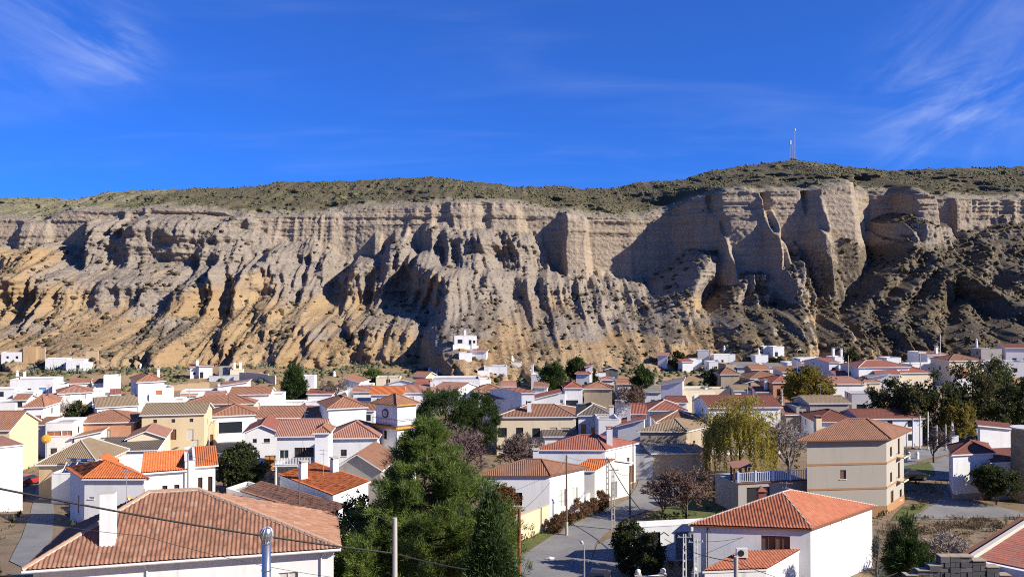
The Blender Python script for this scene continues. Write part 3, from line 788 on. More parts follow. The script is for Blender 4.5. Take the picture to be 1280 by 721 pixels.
        polys = roof_planes(roof, C, z1+0.10-drop*0.0, rise, r0, r1)
        ro = build_roof(root, polys, MATS['roof_'+rc], MATS[fascia], capmat=MATS[capmat] if capmat else None, cap_r=capr)
    for (u, v, hh, *rest) in (chim or []):
        p = loc[0].lerp(loc[1], u).lerp(loc[3].lerp(loc[2], u), v)
        w_ = rest[0] if rest else 0.6
        cm = MB(); cm.box((p.x, p.y, z1-0.1), w_, w_, hh+0.1, math.atan2(fx.y, fx.x)); c_ = cm.build('chimney', MATS['white' if wall not in ('beige',) else 'beige2'], root)
        k = MB(); ang = math.atan2(fx.y, fx.x)
        for ux in (-1, 1): k.box((p.x+ux*fx.x*w_*0.4, p.y+ux*fx.y*w_*0.4, z1+hh+0.004), 0.12*w_, w_*0.9, 0.22, ang)
        k.box((p.x, p.y, z1+hh+0.226), w_*1.25, w_*1.25, 0.08, ang); k.build('chimney_cap', MATS['roof_'+rc] if rest[1:] else MATS['cap_cement'], c_)
    return dict(O=o0, loc=loc, z0=z0, z1=z1, zf=zf, d=d, W=W, fx=fx, fy=fy, roof=ro, P=[P0, P1, P2, P3], ze=ze, wall=wo)
NH = []; FOOT = []
def house(label, *blocks, name='house', cat='house', group=None):
    """each block: (xl, xr, ye, h, a, dp, roof, rise, wall, rc, options)"""
    root = empty(name); tag(root, label, cat, group); O = None; out = []
    for bl in blocks:
        opt = {}
        if isinstance(bl[-1], dict): opt = bl[-1]; bl = bl[:-1]
        keys = ('xl','xr','ye','h','a','dp','roof','rise','wall','rc')
        kw = dict(zip(keys, bl)); kw.update(opt)
        r = block(root, O, **kw); O = r['O']; out.append(r)
    FOOT.extend(r_['P'] for r_ in out); NH.append((root, out)); return root, out
# ------------------------------------------------------------------ the village, from the cliff foot to the near slope
H = house
# --- cave houses and walls under the ochre slope beside the agave bank
H('low whitewashed cave house front beside a brown earth cutting', (2,28,440,2.6,8,4,'flat',0,'white','terra',{'win':[('f',.3,1.0,.7,.7,'n'),('f',.75,.9,.8,.8,'n')]}), name='cave_house')
H('square earth-brown outbuilding with dark doorway above the retaining wall', (29,46,434,4.2,14,4,'flat',0,'adobe','terra',{'win':[('f',.2,.1,1.6,2.6,'k')]}), name='outbuilding', cat='outbuilding')
H('long ragged whitewashed cave dwelling front above the stepped path', (57,84,448,3.2,10,4,'flat',0,'white','terra',{'win':[('f',.8,.8,.6,.8,'n')]}), (83,105,450,3.2,10,4,'flat',0,'white','terra',{'win':[('f',.7,.2,1.2,1.6,'k')]}), (100,112,454,2.2,14,4,'flat',0,'white','terra',{'nowin':True}), name='cave_house')
H('long white flat house with bright blue door under the agave bank', (13,67,474,4.2,10,7,'flat',0,'white','terra',{'win':[('f',.75,.05,1.6,2.1,'B'),('f',.45,1.0,.9,1.0,'n'),('f',.3,1.2,.5,.6,'n')],'chim':[(.18,.6,1.6,.5)]}))
H('white cottage with one dark square window and tan roof edge', (118,137,479,4.0,24,6,'gable_x',1.0,'white','terra',{'win':[('f',.4,1.6,1.1,1.1,'k')]}), (130,151,470,6,24,5,'flat',0,'white2','terra',{'nowin':True}))
H('white house with faded pink hip roof beside a bare pale tree', (74,116,491,4.6,30,8,'hip',1.7,'white','pink'))
H('plain white terrace house stepping down from the blue-door house', (-14,18,487,5,12,6,'flat',0,'white','terra'), (17,42,491,4.6,12,6,'flat',0,'white','terra'))
H('tiny white lean-to with fresh orange tiles behind a pink-roofed house', (55,71,498,3.2,28,5,'gable_x',1.0,'white','orange',{'nowin':True}))
H('white house with washed-out pink tiles behind the arcaded lookout', (46,74,503,4.8,26,8,'hip',1.5,'white','pink'))
H('white lookout pavilion with paired arched openings and pyramid roof', (33,55,509,7.6,14,6,'pyr',1.7,'white','terra',{'win':[('f',.3,4.6,1.0,1.7,'r'),('f',.68,4.6,1.0,1.7,'r')],'b':-8}), name='lookout_pavilion', cat='pavilion')
H('ochre-walled house with brown tiled roof beside the arcaded lookout', (-60,13,538,6.5,6,9,'gable_x',2.9,'ochre','terra',{'nowin':True}))
H('white house with thin brown lean-to roof under the arcaded lookout', (21,60,531,5.2,6,5,'shed',0.8,'white','brown',{'win':[('f',.2,.9,1.3,1.5,'r'),('f',.62,.6,.5,2.0,'d')]}))
H('white row house with brick-red upper panels beside the brick house', (58,92,528,6,8,6,'flat',0,'white','terra',{'win':[('f',.3,3.9,2.2,.8,'r'),('f',.78,3.9,1.6,.8,'r'),('f',.3,1.0,1.0,1.0,'n'),('f',.75,1.0,1.0,1.0,'n')]}))
H('white house with weathered grey-brown gable roof behind the brick house', (122,172,508,4.8,30,8,'gable_x',2.0,'white','tan',{'win':[('f',.2,1.8,.8,1.0,'n'),('f',.42,1.8,.7,.9,'w'),('f',.65,1.7,.9,1.1,'n'),('f',.9,1.8,.5,.8,'n')]}))
H('unplastered red brick house with wide orange-brown hip roof', (91,168,528,5.2,10,9,'hip',2.0,'brick','terra',{'win':[('f',.52,.8,.8,3.2,'n'),('f',.6,.8,.4,3.2,'l')]}), (94,127,546,3.6,14,4,'shedl',1.2,'white','terra',{'nowin':True}))
H('tall white three-storey house with violet side wall and hip roof', (173,206,477,9.0,32,10,'hip',1.7,'white','terra',{'win':[('f',.8,6.3,1.2,.9,'r'),('f',.3,3.2,1.3,.9,'l'),('f',.8,3.2,1.3,.9,'l')],'side':[('l',.3,6.4,.8,1.1,'n'),('l',.6,6.4,.8,1.1,'n'),('l',.3,3.4,.8,1.1,'n'),('l',.6,3.4,.8,1.1,'n')],'chim':[(.96,.6,2.0,.5)]}), (180,218,485,7.6,32,6,'flat',0,'white','terra',{'win':[('f',.25,3.6,1.6,.9,'l'),('f',.72,3.6,1.6,.9,'l'),('f',.25,.8,1.6,1.2,'l'),('f',.72,.8,1.6,1.2,'l')]}))
H('long pale ochre house with old grey-tan tile roof and three attic windows', (178,256,518,6.4,11,8,'gable_x',1.9,'ochre','tan',{'win':[('f',.21,5.1,.6,.6,'n'),('f',.5,5.1,.6,.6,'n'),('f',.79,5.1,.6,.6,'n'),('f',.23,2.2,1.0,1.6,'d'),('f',.5,2.2,1.0,1.8,'d'),('f',.77,2.0,1.1,1.9,'l'),('f',.85,.05,1.1,2.1,'l')]}), (257,269,527,4.2,11,5,'flat',0,'ochre','terra',{'win':[('f',.5,.05,1.2,2.0,'d')]}))
H('long low shed with dark rough tiles and two small white chimneys', (116,196,563,3.0,9,5,'shed',1.6,'white2','dark',{'nowin':True,'chim':[(.02,.2,1.4,.6),(.11,.2,1.4,.6)]}))
H('cream gable-fronted house with pinkish tiles behind the dark-tiled shed', (160,206,548,4.2,16,8,'gable_y',1.6,'cream','pink',{'nowin':True}))
H('cream house with long orange-brown roof facing the pale ochre house', (229,318,505,5.0,10,8,'hip',1.6,'cream','terra'))
H('long white parapet house with a strip of red tiles', (226,283,489,4.6,12,6,'flat',0,'white','terra',{'nowin':True,'chim':[(.8,.5,1.3,.5)]}), (228,246,494,4.0,12,3,'shed',.7,'white','orange',{'nowin':True}))
H('white house with slanting parapet and narrow pink roof strip', (275,309,482,5.2,10,6,'shedl',1.2,'white','pink',{'win':[('f',.9,2.4,.5,1.2,'k')]}))
H('white two-storey house with orange gable roof below the terraced bank', (288,337,493,6.2,8,7,'gable_x',1.5,'white','terra',{'win':[('f',.3,3.4,.9,1.1,'l'),('f',.5,3.4,.9,1.1,'l'),('f',.7,3.4,.9,1.1,'l')]}), (336,353,493,5.2,8,6,'flat',0,'white','terra',{'win':[('f',.35,1.2,.9,1.6,'r'),('f',.75,1.2,.9,1.4,'n')]}))
H('tiny white cave house with red lean roof and tall chimney on the bank', (238,250,459,3.0,20,4,'shed',1.0,'white','terra',{'win':[('f',.45,1.0,.7,.7,'n')],'chim':[(.75,.3,1.9,.7)]}), (249,266,458,3.2,20,4,'shedr',.2,'white','terra',{'win':[('f',.2,.05,.9,1.7,'k')]}), name='cave_house')
H('grey rendered cave house front with two white chimneys on the bank', (274,290,459,2.8,14,4,'flat',0,'cement','terra',{'nowin':True}), (288,304,462,2.6,14,4,'flat',0,'cream','terra',{'nowin':True,'chim':[(.3,.6,1.9,.6),(.75,.6,1.9,.6)]}), name='cave_house')
H('white house with glazed porch under wide brown hip roof beside street', (266,322,519,4.7,18,9,'hip',1.9,'white','terra',{'win':[('f',.4,1.6,4.0,2.0,'n'),('f',.88,1.8,.9,1.2,'l')]}))
H('small white gable-fronted house with red roof beside the dark round tree', (306,349,541,5.6,10,9,'gable_y',1.7,'white','red',{'win':[('f',.3,4.2,.6,.6,'n'),('f',.65,4.2,.9,.6,'n'),('f',.3,1.2,1.6,1.1,'l'),('f',.75,.05,1.6,2.2,'o')]}))
H('long white row with orange-brown roof and shuttered upper windows', (322,384,522,6.2,5,8,'gable_x',1.8,'white','terra',{'win':[('f',.1,3.5,.8,1.4,'l'),('f',.28,3.5,.6,1.4,'w'),('f',.6,3.3,1.3,1.3,'n'),('f',.9,3.2,1.1,1.5,'l')]}), (385,399,522,6.2,5,8,'gable_x',1.8,'white','terra',{'win':[('f',.6,3.4,1.0,1.3,'l')]}))
H('white two-storey house with russet hip roof and dark arcaded side wall', (411,458,510,8.4,22,9,'hip',1.9,'white','terra',{'win':[('f',.8,1.8,1.4,1.0,'n')],'side':[('l',.3,5.2,.7,1.3,'k'),('l',.5,5.2,.7,1.3,'k'),('l',.7,5.2,.7,1.3,'k')]}), (434,458,517,6.6,10,4,'flat',0,'blueish','terra',{'nowin':True}))
bal1 = H('white balconied house with salmon roof beside a small emblem turret', (347,404,545,6.6,5,8,'gable_x',2.2,'white','pink',{'win':[('f',.15,3.5,1.2,1.3,'w'),('f',.5,3.2,1.5,1.9,'n'),('f',.68,3.2,1.5,1.9,'n'),('f',.2,.8,1.4,1.5,'l'),('f',.6,.05,1.2,2.1,'d')]}))
H('white square turret with round emblem beside the balconied house', (394,411,541,8.6,5,4,'hip',.9,'white','terra',{'nowin':True}), name='emblem_turret', cat='turret')
H('white house with broad salmon hip roof beside the clock tower', (412,472,547,7.0,4,8,'hip',2.2,'white','pink',{'win':[('f',.3,4.6,.8,.9,'n'),('f',.8,.2,1.2,2.3,'k')]}))
H('bare cement gable house with brown tile edge under the clock tower', (419,476,587,5.2,-6,8,'gable_y',1.9,'cement','brown',{'nowin':True}))
H('long white house roofed half orange half pink behind the clock tower', (464,504,493,5.6,4,8,'gable_x',1.7,'white','orange'), (505,541,491,5.6,4,8,'gable_x',1.7,'white','pink',{'chim':[(.95,.4,2.2,.6)]}))
H('white gabled house with rust-pink roof beside the white warehouse', (539,570,488,5.2,-12,8,'gable_x',1.9,'white','pink',{'b':40}))
H('long blank white warehouse with flat parapet below the cave houses', (540,600,474,5.2,4,9,'flat',0,'white','terra',{'win':[('f',.75,.4,9,1.8,'k')]}), name='warehouse', cat='warehouse')
H('small white house with vivid red roof behind the small round pine', (455,474,471,4.0,6,6,'gable_x',1.4,'white','red'))
H('cream house with rust roof strip and white parapet under dark gullies', (470,500,472,4.8,4,6,'flat',0,'cream','terra'), (473,498,476,3.6,4,3,'shed',.8,'cream','red',{'nowin':True}))
H('white gabled hut with grey-tan roof between bare pole and pink roof', (486,520,479,3.6,2,6,'gable_y',1.2,'blueish','tan',{'nowin':True}))
H('russet-roofed barn front with dark opening below the dark gullies', (516,532,471,4.2,-20,6,'gable_x',1.4,'sand','terra',{'nowin':True}))
H('white house with mossy rust hip roof below the walled cave house', (594,630,489,5.2,4,7,'hip',1.6,'white','terra'))
H('blue-white two-storey house with long red roof and tall corner', (652,668,491,7.2,4,8,'gable_x',.9,'white','red',{'b':-52}),(640,652,492,5,4,6,'flat',0,'white','terra'))
H('white house with terracotta roof and three small windows above ochre villa', (602,655,499,5.6,-6,8,'gable_x',1.9,'white','terra',{'win':[('f',.55,2.6,.8,1.4,'n'),('f',.72,2.8,.7,1.2,'d'),('f',.9,2.9,.7,1.2,'d')]}))
H('white cave house with dark window and round chimney high on the mound', (568,596,420,2.7,10,4,'flat',0,'white','terra',{'win':[('f',.25,1.0,1.4,1.1,'n'),('f',.7,.05,.8,1.9,'n'),('f',.88,1.0,.7,.8,'n')],'chim':[(.5,.4,1.7,.7)]}), name='cave_house')
H('white cave house with narrow tile strip halfway up the mound', (574,590,441,1.8,10,3,'flat',0,'white','terra',{'nowin':True}), (588,608,439,2.2,-6,3,'shed',.5,'white','terra',{'win':[('f',.3,.8,.9,.7,'n')],'chim':[(.02,.2,1.6,.6)]}), name='cave_house')
H('broad white cave house behind a curved yard wall on the mound', (605,634,458,4.0,2,5,'flat',0,'white','terra',{'win':[('f',.48,1.0,.8,1.2,'n'),('f',.72,.05,.9,2.0,'n')]}), (597,612,463,3.4,10,4,'flat',0,'white','terra',{'nowin':True}), name='cave_house')
H('low open-sided white shed on the bare mound shoulder', (639,652,453,2.8,0,4,'flat',0,'white','terra',{'win':[('f',.12,.05,1.2,2.3,'k')]}), name='shed', cat='shed')
H('white cave cottage with stout chimney beside the dark twin pines', (664,690,468,3.8,-8,5,'flat',0,'white','terra',{'chim':[(.02,.3,2.4,.6)],'nowin':True}), name='cave_house')
H('white wall house with red lean roof sloping to ochre villa', (662,700,500,5.4,0,6,'shedl',2.2,'white','red',{'nowin':True}))
H('ochre villa with broad brown hip roof and white-framed windows', (621,719,521,6.2,3,9,'hip',2.1,'cream','brown',{'b':14,'win':[('f',.07,2.9,1.5,1.6,'n'),('f',.29,2.9,1.2,1.6,'w'),('f',.5,2.9,1.3,1.5,'w'),('f',.72,2.6,1.3,1.9,'l'),('f',.88,3.0,1.6,1.4,'l')],'chim':[(.38,.2,2.2,.7)],'capmat':'cap_cement'}))
H('low grey slate-coloured shed in front of the ochre villa', (681,720,545,3.4,2,5,'shed',1.7,'white','dark',{'nowin':True}))
H('white house with charcoal tile roof and orange shutters', (723,763,519,6.4,1,8,'hip',1.9,'white','dark',{'win':[('f',.16,3.0,.9,2.0,'o'),('f',.58,3.1,1.9,1.3,'o'),('f',.3,.05,1.4,2.0,'g')],'capmat':'cap_cement'}))
H('white house with jumbled red roofs and many little chimneys', (772,805,533,5.6,-10,7,'shedl',1.8,'white','red',{'chim':[(.05,.3,1.6,.5),(.4,.3,2.6,.5)],'nowin':True}), (748,774,524,6.6,0,6,'flat',0,'white','terra',{'nowin':True,'chim':[(.7,.4,1.6,.7)]}), (790,806,517,7,-6,6,'gable_x',1.6,'white','red',{'nowin':True}))
H('long white house with brick-red hip roof and three dark doorways', (672,756,562,5.4,-1,7,'hip',2.1,'white','red',{'b':44,'win':[('f',.2,1.4,1.1,2.2,'k'),('f',.45,1.4,1.1,2.2,'k'),('f',.73,1.4,1.1,2.2,'k')],'side':[('r',.3,2.4,1.0,1.2,'n'),('r',.75,2.8,.7,.9,'d'),('r',.85,.1,1.6,2.4,'d')],'chim':[(.9,.35,2.6,.8,1)]}))
H('white house with brown hip roof above the ochre garden wall', (600,687,594,5.6,0,6,'hip',1.4,'white','brown',{'b':46,'win':[('f',.55,2.2,.9,1.5,'n')],'side':[('r',.35,1.7,1.2,2.0,'l'),('r',.72,1.9,1.0,1.7,'l')],'chim':[(.38,.8,2.2,.7)],'fascia':'fascia_brown'}))
H('small roughcast house with orange tile roof facing the road', (707,743,588,4.0,0,6,'shedl',.01,'oldwhite','orange',{'b':46,'nowin':True}), (715,743,588,4.2,0,7,'gable_x',1.2,'oldwhite','orange',{'b':46,'win':[],'side':[('r',.55,.1,1.3,2.2,'s')]}))
H('stone-walled house with lichened tan roof and cream end wall', (800,857,539,5.8,-3,8,'hip',2.0,'stone','tan',{'b':42,'win':[('f',.5,2.6,.9,1.4,'n')],'side':[('r',.3,2.6,.7,1.6,'n')]}), (858,884,563,4.0,6,6,'flat',0,'sand','terra',{'nowin':True}))
H('low garage with grey sheet roof and green metal gate', (816,868,566,3.7,3,8,'shed',.6,'sand','grey',{'win':[('f',.83,.05,2.1,2.9,'g')]}), (788,816,568,3.5,-4,6,'flat',0,'oldwhite','terra',{'nowin':True}), name='garage', cat='garage')
H('white house with brick-red hip roof behind the lichened tan roof', (812,857,513,5.4,0,8,'hip',1.9,'white','red',{'capmat':'cap_cement'}))
H('white house with flat brown hip roof touching the lichened tan roof', (822,882,528,5.2,-2,8,'hip',2.0,'white','brown',{'capmat':'cap_cement','nowin':True}))
H('angular white barn with tall blank gable and stepped cream wing', (826,853,482,7.0,-14,8,'shedl',1.6,'white','grey',{'nowin':True}), (853,893,487,6.0,8,7,'flat',0,'cream','terra',{'win':[('f',.5,3.6,.7,.8,'n')]}), (868,896,494,4.8,8,5,'flat',0,'white','terra',{'nowin':True,'chim':[(.7,.5,1.4,.5)]}), name='barn', cat='barn')
H('long white two-storey house with dark tile roof behind the weeping willow', (886,975,509,7.8,3,9,'gable_x',1.9,'white','maroon',{'win':[('f',.1,4.4,1.1,1.4,'n'),('f',.3,4.4,1.1,1.4,'n'),('f',.5,4.4,1.1,1.4,'n'),('f',.7,4.4,1.1,1.4,'n'),('f',.88,5.6,4.6,1.5,'w'),('f',.9,1.8,2.0,2.6,'o')]}))
H('plain concrete block house with low tan gable roof', (1012,1061,504,6.6,2,8,'gable_x',1.2,'cement','tan',{'nowin':True}), (995,1012,508,6,2,6,'flat',0,'cement','red',{'win':[('f',.3,3.2,.5,2,'n'),('f',.6,3.2,.5,2,'n')]}))
H('white bungalow with spreading dark red hip roof behind beige block', (1018,1075,527,4.6,-4,9,'hip',2.0,'white','maroon'), (1075,1152,523,4.8,4,8,'gable_x',1.5,'white','maroon'))
H('cream hip-roofed house with two orange-framed upper windows', (1186,1229,451,7.4,6,8,'hip',1.9,'cream','brown',{'win':[('f',.48,4.8,.9,1.0,'o'),('f',.75,4.8,1.1,1.0,'o'),('f',.3,1.6,1.4,1.3,'l')],'side':[('l',.5,4.8,.8,1.0,'n')]}))
H('white villa with bright red hip roof and row of grey shutters', (1073,1136,459,6.6,6,9,'hip',1.9,'white','red',{'win':[('f',.25,3.6,1.8,1.3,'b'),('f',.5,3.4,1.0,1.5,'n'),('f',.75,3.6,1.8,1.3,'b'),('f',.2,.6,1.4,1.6,'o')],'capmat':'cap_cement'}))
H('sand-coloured house with dark red hip roof beside retaining wall', (1124,1165,466,5.4,6,8,'hip',1.9,'cream','red',{'win':[('f',.2,3.0,.9,.6,'l'),('f',.52,2.6,.7,.8,'n')]}), (1096,1124,468,5.4,-6,8,'gable_x',1.6,'white2','red',{'win':[('f',.55,2.4,3.0,1.5,'n')]}))
H('white cave house with orange lean roof and tall masts beside it', (1148,1162,440,4.4,10,5,'flat',0,'white','terra',{'nowin':True}), (1159,1186,444,4.2,10,5,'shed',1.0,'white','terra',{'win':[('f',.6,1.6,.9,1.2,'n')],'chim':[(.62,.4,2.2,.7)]}), name='cave_house')
H('flat-roofed white cottage tucked behind the cream hip-roofed house', (1140,1182,455,4.4,8,6,'flat',0,'white','terra'))
H('grey rendered box house with red mailbox door under dark slope', (1226,1252,436,5.2,4,5,'flat',0,'cement','terra',{'win':[('f',.6,.1,.9,1.8,'r')]}))
H('shaded white house with maroon roof at the dark slope foot', (1257,1310,435,4.4,-10,7,'shed',1.2,'white','maroon',{'win':[('f',.2,1.4,1.2,1.3,'n'),('f',.45,1.4,1.2,1.3,'l')]}))
H('white house with red tile strip and parapet beneath street lamp', (1000,1034,448,4.8,8,5,'flat',0,'white','terra',{'nowin':True}), (1002,1034,453,3.8,8,4,'shed',1.1,'white','red',{'nowin':True}))
H('narrow white house with red side roof and roof terrace', (1036,1048,453,6.6,4,7,'gable_x',1.2,'white','red',{'b':-40}), (1043,1060,446,4.2,8,5,'flat',0,'white','terra',{'nowin':True,'chim':[(.15,.4,2.4,.7),(.75,.4,2.2,.6)]}))
H('wide white storehouse with faded pink roof behind golden tree', (1034,1080,480,4.8,4,8,'shed',1.4,'white','pink',{'nowin':True}), name='storehouse', cat='storehouse')
H('flat white yard house with blue-shaded gateway behind concrete block house', (1064,1094,492,4.6,-8,6,'flat',0,'white','terra',{'win':[('f',.4,.1,2.0,2.2,'k')]}))
H('white gabled house with slanting grey slate eave above yard house', (1085,1110,472,5.2,-10,8,'shedl',1.4,'white','grey',{'win':[('f',.6,1.2,1.0,1.1,'n')]}))
H('rust hip-roofed house with blue shadowed porch among grey roofs', (938,982,473,5.6,6,9,'hip',2.0,'stone','brown',{'win':[('f',.6,2.6,1.8,1.2,'k')]}))
H('red-roofed brick house with white balcony beside golden tree', (966,1000,478,6.4,4,8,'hip',1.6,'brick','red',{'win':[('f',.2,3.4,.9,1.6,'w'),('f',.5,3.4,1.4,1.6,'n')]}))
H('earth-coloured house with little brown pyramid roof', (901,924,468,6.0,4,6,'pyr',1.4,'stone','brown',{'nowin':True}))
H('square stone hut with flat top above the little pyramid roof', (907,920,455,4.4,10,5,'flat',0,'stone','terra',{'nowin':True}), name='hut', cat='hut')
H('cement gable cottage wedged under the rust hip roof', (932,958,479,4.4,0,6,'gable_y',1.2,'stone','tan',{'nowin':True}))
H('white house with small red awning roof between bare trees', (946,964,490,4.2,2,5,'shed',1.0,'white','red',{'win':[('f',.5,.4,1.6,1.4,'n')],'chim':[(.8,.4,2.4,.6)]}))
H('low house with slumped grey sheet roof and white gable fin', (921,950,459,3.6,-4,7,'shed',1.2,'white2','grey',{'nowin':True}))
H('white cottage with dark brown lean roof near golden tree', (978,1004,465,3.8,6,6,'shed',1.3,'white','brown'))
H('white cave house front with red slip of roof below ochre bluff', (853,866,452,3.0,10,4,'shed',.8,'white','red',{'nowin':True}), (864,877,449,3.2,4,4,'flat',0,'white','terra',{'nowin':True}), name='cave_house')
H('broad white cave house front touching the slope shadow', (892,919,443,3.4,2,4,'flat',0,'white','terra',{'win':[('f',.1,.05,1.2,1.8,'l'),('f',.4,1.0,.7,.8,'n')]}), name='cave_house')
H('white box cave house with two small windows inside slope shadow', (944,960,444,4.2,6,4,'flat',0,'white','terra',{'win':[('f',.3,1.4,.8,.9,'n'),('f',.7,1.4,.7,.9,'n')]}), name='cave_house')
H('low rounded white cave house front with arched mouths', (954,966,433,2.8,4,4,'flat',0,'white','terra',{'nowin':True}), (966,980,433,2.6,10,4,'flat',0,'white','terra',{'win':[('f',.3,.05,1.0,1.4,'k')]}), name='cave_house')
H('ruined white cave house beside round olive bush', (872,886,438,3.0,-10,4,'flat',0,'white2','terra',{'win':[('f',.2,.05,1.4,2.0,'k')]}), name='cave_house')
H('tiny pink-roofed hut on the scrub below ochre bluff', (822,834,444,3.2,-14,4,'shed',.7,'white2','pink',{'nowin':True}), name='hut', cat='hut')
H('white cube house with maroon roof edge among the twin pines', (720,737,467,4.6,-10,6,'pyr',1.0,'white','red',{'win':[('f',.7,1.8,.7,.8,'n')]}))
H('small white tower house with red roof tip above twin pines', (732,740,459,6.0,-6,4,'shedl',.9,'white','red',{'nowin':True}))
H('red-roofed bungalow with white porch and yellow awning', (706,728,485,4.6,2,6,'hip',1.7,'white','red',{'win':[('f',.4,.3,2.8,1.6,'n')]}))
H('long russet bungalow half hidden by brown bare tree', (730,765,486,3.8,-4,7,'hip',1.8,'stone','terra',{'nowin':True}))
H('little white hut with peach roof and blue side', (752,767,475,3.0,0,4,'hip',.8,'white','pink',{'nowin':True}), name='hut', cat='hut')
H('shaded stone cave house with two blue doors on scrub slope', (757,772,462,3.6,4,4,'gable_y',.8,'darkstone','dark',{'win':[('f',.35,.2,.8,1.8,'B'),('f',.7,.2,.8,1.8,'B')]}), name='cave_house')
H('cream cave house with shadowed porch beside spreading scrub', (804,819,474,4.0,-6,5,'shed',.8,'cream','tan',{'win':[('f',.3,.05,2.0,1.9,'k')],'chim':[(.6,.4,2.4,.6)]}), name='cave_house')
H('white gable house between small round pine and bare tree', (430,449,478,4.4,-10,7,'shedr',1.6,'white','terra',{'nowin':True}))
H('white cottage with red tile strip in front of bare round tree', (385,416,492,3.6,4,5,'shed',.8,'white','red',{'nowin':True}))
H('white flat cave house behind the tall dark pine', (378,393,470,3.6,4,4,'flat',0,'white','terra',{'nowin':True}), name='cave_house')
H('grey-roofed white sheds stepping behind the russet arcaded house', (383,412,502,3.6,4,5,'flat',0,'white','terra',{'nowin':True}), (440,470,501,4,4,6,'flat',0,'white2','terra',{'nowin':True}), name='shed', cat='shed')
H('white terrace block with single dark window before the agave bank', (112,126,489,4.0,20,5,'flat',0,'white','terra',{'win':[('f',.5,1.6,.9,1.0,'n')]}))
H('low white yard house behind the weathered grey-brown gable roof', (122,150,497,3.6,24,5,'flat',0,'white','terra'))
H('white stepped house behind bare twigs beside the arcaded lookout', (-12,20,503,4.4,10,6,'flat',0,'white','terra'), (18,34,500,4.8,10,5,'gable_x',1.2,'white','terra'))
H('white cottage with brown tiles beside tall three-storey house', (214,229,500,4.4,14,6,'flat',0,'white','terra',{'win':[('f',.5,1.2,.9,1.2,'n')]}))
H('white stair-stepped house climbing toward the walled cave house', (596,614,474,3.4,6,5,'flat',0,'white','terra',{'win':[('f',.6,1.0,.7,.9,'n')]}), (584,598,478,3.2,6,5,'flat',0,'white','terra',{'nowin':True}))
H('small white house with tile edge behind the blue-white corner house', (668,684,484,4.2,-6,6,'gable_x',1.2,'white','terra'))
H('white garage house beside the parked white car', (690,706,492,3.4,-4,5,'flat',0,'white','terra',{'win':[('f',.5,.05,2.0,2.0,'s')]}))
H('white lean-to cottage under the umbrella-shaped bare tree', (418,432,487,3.4,4,5,'flat',0,'white','terra',{'win':[('f',.5,1.0,.8,1.0,'n')]}))
H('pink-roofed low house between bare tree and tower roof', (442,466,490,3.6,4,6,'gable_x',1.5,'white','pink',{'nowin':True}))
H('white porch house with small chimney below the twin dark pines', (744,757,466,3.2,0,4,'flat',0,'white','terra',{'win':[('f',.5,.4,1.4,1.2,'n')]}))
H('white wall house crouching under the reddish-brown tree', (770,792,503,3.4,-4,5,'flat',0,'white2','terra',{'nowin':True}))
H('white house with red tile band below roof terrace house', (1010,1034,464,4.2,6,6,'shed',1.4,'white','red',{'nowin':True}))
H('low white cottage in slope shadow beside street lamp', (984,1000,453,3.4,6,5,'flat',0,'white','terra',{'win':[('f',.5,1.0,.8,.9,'n')]}))
H('shaded blue-white cottage below maroon-roofed shaded house', (1238,1282,452,4.0,-8,6,'flat',0,'white','terra',{'win':[('f',.3,1.2,1.0,1.1,'n'),('f',.7,1.2,1.0,1.1,'n')]}))
H('white annex with long window behind sand-coloured house', (1108,1126,447,3.8,6,5,'flat',0,'white','terra',{'win':[('f',.5,1.2,1.6,.9,'n')]}))
H('russet-tiled farm shed beside the golden tree', (1062,1084,468,3.4,4,6,'shed',1.3,'stone','terra',{'nowin':True}), name='shed', cat='shed')
H('cream stepped house joining angular barn to bare trees', (893,912,486,4.0,4,5,'flat',0,'cream','terra',{'win':[('f',.5,1.2,.9,1.0,'n')]}))
H('white house with tan tiles beneath the little pyramid roof', (918,938,488,4.0,4,6,'gable_x',1.3,'white','tan'))
H('grey ruined walls with red tiles beside concrete block house', (982,1000,518,4.6,4,5,'shed',1.2,'stone','red',{'nowin':True}))
H('white flat house with two small windows beside the blue-door house', (66,84,480,4.0,14,6,'flat',0,'white','terra'))
H('white house with rust tile cap beneath the stepped path', (88,112,479,3.8,20,6,'gable_x',1.1,'white','terra'))
H('long white low row behind the tall three-storey house', (118,150,484,3.4,22,5,'flat',0,'white','terra'))
H('tiny white house with red lean roof beside the tall three-storey house', (140,150,493,3.6,26,5,'shed',1.0,'white','red'))
H('pale pink-roofed cottage before the long parapet house', (256,280,497,4.0,10,6,'gable_x',1.3,'white','pink'))
H('white cottage with dark door behind the glazed porch house', (312,330,503,4.0,8,6,'gable_x',1.2,'white','terra'))
H('white walled yard house under the tall dark pine', (352,380,503,3.0,6,5,'flat',0,'white','terra'))
H('narrow white house with brown roof beside the russet arcaded house', (452,468,513,5.6,4,6,'gable_x',1.2,'white','brown'))
H('white cube house with roof tank below the small round pine', (452,466,481,4.0,4,5,'flat',0,'white','terra'))
H('red-tiled white cottage behind the blank white warehouse', (520,540,481,4.0,2,6,'gable_x',1.4,'white','red'))
H('white terraced house with blue shade below the warehouse parapet', (570,592,484,4.6,-4,6,'flat',0,'white','terra'))
H('white cottage with salmon roof below the curved yard wall', (628,644,483,4.0,2,6,'gable_x',1.2,'white','pink'))
H('whitewashed block with small balcony behind the ochre villa', (655,672,505,4.6,0,6,'flat',0,'white','terra'))
H('salmon-roofed cottage beside the white porch house', (772,790,480,3.6,0,6,'gable_x',1.2,'white2','terra'))
H('white shed house with grey roof under the cream cave house', (806,826,490,3.8,-4,6,'shed',1.0,'white','grey'))
H('small white house with maroon tiles beside the angular barn', (836,858,503,4.0,-2,6,'gable_x',1.3,'white','maroon'))
H('white two-window cottage below broad white cave house front', (886,902,452,3.4,2,5,'flat',0,'white','terra'))
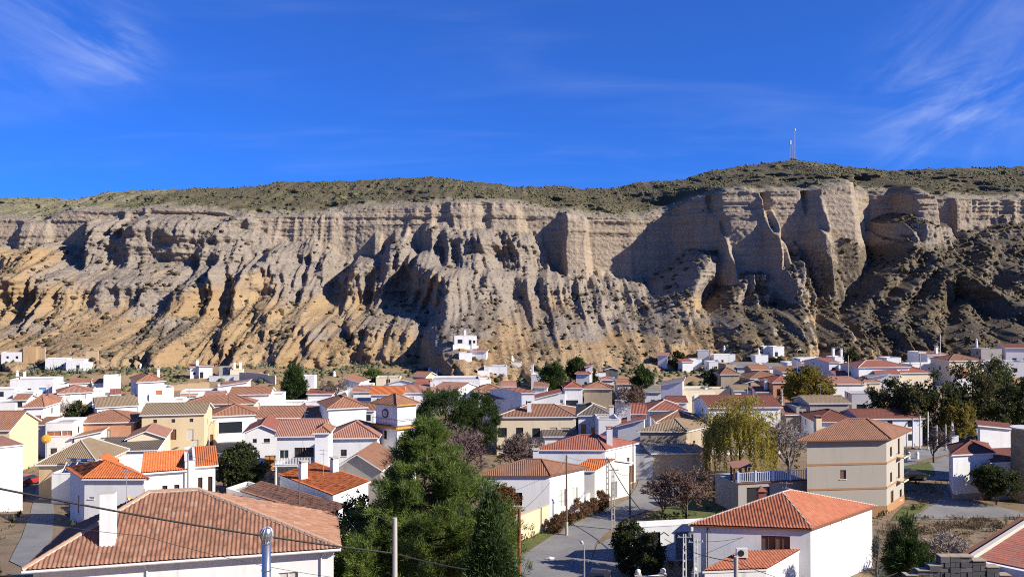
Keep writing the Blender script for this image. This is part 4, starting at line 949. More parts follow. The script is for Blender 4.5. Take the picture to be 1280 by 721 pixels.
H('stone cottage with rust roof above the rust hip-roofed house', (940,960,462,3.8,4,6,'gable_x',1.3,'stone','terra'))
H('white cottage with slate lean roof below low rounded cave house', (962,980,459,3.6,4,5,'shed',1.0,'white','grey'))
H('white house with long tile ridge below the narrow terrace house', (1046,1070,470,4.0,6,6,'gable_x',1.3,'white','red'))
H('cream cottage with terracotta roof above the storehouse', (1078,1100,478,4.2,4,6,'hip',1.4,'cream','terra'))
H('white house with brick gable between dark evergreens', (1196,1216,470,4.2,6,6,'gable_x',1.3,'white','terra'))
# whitewashed chimneys of dwellings dug into the slope
for (px, py, hpx) in ((595,452,6),(611,453,7),(583,468,5),(537,466,5),(547,468,4),(1156,440,7),(1220,432,8),(944,446,6),(948,440,6),(663,470,7),(1018,447,7),(640,446,4),(176,456,5),(22,470,6),(418,470,5),(905,436,6),(1140,446,6)):
    d = hit(px, py, 0.0); x = (px-640)/F*d; o = Vector((x, d, g(x, d))); h = hpx/F*d; root = empty('cave_chimney', o); tag(root, 'stubby whitewashed chimney rising from the dug-out slope', 'chimney', 'white cave chimneys on the slope')
    m = MB(); m.lathe((0,0,-.4), [(.55,0),(.45,h*.55),(.32,h+.2),(.34,h+.3)], 9); m.build('stack', MATS['white'], root); m = MB(); m.lathe((0,0,h-.05), [(.2,0),(.42,.04),(.08,.4)], 9); m.build('cap', MATS['white'], root)
# ------------------------------------------------------------------ roads and ground sheets
def gp(px, py):
    d = hit(px, py, 0.0); dx, _ = px2dir(px, py); return Vector((dx*d, d, 0))
def sheet(name, L, Rr, mat, lift, sub=10, cross=10, kind='structure'):
    """a strip of ground cover following the terrain between two edge lines given as places in the photograph"""
    A = [gp(*p) for p in L]; B = [gp(*p) for p in Rr]
    def res(P, n):
        seg = [0.0]
        for i in range(len(P)-1): seg.append(seg[-1]+(P[i+1]-P[i]).length)
        out = []
        for k in range(n):
            t = seg[-1]*k/(n-1)
            i = max(j for j in range(len(P)-1) if seg[j] <= t+1e-9) if t > 0 else 0
            i = min(i, len(P)-2); u = (t-seg[i])/max(1e-6, seg[i+1]-seg[i]); out.append(P[i].lerp(P[i+1], min(1, u)))
        return out
    n = sub*len(L); a = res(A, n); b = res(B, n); V = []; Fc = []
    for p, q in zip(a, b):
        for j in range(cross+1):
            r = p.lerp(q, j/cross); V.append((r.x, r.y, g(r.x, r.y)+lift))
    for i in range(n-1):
        for j in range(cross):
            k = i*(cross+1)+j; Fc.append((k, k+1, k+cross+2, k+cross+1))
    o = mesh_obj(name, V, Fc, MATS[mat], None, True); o['kind'] = kind; return o
ROAD_L = [(596,736),(645,698),(691,668),(730,647),(759,636),(784,624),(795,608),(800,594)]
ROAD_R = [(716,736),(738,702),(744,678),(766,658),(780,648),(810,637),(852,622),(880,606)]
sheet('road', ROAD_L, ROAD_R, 'asphalt', 0.06)
sheet('road_junction', [(716,736),(738,702),(746,680),(770,668)], [(850,736),(826,712),(806,694),(796,676)], 'asphalt', 0.05)
sheet('grass_verge', [(560,736),(640,678),(690,655),(727,640),(756,631)], [(594,736),(643,698),(689,668),(728,647),(757,636)], 'grass', 0.05)
sheet('side_street', [(14,700),(30,668),(40,640),(46,612),(50,590)], [(46,716),(66,684),(70,640),(66,612),(62,590)], 'asphalt', 0.05)
sheet('village_street', [(210,566),(236,556),(268,548),(288,543)], [(300,580),(312,566),(306,556),(306,545)], 'asphalt', 0.05)
sheet('roundabout_road', [(1118,572),(1150,560),(1190,552),(1280,546)], [(1118,588),(1150,575),(1190,566),(1280,560)], 'asphalt', 0.05)
sheet('approach_road', [(1128,598),(1140,586),(1160,578),(1180,570)], [(1205,600),(1206,592),(1204,584),(1200,575)], 'asphalt', 0.06)
sheet('farm_track', [(1106,650),(1150,640),(1176,622),(1186,596)], [(1290,645),(1262,636),(1222,628),(1206,600)], 'asphalt', 0.055)
sheet('lawn', [(1118,600),(1122,590),(1128,582)], [(1168,594),(1166,584),(1160,577)], 'grass', 0.075)
sheet('verge_field', [(800,650),(815,640),(850,625),(880,612)], [(900,655),(905,640),(915,628),(920,615)], 'grass', 0.05)
sheet('lawn', [(1112,650),(1120,640),(1128,632)], [(1130,650),(1148,640),(1160,628)], 'grass', 0.08)

# ------------------------------------------------------------------ clay tiles as real geometry
def tile_cover(root, poly, mat, pitch=0.25, row=0.42, lift=0.03, amp=0.055, name='tile_covering', seed=1):
    """barrel tiles on one roof plane; poly: eave edge first"""
    u = (poly[1]-poly[0]).normalized(); n = (poly[1]-poly[0]).cross(poly[-1]-poly[0]).normalized()
    if n.z < 0: n = -n
    v = n.cross(u)
    if v.z < 0: v = -v
    Q = [((p-poly[0]).dot(u), (p-poly[0]).dot(v)) for p in poly]
    umin = min(q[0] for q in Q); umax = max(q[0] for q in Q); vmax = max(q[1] for q in Q)
    def vr(uu):
        lo, hi = 1e9, -1e9
        for i in range(len(Q)):
            (a, b), (c, d) = Q[i], Q[(i+1) % len(Q)]
            if abs(c-a) < 1e-9: continue
            t = (uu-a)/(c-a)
            if -1e-6 <= t <= 1+1e-6: w = b+t*(d-b); lo = min(lo, w); hi = max(hi, w)
        return (lo, hi) if hi >= lo else None
    ncol = int((umax-umin)/pitch); S = 6; nrow = int(vmax/row)+1
    us = np.array([umin+(umax-umin)*(i/(ncol*S)) for i in range(ncol*S+1)])
    rng = np.random.RandomState(seed)
    vs = []
    for r in range(nrow): vs += [(r*row, 1.0, r), (r*row+row*0.985, 0.0, r)]
    lo = np.zeros(len(us)); hi = np.zeros(len(us))
    for i, uu in enumerate(us):
        q = vr(min(max(uu, umin+1e-4), umax-1e-4)); lo[i], hi[i] = q if q else (0, 0)
    ph = ((us-umin)/((umax-umin)/ncol)) % 1.0; col = np.minimum(((us-umin)/((umax-umin)/ncol)).astype(int), ncol-1)
    prof = np.where(ph < 0.62, np.sin(ph/0.62*math.pi), -0.45*np.sin((ph-0.62)/0.38*math.pi))
    jit = rng.rand(ncol, nrow)*0.02; V = []; tint = []
    rowarr = []
    for (vv, st, r) in vs:
        vc = np.clip(vv+jit[col, r]-0.01, lo, hi)
        hgt = lift+amp*(prof+0.6)*0.7+0.035*st+jit[col, r]*0.6
        Pn = np.array(poly[0])[None]+us[:, None]*np.array(u)[None]+vc[:, None]*np.array(v)[None]+hgt[:, None]*np.array(n)[None]
        rowarr.append(Pn)
    V = np.concatenate(rowarr); m = len(us); k = len(vs)
    i = (np.arange(k-1)[:, None]*m+np.arange(m-1)[None]).ravel()
    me = np_mesh(name, V, np.stack([i, i+1, i+m+1, i+m], 1))
    tv = rng.rand(ncol, nrow)
    fc = np.minimum(((us[:-1]+us[1:])/2-umin)/((umax-umin)/ncol), ncol-1e-3).astype(int)
    ft = np.stack([tv[fc, min(j//2, nrow-1)] for j in range(k-1)]).ravel(); fattr(me, 'tint', ft)
    o = finish(name, me, mat, root); o['kind'] = 'stuff'; return o
def tilemat(name, c1, c2, c3, moss=0.3):
    t = NT(name); p = t.pos(); n1 = t.noise(p, 0.7, 5, 0.65); n2 = t.noise(p, 6, 4, 0.7); ti = t.attr('tint')
    c = t.mix(t.rmp(ti, 0.1, 0.9, smooth=False), c1, c2)
    c = t.mix(t.math('MULTIPLY', t.rmp(ti, 0.95, 0.98), 0.45), c, c3)
    c = t.mix(t.math('MULTIPLY', t.rmp(n1, 0.42, 0.68), moss), c, (0.20, 0.13, 0.085))
    c = t.mix(t.math('MULTIPLY', t.rmp(n2, 0.5, 0.72), 0.35), c, (0.14, 0.08, 0.055))
    t.col(c); t.bump(n2, 0.3, 0.01); t.b.inputs['Roughness'].default_value = 0.88
    return t.m
tilemat('tile_old', (0.315,0.165,0.108), (0.225,0.112,0.074), (0.44,0.32,0.24), 0.4); tilemat('tile_orange', (0.58,0.17,0.055), (0.47,0.125,0.04), (0.52,0.2,0.09), 0.1); tilemat('tile_red', (0.41,0.145,0.08), (0.335,0.115,0.065), (0.45,0.22,0.13), 0.15)
def loc_polys(root_O, polys): return [[p-root_O for p in pl] for pl in polys]
def retile(res, root, kind, mat, rise, over, pitch=0.25, r0=None, r1=None):
    """real tiles over a built block's roof"""
    fx, fy, loc = res['fx'], res['fy'], res['loc']; o = over
    C = [loc[0]-fx*o-fy*o, loc[1]+fx*o-fy*o, loc[2]+fx*o+fy*o, loc[3]-fx*o+fy*o]
    for k, pl in enumerate(roof_planes(kind, C, res['z1']+0.10, rise, r0, r1)):
        c = sum(pl, Vector())/len(pl)+res['O']; n = (pl[1]-pl[0]).cross(pl[-1]-pl[0]); 
        if n.z < 0: n = -n
        if n.dot(Vector((0, 0, CZ))-c) < 0: continue
        tile_cover(res['roof'], pl, mat, pitch, seed=k+3)
def ring(root, res, z, hgt, out, mat, name='string_course'):
    """moulding running round a block"""
    loc = res['loc']; mb = MB()
    for k in range(4):
        p, q = loc[k], loc[(k+1) % 4]; d = (q-p).normalized(); n = Vector((d.y, -d.x, 0))
        a = p-d*out; b = q+d*out
        P = lambda u, zz, o=0.0: a+d*u-n*o+Vector((0,0,zz))
        mb_panel(mb, P, 0.002*k, (b-a).length-0.002*k, z+0.001*k, z+hgt-0.001*k, -out, 0.01)
    return mb.build(name, MATS[mat], root)
def railing(root, p, q, z, hgt=0.95, step=0.12, mat='iron', name='railing', bal=None):
    """handrail with separate uprights"""
    d = q-p; L = d.length; d.normalize(); up = Vector((0,0,1))
    mb = MB(); mb.tube([p+up*(z+hgt), q+up*(z+hgt)], 0.03, 5); mb.tube([p+up*(z+0.08), q+up*(z+0.08)], 0.02, 5)
    r = mb.build(name, MATS[mat], root)
    n = max(2, int(L/step)); me = None
    for i in range(n+1):
        w = p+d*(L*i/n)+up*(z+0.08)
        if me is None:
            b = MB(); b.tube([(0,0,0),(0,0,hgt-0.08)], 0.014 if bal is None else bal, 5); o = b.build('baluster', MATS[mat], r); me = o.data
        else: o = bpy.data.objects.new('baluster', me); COL.objects.link(o); o.parent = r
        o.location = w
    return r

# ------------------------------------------------------------------ the brown-tiled white house on the near slope
def near_house():
    ze = 10.0
    def on(px, py): d = (CZ-ze)*F/(py-HOR); return Vector(((px-640)/F*d, d, 0))
    E0 = on(30, 712); E1 = on(427, 684); t = (E1-E0).normalized(); n = Vector((-t.y, t.x, 0)); W = (E1-E0).length; D = 8.6
    E2 = E1+n*D; E3 = E0+n*D
    O = Vector((E0.x+t.x*W/2+n.x*D/2, E0.y+t.y*W/2+n.y*D/2, g(E0.x+t.x*W/2, E0.y+t.y*W/2)))
    root = empty('house', O); tag(root, 'white house with large weathered brown barrel-tile roof and tall white chimney', 'house')
    lo = lambda p, z: Vector((p.x-O.x, p.y-O.y, z-O.z))
    ov = 0.45; base = min(g(p.x, p.y) for p in (E0, E1, E2, E3))-0.3
    ins = [E0+t*ov+n*ov, E1-t*ov+n*ov, E2-t*ov-n*ov, E3+t*ov-n*ov]
    mb = MB(); made = []
    for k in range(4):
        p, q = ins[k], ins[(k+1) % 4]
        hs = []
        if k == 0: hs = [(3.0, 4.2, ze-2.6-O.z, ze-1.4-O.z), (9.0, 10.2, ze-2.6-O.z, ze-1.4-O.z), (14.0, 15.2, ze-2.6-O.z, ze-1.4-O.z)]
        Pf, h2 = wall_face(mb, lo(p, 0), lo(q, 0), base-O.z, ze-0.05-O.z, hs)
        made += [(Pf, h) for h in h2]
    mb.build('wall', MATS['white'], root)
    for Pf, h in made: add_window(root, Pf, h, 'l', True)
    A = E0+t*6.15+n*(D/2); B = E0+t*9.2+n*(D/2); zr = ze+3.2
    c = [lo(p, ze) for p in (E0, E1, E2, E3)]; a = lo(A, zr); b = lo(B, zr)
    polys = [[c[0], c[1], b, a], [c[1], c[2], b], [c[2], c[3], a, b], [c[3], c[0], a]]
    ro = build_roof(root, polys, MATS['roof_brown'], MATS['fascia_white'], t=0.18, caps=False)
    for k in (0, 1, 3): tile_cover(ro, polys[k], MATS['tile_old'], 0.255, 0.40, amp=0.07, seed=20+k)
    # ridge and hip tiles, one by one, on a bed of pale mortar
    def cap_line(p, q):
        L = (q-p).length; d = (q-p)/L; m = int(L/0.42)
        bed = MB(); bed.tube([p+Vector((0,0,0.06)), q+Vector((0,0,0.06))], 0.15, 8); bed.build('mortar_bed', MATS['cap_cement'], ro)
        tm = MB(); r1, r2 = 0.15, 0.125; S = 8
        for k, (x, r) in enumerate(((0, r2), (0.46, r1))):
            for j in range(S+1):
                an = math.pi*j/S; tm.v.append(Vector((x, r*math.cos(an), r*math.sin(an))))
        for j in range(S): tm.f.append((j, j+1, j+S+2, j+S+1)); tm.uv.append(None); tm.mi.append(0)
        me = None
        for i in range(m):
            pos = p+d*(i*L/m)+Vector((0,0,0.10+0.008*(i % 2)))
            if me is None: o = tm.build('ridge_tile', MATS['tile_cap'], ro, True); me = o.data
            else: o = bpy.data.objects.new('ridge_tile', me); COL.objects.link(o); o.parent = ro
            o.location = pos; o.rotation_mode = 'QUATERNION'
            o.rotation_quaternion = d.to_track_quat('X', 'Z')
    simple('tile_cap', (0.46, 0.29, 0.19), 0.9, 0, 0.1, 0.4, 1.5)
    cap_line(c[0], a); cap_line(a, b); cap_line(c[1], b); 
    # gutter and downpipes
    gm = MB(); gm.tube([c[0]+Vector((-.0,-.0,-.06))-(c[3]-c[0]).normalized()*0.08, c[1]+Vector((0,0,-.06))-(c[3]-c[0]).normalized()*0.08], 0.085, 8); gm.build('gutter', MATS['white_metal'], root)
    for s_ in (0.36, 0.955):
        p = c[0].lerp(c[1], s_); w = lo(ins[0].lerp(ins[1], s_), 0)-Vector((n.x, n.y, 0))*0.07
        dm = MB(); dm.tube([p+Vector((0,0,-.1)), Vector((w.x, w.y, ze-O.z-0.55)), Vector((w.x, w.y, base-O.z+0.3))], 0.05, 7); dm.build('downpipe', MATS['white_metal'], root)
    # chimney
    s_ = 4.35; v_ = 1.25; cp = lo(E0+t*s_+n*v_, ze)
    cm = MB(); cm.box((cp.x, cp.y, cp.z-0.1), 0.86, 0.55, 4.1, math.atan2(t.y, t.x)); ch = cm.build('chimney', MATS['white'], root)
    k = MB(); k.box((cp.x, cp.y, cp.z+4.003), 0.78, 0.47, 0.05, math.atan2(t.y, t.x)); k.build('chimney_cap', MATS['cap_cement'], ch)
    # aerial on the ridge
    an = MB(); p = lo(A-t*1.2-n*0.9, ze+2.0); an.tube([p, p+Vector((0,0,3.0))], 0.02, 5)
    top = p+Vector((0,0,2.9)); an.tube([top-Vector((.6,-.2,0)), top+Vector((.6,-.2,0))], 0.012, 4)
    for q in (-.5,-.3,-.1,.1,.3,.5): an.tube([top+Vector((q,-.33*q-.25,0)), top+Vector((q,-.33*q+.25,0))], 0.008, 4)
    root2 = an.build('tv_aerial', MATS['galv']); root2.location = O; tag(root2, 'thin television aerial standing on the brown barrel-tile roof', 'aerial')
near_house(); FOOT.append([Vector(p) for p in ((-29,48,0),(-11,52,0),(-13,61,0),(-31,57,0))])

# ------------------------------------------------------------------ other near buildings
H('blank white house with sloping salmon coping beside the narrow street', (-70,30,562,6.8,22,8,'shedl',0.3,'white','pink',{'nowin':True,'over':.1,'b':-46}))
r, o = H('white house with bright orange roofs and grey street wall beside solar heater', (107,181,598,4.8,0,6,'hip',1.25,'white','orange',{'b':-40,'win':[('f',.12,2.9,.5,.15,'k')],'side':[('l',.6,1.0,.55,1.8,'k')],'over':.4}),
   (182,232,589,5.0,22,6,'shed',0.9,'white','orange',{'win':[('f',.5,1.6,.5,2.0,'k'),('f',.8,1.6,.5,2.0,'k')],'side':[]}), (245,270,582,4.6,22,7,'shed',1.0,'white','orange',{'win':[('f',.25,1.5,.5,1.9,'k'),('f',.75,1.5,.5,1.9,'k')]}),
   (232,245,576,6.0,22,9,'flat',0,'white','orange',{'nowin':True}), (104,148,587,5.4,10,3,'gable_y',1.3,'white','orange',{'nowin':True,'d':95,'over':.1}), (150,234,572,6.0,24,3,'flat',0,'white','grey',{'nowin':True,'d':99}), (66,114,591,4,2,4,'flat',0,'white','grey',{'nowin':True,'d':96.5}))
retile(o[0], r, 'hip', MATS['tile_orange'], 1.25, .4); retile(o[1], r, 'shed', MATS['tile_orange'], .9, .35)
SOLAR_AT = o[0]
H('brown-grey hip-roofed house with shaded porch behind the solar heater', (50,122,580,4.2,4,9,'hip',2.3,'sand','tan',{'win':[('f',.2,.1,3.4,2.6,'k')],'capmat':'cap_cement'}))
r, o = H('white house with vivid orange roof and two white chimneys beside big pine', (351,417,606,4.8,-50,6.5,'shed',.06,'white','orange',{'b':23,'win':[],'side':[('r',.6,1.0,1.2,1.3,'l')],'chim':[(.35,.15,1.9,.75),(.45,.9,1.6,.75)],'over':.25}))
retile(o[0], r, 'shed', MATS['tile_orange'], .06, .25)
r, o = H('long white annex with brown lean-to tiles below the vivid orange roof', (304,409,630,3.4,-42,2.6,'shed',.5,'white','terra',{'b':30,'nowin':True,'over':.25}), (284,340,618,3.6,-42,4,'flat',0,'white','terra',{'b':20,'nowin':True,'d':97}))
retile(o[0], r, 'shed', MATS['tile_old'], .5, .25)
r, o = H('beige three-storey block with brown bands and low brown hip roof', (1008,1107,549,9.0,6,7.5,'hip',2.0,'beige','brown',{'b':40,'over':.9,'win':[('f',.45,4.3,.75,1.1,'b')],'side':[('r',.25,6.6,.8,1.2,'n'),('r',.7,6.4,.8,2.0,'n'),('r',.25,3.5,.8,1.2,'n'),('r',.7,3.4,.8,2.0,'n'),('r',.3,.1,1.2,2.3,'d'),('r',.8,.6,.9,1.3,'n')],'fascia':'fascia_brown','chim':[(.05,.3,2.4,.7,1)]}))
q = o[0]
for zz in (3.05, 6.0): ring(r, q, q['zf']+zz, 0.22, 0.05, 'trim')
ring(r, q, q['zf']-0.2, 1.2, 0.03, 'trim', 'plinth')
for zz in (3.15, 6.1):     # two little balconies on the sunny side
    p, e = q['loc'][1], q['loc'][2]; d_ = (e-p).normalized(); n_ = Vector((d_.y, -d_.x, 0)); c = p.lerp(e, .7)
    mb = MB(); mb.box((c.x+n_.x*.45, c.y+n_.y*.45, q['zf']+zz), 2.0, .9, .14, math.atan2(d_.y, d_.x)); bl = mb.build('balcony', MATS['beige2'], r)
    railing(bl, c-d_*.95+n_*.85, c+d_*.95+n_*.85, q['zf']+zz+.14, .9, .16)
r, o = H('white house with broad red hip roof and blank sunlit side wall', (866,1012,658,5.4,-7,11.5,'hip',2.2,'white','red',{'b':49,'over':.3,'win':[('f',.645,3.3,1.25,1.45,'b'),('f',.765,3.3,1.25,1.45,'b')],'side':[('r',.3,5.0,.12,.25,'k'),('r',.48,5.0,.12,.25,'k')],'fascia':'fascia_brown','capmat':'cap_cement'}),
     (880,957,712,2.6,6,5.2,'shed',.55,'white','red',{'b':49,'nowin':True,'over':.12}))
retile(o[0], r, 'hip', MATS['tile_red'], 2.2, .3, 0.27); retile(o[1], r, 'shed', MATS['tile_red'], .55, .12, 0.27)
RED = o[0]
mb = MB(); p = RED['loc'][0].lerp(RED['loc'][1], .12).lerp(RED['loc'][3].lerp(RED['loc'][2], .12), .75); mb.box((p.x, p.y, RED['z1']-.2), .7, .7, 2.0); c_ = mb.build('chimney', MATS['roof_red'], r)
mb = MB(); mb.box((p.x, p.y, RED['z1']+1.803), .95, .95, .45, 0, 0, .1); mb.build('chimney_cap', MATS['roof_red'], c_)
mb = MB(); a_ = RED['loc'][0].lerp(RED['loc'][1], .12); n_ = -RED['fy']; mb.tube([a_+Vector((0,0,RED['z1']))+Vector((0,-.08,0)), a_+Vector((0,-.08,RED['z0']+.3))], .05, 7); mb.build('downpipe', MATS['frame_brown'], r)
def air_unit():
    b = o[1]; p = b['loc'][0].lerp(b['loc'][1], .28).lerp(b['loc'][3].lerp(b['loc'][2], .28), .55); z = b['z1']+.62
    root = empty('air_conditioner', b['O']+Vector((p.x, p.y, z))); tag(root, 'white air-conditioning unit on the red lean-to roof', 'air conditioner')
    m = MB(); m.box((0,0,0), .95, .4, .75); m.build('casing', MATS['white_metal'], root)
    m = MB(); m.tube([(-.12,-.203,.38),(-.12,-.22,.38)], .28, 14); gr = m.build('fan_grille', MATS['hub_shade_dark'], root)
    for sx in (-.35,.35): m = MB(); m.box((sx,0,-.35), .06, .4, .349); m.build('foot', MATS['galv'], root)
air_unit()
r, o = H('flat white double garage with open carport and steel shutter', (781,884,656,3.5,10,2.4,'flat',0,'white','terra',{'b':30,'win':[('f',.28,.05,2.4,2.9,'k'),('f',.76,.05,2.7,2.8,'s')],'side':[]}), name='garage', cat='garage')
r, o = H('white L-shaped house with red roofs beside the round stone tower', (1190,1240,567,5.8,12,7,'hip',1.5,'white','maroon',{'b':24,'nowin':True,'over':.3}), (1239,1276,577,4.8,12,5,'shed',1.2,'white','maroon',{'b':24,'nowin':True,'over':.3}), (1224,1262,536,6.6,8,5,'shedr',.8,'white','maroon',{'b':26,'nowin':True,'d':116}))
for q in o[:2]: ring(r, q, q['zf']-.2, 1.0, .04, 'stone', 'plinth')

def clock_tower():
    r, o = H('white clock tower with orange pyramid roof and ochre cornice', (470,497,505,11.2,-36,2.9,'pyr',1.35,'white','terra',{'b':54,'over':.42,'fascia':'fascia_ochre','win':[('f',.45,6.4,.55,1.2,'k')],'side':[]}), name='clock_tower', cat='tower')
    q = o[0]; ring(r, q, q['zf']+7.95, .3, .40, 'fascia_ochre', 'cornice'); ring(r, q, q['zf']+8.26, .12, .35, 'roof_terra', 'cornice_tiles'); ring(r, q, q['zf']-.2, 1.0, .05, 'stone', 'plinth')
    p, e = q['loc'][0], q['loc'][1]; d_ = (e-p).normalized(); n_ = Vector((d_.y, -d_.x, 0)); c = p.lerp(e, .45)+Vector((0,0,q['zf']+9.95))
    m = MB(); m.tube([c+n_*.0, c+n_*.10], .62, 20); cl = m.build('clock_face', MATS['darkstone'], r)
    m = MB(); m.tube([c+n_*.10, c+n_*.12], .42, 20); m.build('dial', MATS['oldwhite'], cl)
    for an, ln in ((2.0, .34), (0.6, .26)):
        v = d_*math.sin(an)+Vector((0,0,math.cos(an))); m = MB(); m.tube([c+n_*.135, c+n_*.135+v*ln], .03, 4); m.build('clock_hand', MATS['iron'], cl)
    # the railed ledge round the clock stage
    L = q['loc']; cen = sum(L, Vector())/4
    for k in (0, 1):
        a_, b_ = L[k], L[(k+1) % 4]; ex = lambda w: w+(w-cen).normalized()*.48
        railing(r, ex(a_), ex(b_), q['zf']+8.38, .9, .3)
clock_tower()
def stone_tower():
    d = 106; c = at(1284, 630, d); x, y = c.x, c.y; gz = g(x, y)
    root = empty('stone_tower', (x, y, gz)); tag(root, 'round rough yellow stone tower beside the white L-shaped house', 'tower')
    m = MB(); rng = random.Random(3); prof = []; n = 22; hts = 9.6; rings = []
    for k in range(25):
        z = -0.4+hts*k/24; R0 = 2.1-0.25*k/24
        prof.append((R0, z))
    m.lathe((0,0,0), prof, n)
    for i, v in enumerate(m.v): 
        f = 1+0.035*(rng.random()-.5)*2; v.x *= f; v.y *= f
    m.build('shaft', MATS['tower_stone'], root, False)
    m = MB(); m.lathe((0,0,hts-.4), [(2.05,0),(2.05,.18),(0.2,.2)], n); m.build('coping', MATS['oldwhite'], root)
t_ = NT('tower_stone'); p_ = t_.pos(); vo = t_.N.new('ShaderNodeTexVoronoi'); t_.L.new(p_, vo.inputs['Vector']); vo.inputs['Scale'].default_value = 2.2
n_1 = t_.noise(p_, 0.8, 5, 0.65)
t_.col(t_.mix(t_.rmp(n_1, .4, .65), t_.mix(vo.outputs['Distance'], (0.50,0.38,0.20), (0.26,0.19,0.11)), (0.30,0.22,0.12))); t_.bump(vo.outputs['Distance'], .8, .12)
stone_tower()

# terracotta terrace with a stepped dark parapet on the near slope
def terrace():
    d0 = 40.0; zt = CZ+(HOR-697)/F*d0
    P = at(1215, 697, d0); U = Vector((6.2, 5.9, 0)).normalized(); Vv = Vector((U.y, -U.x, 0))
    gz = g(P.x+3, P.y); root = empty('terrace_house', (P.x, P.y, gz)); tag(root, 'flat-topped house with red clay tile terrace and stepped dark stone parapet', 'house')
    L = lambda u, v, z=0: U*u+Vv*v+Vector((0,0,zt-gz+z))
    m = MB(); c = L(5, 3.4); m.box((c.x, c.y, g(P.x+6, P.y-6)-gz-4), 10.4, 7.2, zt-gz-.02-(g(P.x+6, P.y-6)-gz-4), math.atan2(U.y, U.x)); m.build('wall', MATS['white2'], root)
    fl = MB(); me = None; k = 0; rng = random.Random(5); s = 0.36; nu, nv = 26, 11
    bed = MB(); bed.quad([L(.1,.1,.004), L(.1+nu*s,.1,.004), L(.1+nu*s,.1+nv*s*1.5,.004), L(.1,.1+nv*s*1.5,.004)][::-1]); te = bed.build('tile_bed', MATS['cap_cement'], root)
    for i in range(nu):
        for j in range(nv):
            if me is None or k < 3:
                b = MB(); b.box((0,0,0), s-.035, s*1.5-.035, .03); ob = b.build('floor_tile', MATS[('clay_a','clay_b','clay_c')[k]], te)
                if me is None: me = {}
                me[k] = ob.data
            else: ob = bpy.data.objects.new('floor_tile', me[rng.choice((0,0,1,1,1,2))]); COL.objects.link(ob); ob.parent = te
            ob.location = L(.1+(i+.5)*s, .1+(j+.5)*s*1.5, .006+rng.random()*.006); ob.rotation_euler = (0,0,math.atan2(U.y, U.x)); k += 1
    e = MB(); c = L(5, -.05, .0); e.box((c.x, c.y, c.z), 10.4, .22, .2, math.atan2(U.y, U.x)); e.build('kerb', MATS['cap_cement'], root)
    e = MB(); c = L(5, -.5, -.25); e.box((c.x, c.y, c.z), 10.8, .5, .22, math.atan2(U.y, U.x)); e.build('eave_beam', MATS['fascia_brown'], root)
    # stepped parapet wall, block courses
    d = 38.5; steps = [(1128,721),(1143,716),(1157,710),(1171,704),(1183,693),(1196,693),(1211,698),(1228,706),(1244,716),(1258,721)]
    wr = empty('parapet_wall', at(1185, 730, d)); tag(wr, 'dark weathered stone parapet wall with stepped top in front of clay terrace', 'wall')
    O = wr.location
    for i in range(len(steps)-1):
        (x0, y0), (x1, y1) = steps[i], steps[i+1]; yt = min(y0, y1) if i < 5 else y0
        a = at(x0, yt, d)-O; b = at(x1, yt, d)-O
        W_ = (b-a).length; z = a.z; row = 0; w = None; rs = random.Random(i*7+1)
        while z > -1.6:
            hh = .2+.06*rs.random(); cuts = [0, W_] if row % 2 == 0 else [0, W_*(.4+.2*rs.random()), W_]
            for x0_, x1_ in zip(cuts[:-1], cuts[1:]):
                m = MB(); m.box((a.x+(x0_+x1_)/2, a.y+rs.uniform(-.03, .03), z-hh), x1_-x0_-.025, .4, hh-.02, rs.uniform(-.02, .02)); q_ = m.build('stone', MATS['darkstone' if rs.random() < .7 else 'darkstone2'], wr); w = w or q_
            z -= hh; row += 1
        m = MB(); m.box(((a.x+b.x)/2, a.y+.06, -3.0), W_, .3, a.z+2.95); m.build('core', MATS['darkstone'], wr)
        m = MB(); m.box(((a.x+b.x)/2, (a.y+b.y)/2-.01, a.z+.003), (b-a).length+.02, .46, .04); m.build('coping', MATS['stone'], w)
plaster('darkstone2', (0.14, 0.13, 0.125), .9); simple('clay_a', (0.40,0.13,0.075), .8); simple('clay_b', (0.35,0.115,0.07), .8); simple('clay_c', (0.30,0.14,0.095), .8)
terrace()
# ------------------------------------------------------------------ vegetation
def leafmat(name, c1, c2, trans=0.25):
    t = NT(name); ti = t.attr('tint'); p = t.pos(); n = t.noise(p, 1.1, 3)
    f = t.math('ADD', t.math('MULTIPLY', ti, 0.75), t.math('MULTIPLY', n, 0.3))
    c = t.mix(t.rmp(f, 0.1, 0.95, smooth=False), c1, c2); t.col(c); t.b.inputs['Roughness'].default_value = 0.75
    tr = t.N.new('ShaderNodeBsdfTranslucent'); t.put(tr.inputs['Color'], c); mx = t.N.new('ShaderNodeMixShader'); mx.inputs[0].default_value = trans
    out = t.N['Material Output']; t.L.new(t.b.outputs[0], mx.inputs[1]); t.L.new(tr.outputs[0], mx.inputs[2]); t.L.new(mx.outputs[0], out.inputs['Surface']); return t.m
leafmat('pine', (0.068,0.112,0.024), (0.205,0.255,0.06), 0.38); leafmat('pine_dark', (0.022,0.045,0.012), (0.075,0.105,0.028)); leafmat('thuja', (0.020,0.045,0.012), (0.075,0.115,0.03))
leafmat('oak', (0.024,0.038,0.014), (0.085,0.095,0.034), 0.35); leafmat('willow', (0.22,0.20,0.04), (0.46,0.38,0.09), 0.55); leafmat('golden', (0.13,0.115,0.022), (0.32,0.245,0.055), 0.45)
leafmat('olive', (0.035,0.045,0.015), (0.125,0.115,0.045)); leafmat('autumn', (0.095,0.045,0.014), (0.22,0.11,0.035), 0.35); leafmat('russet', (0.11,0.062,0.034), (0.25,0.145,0.08), 0.3)
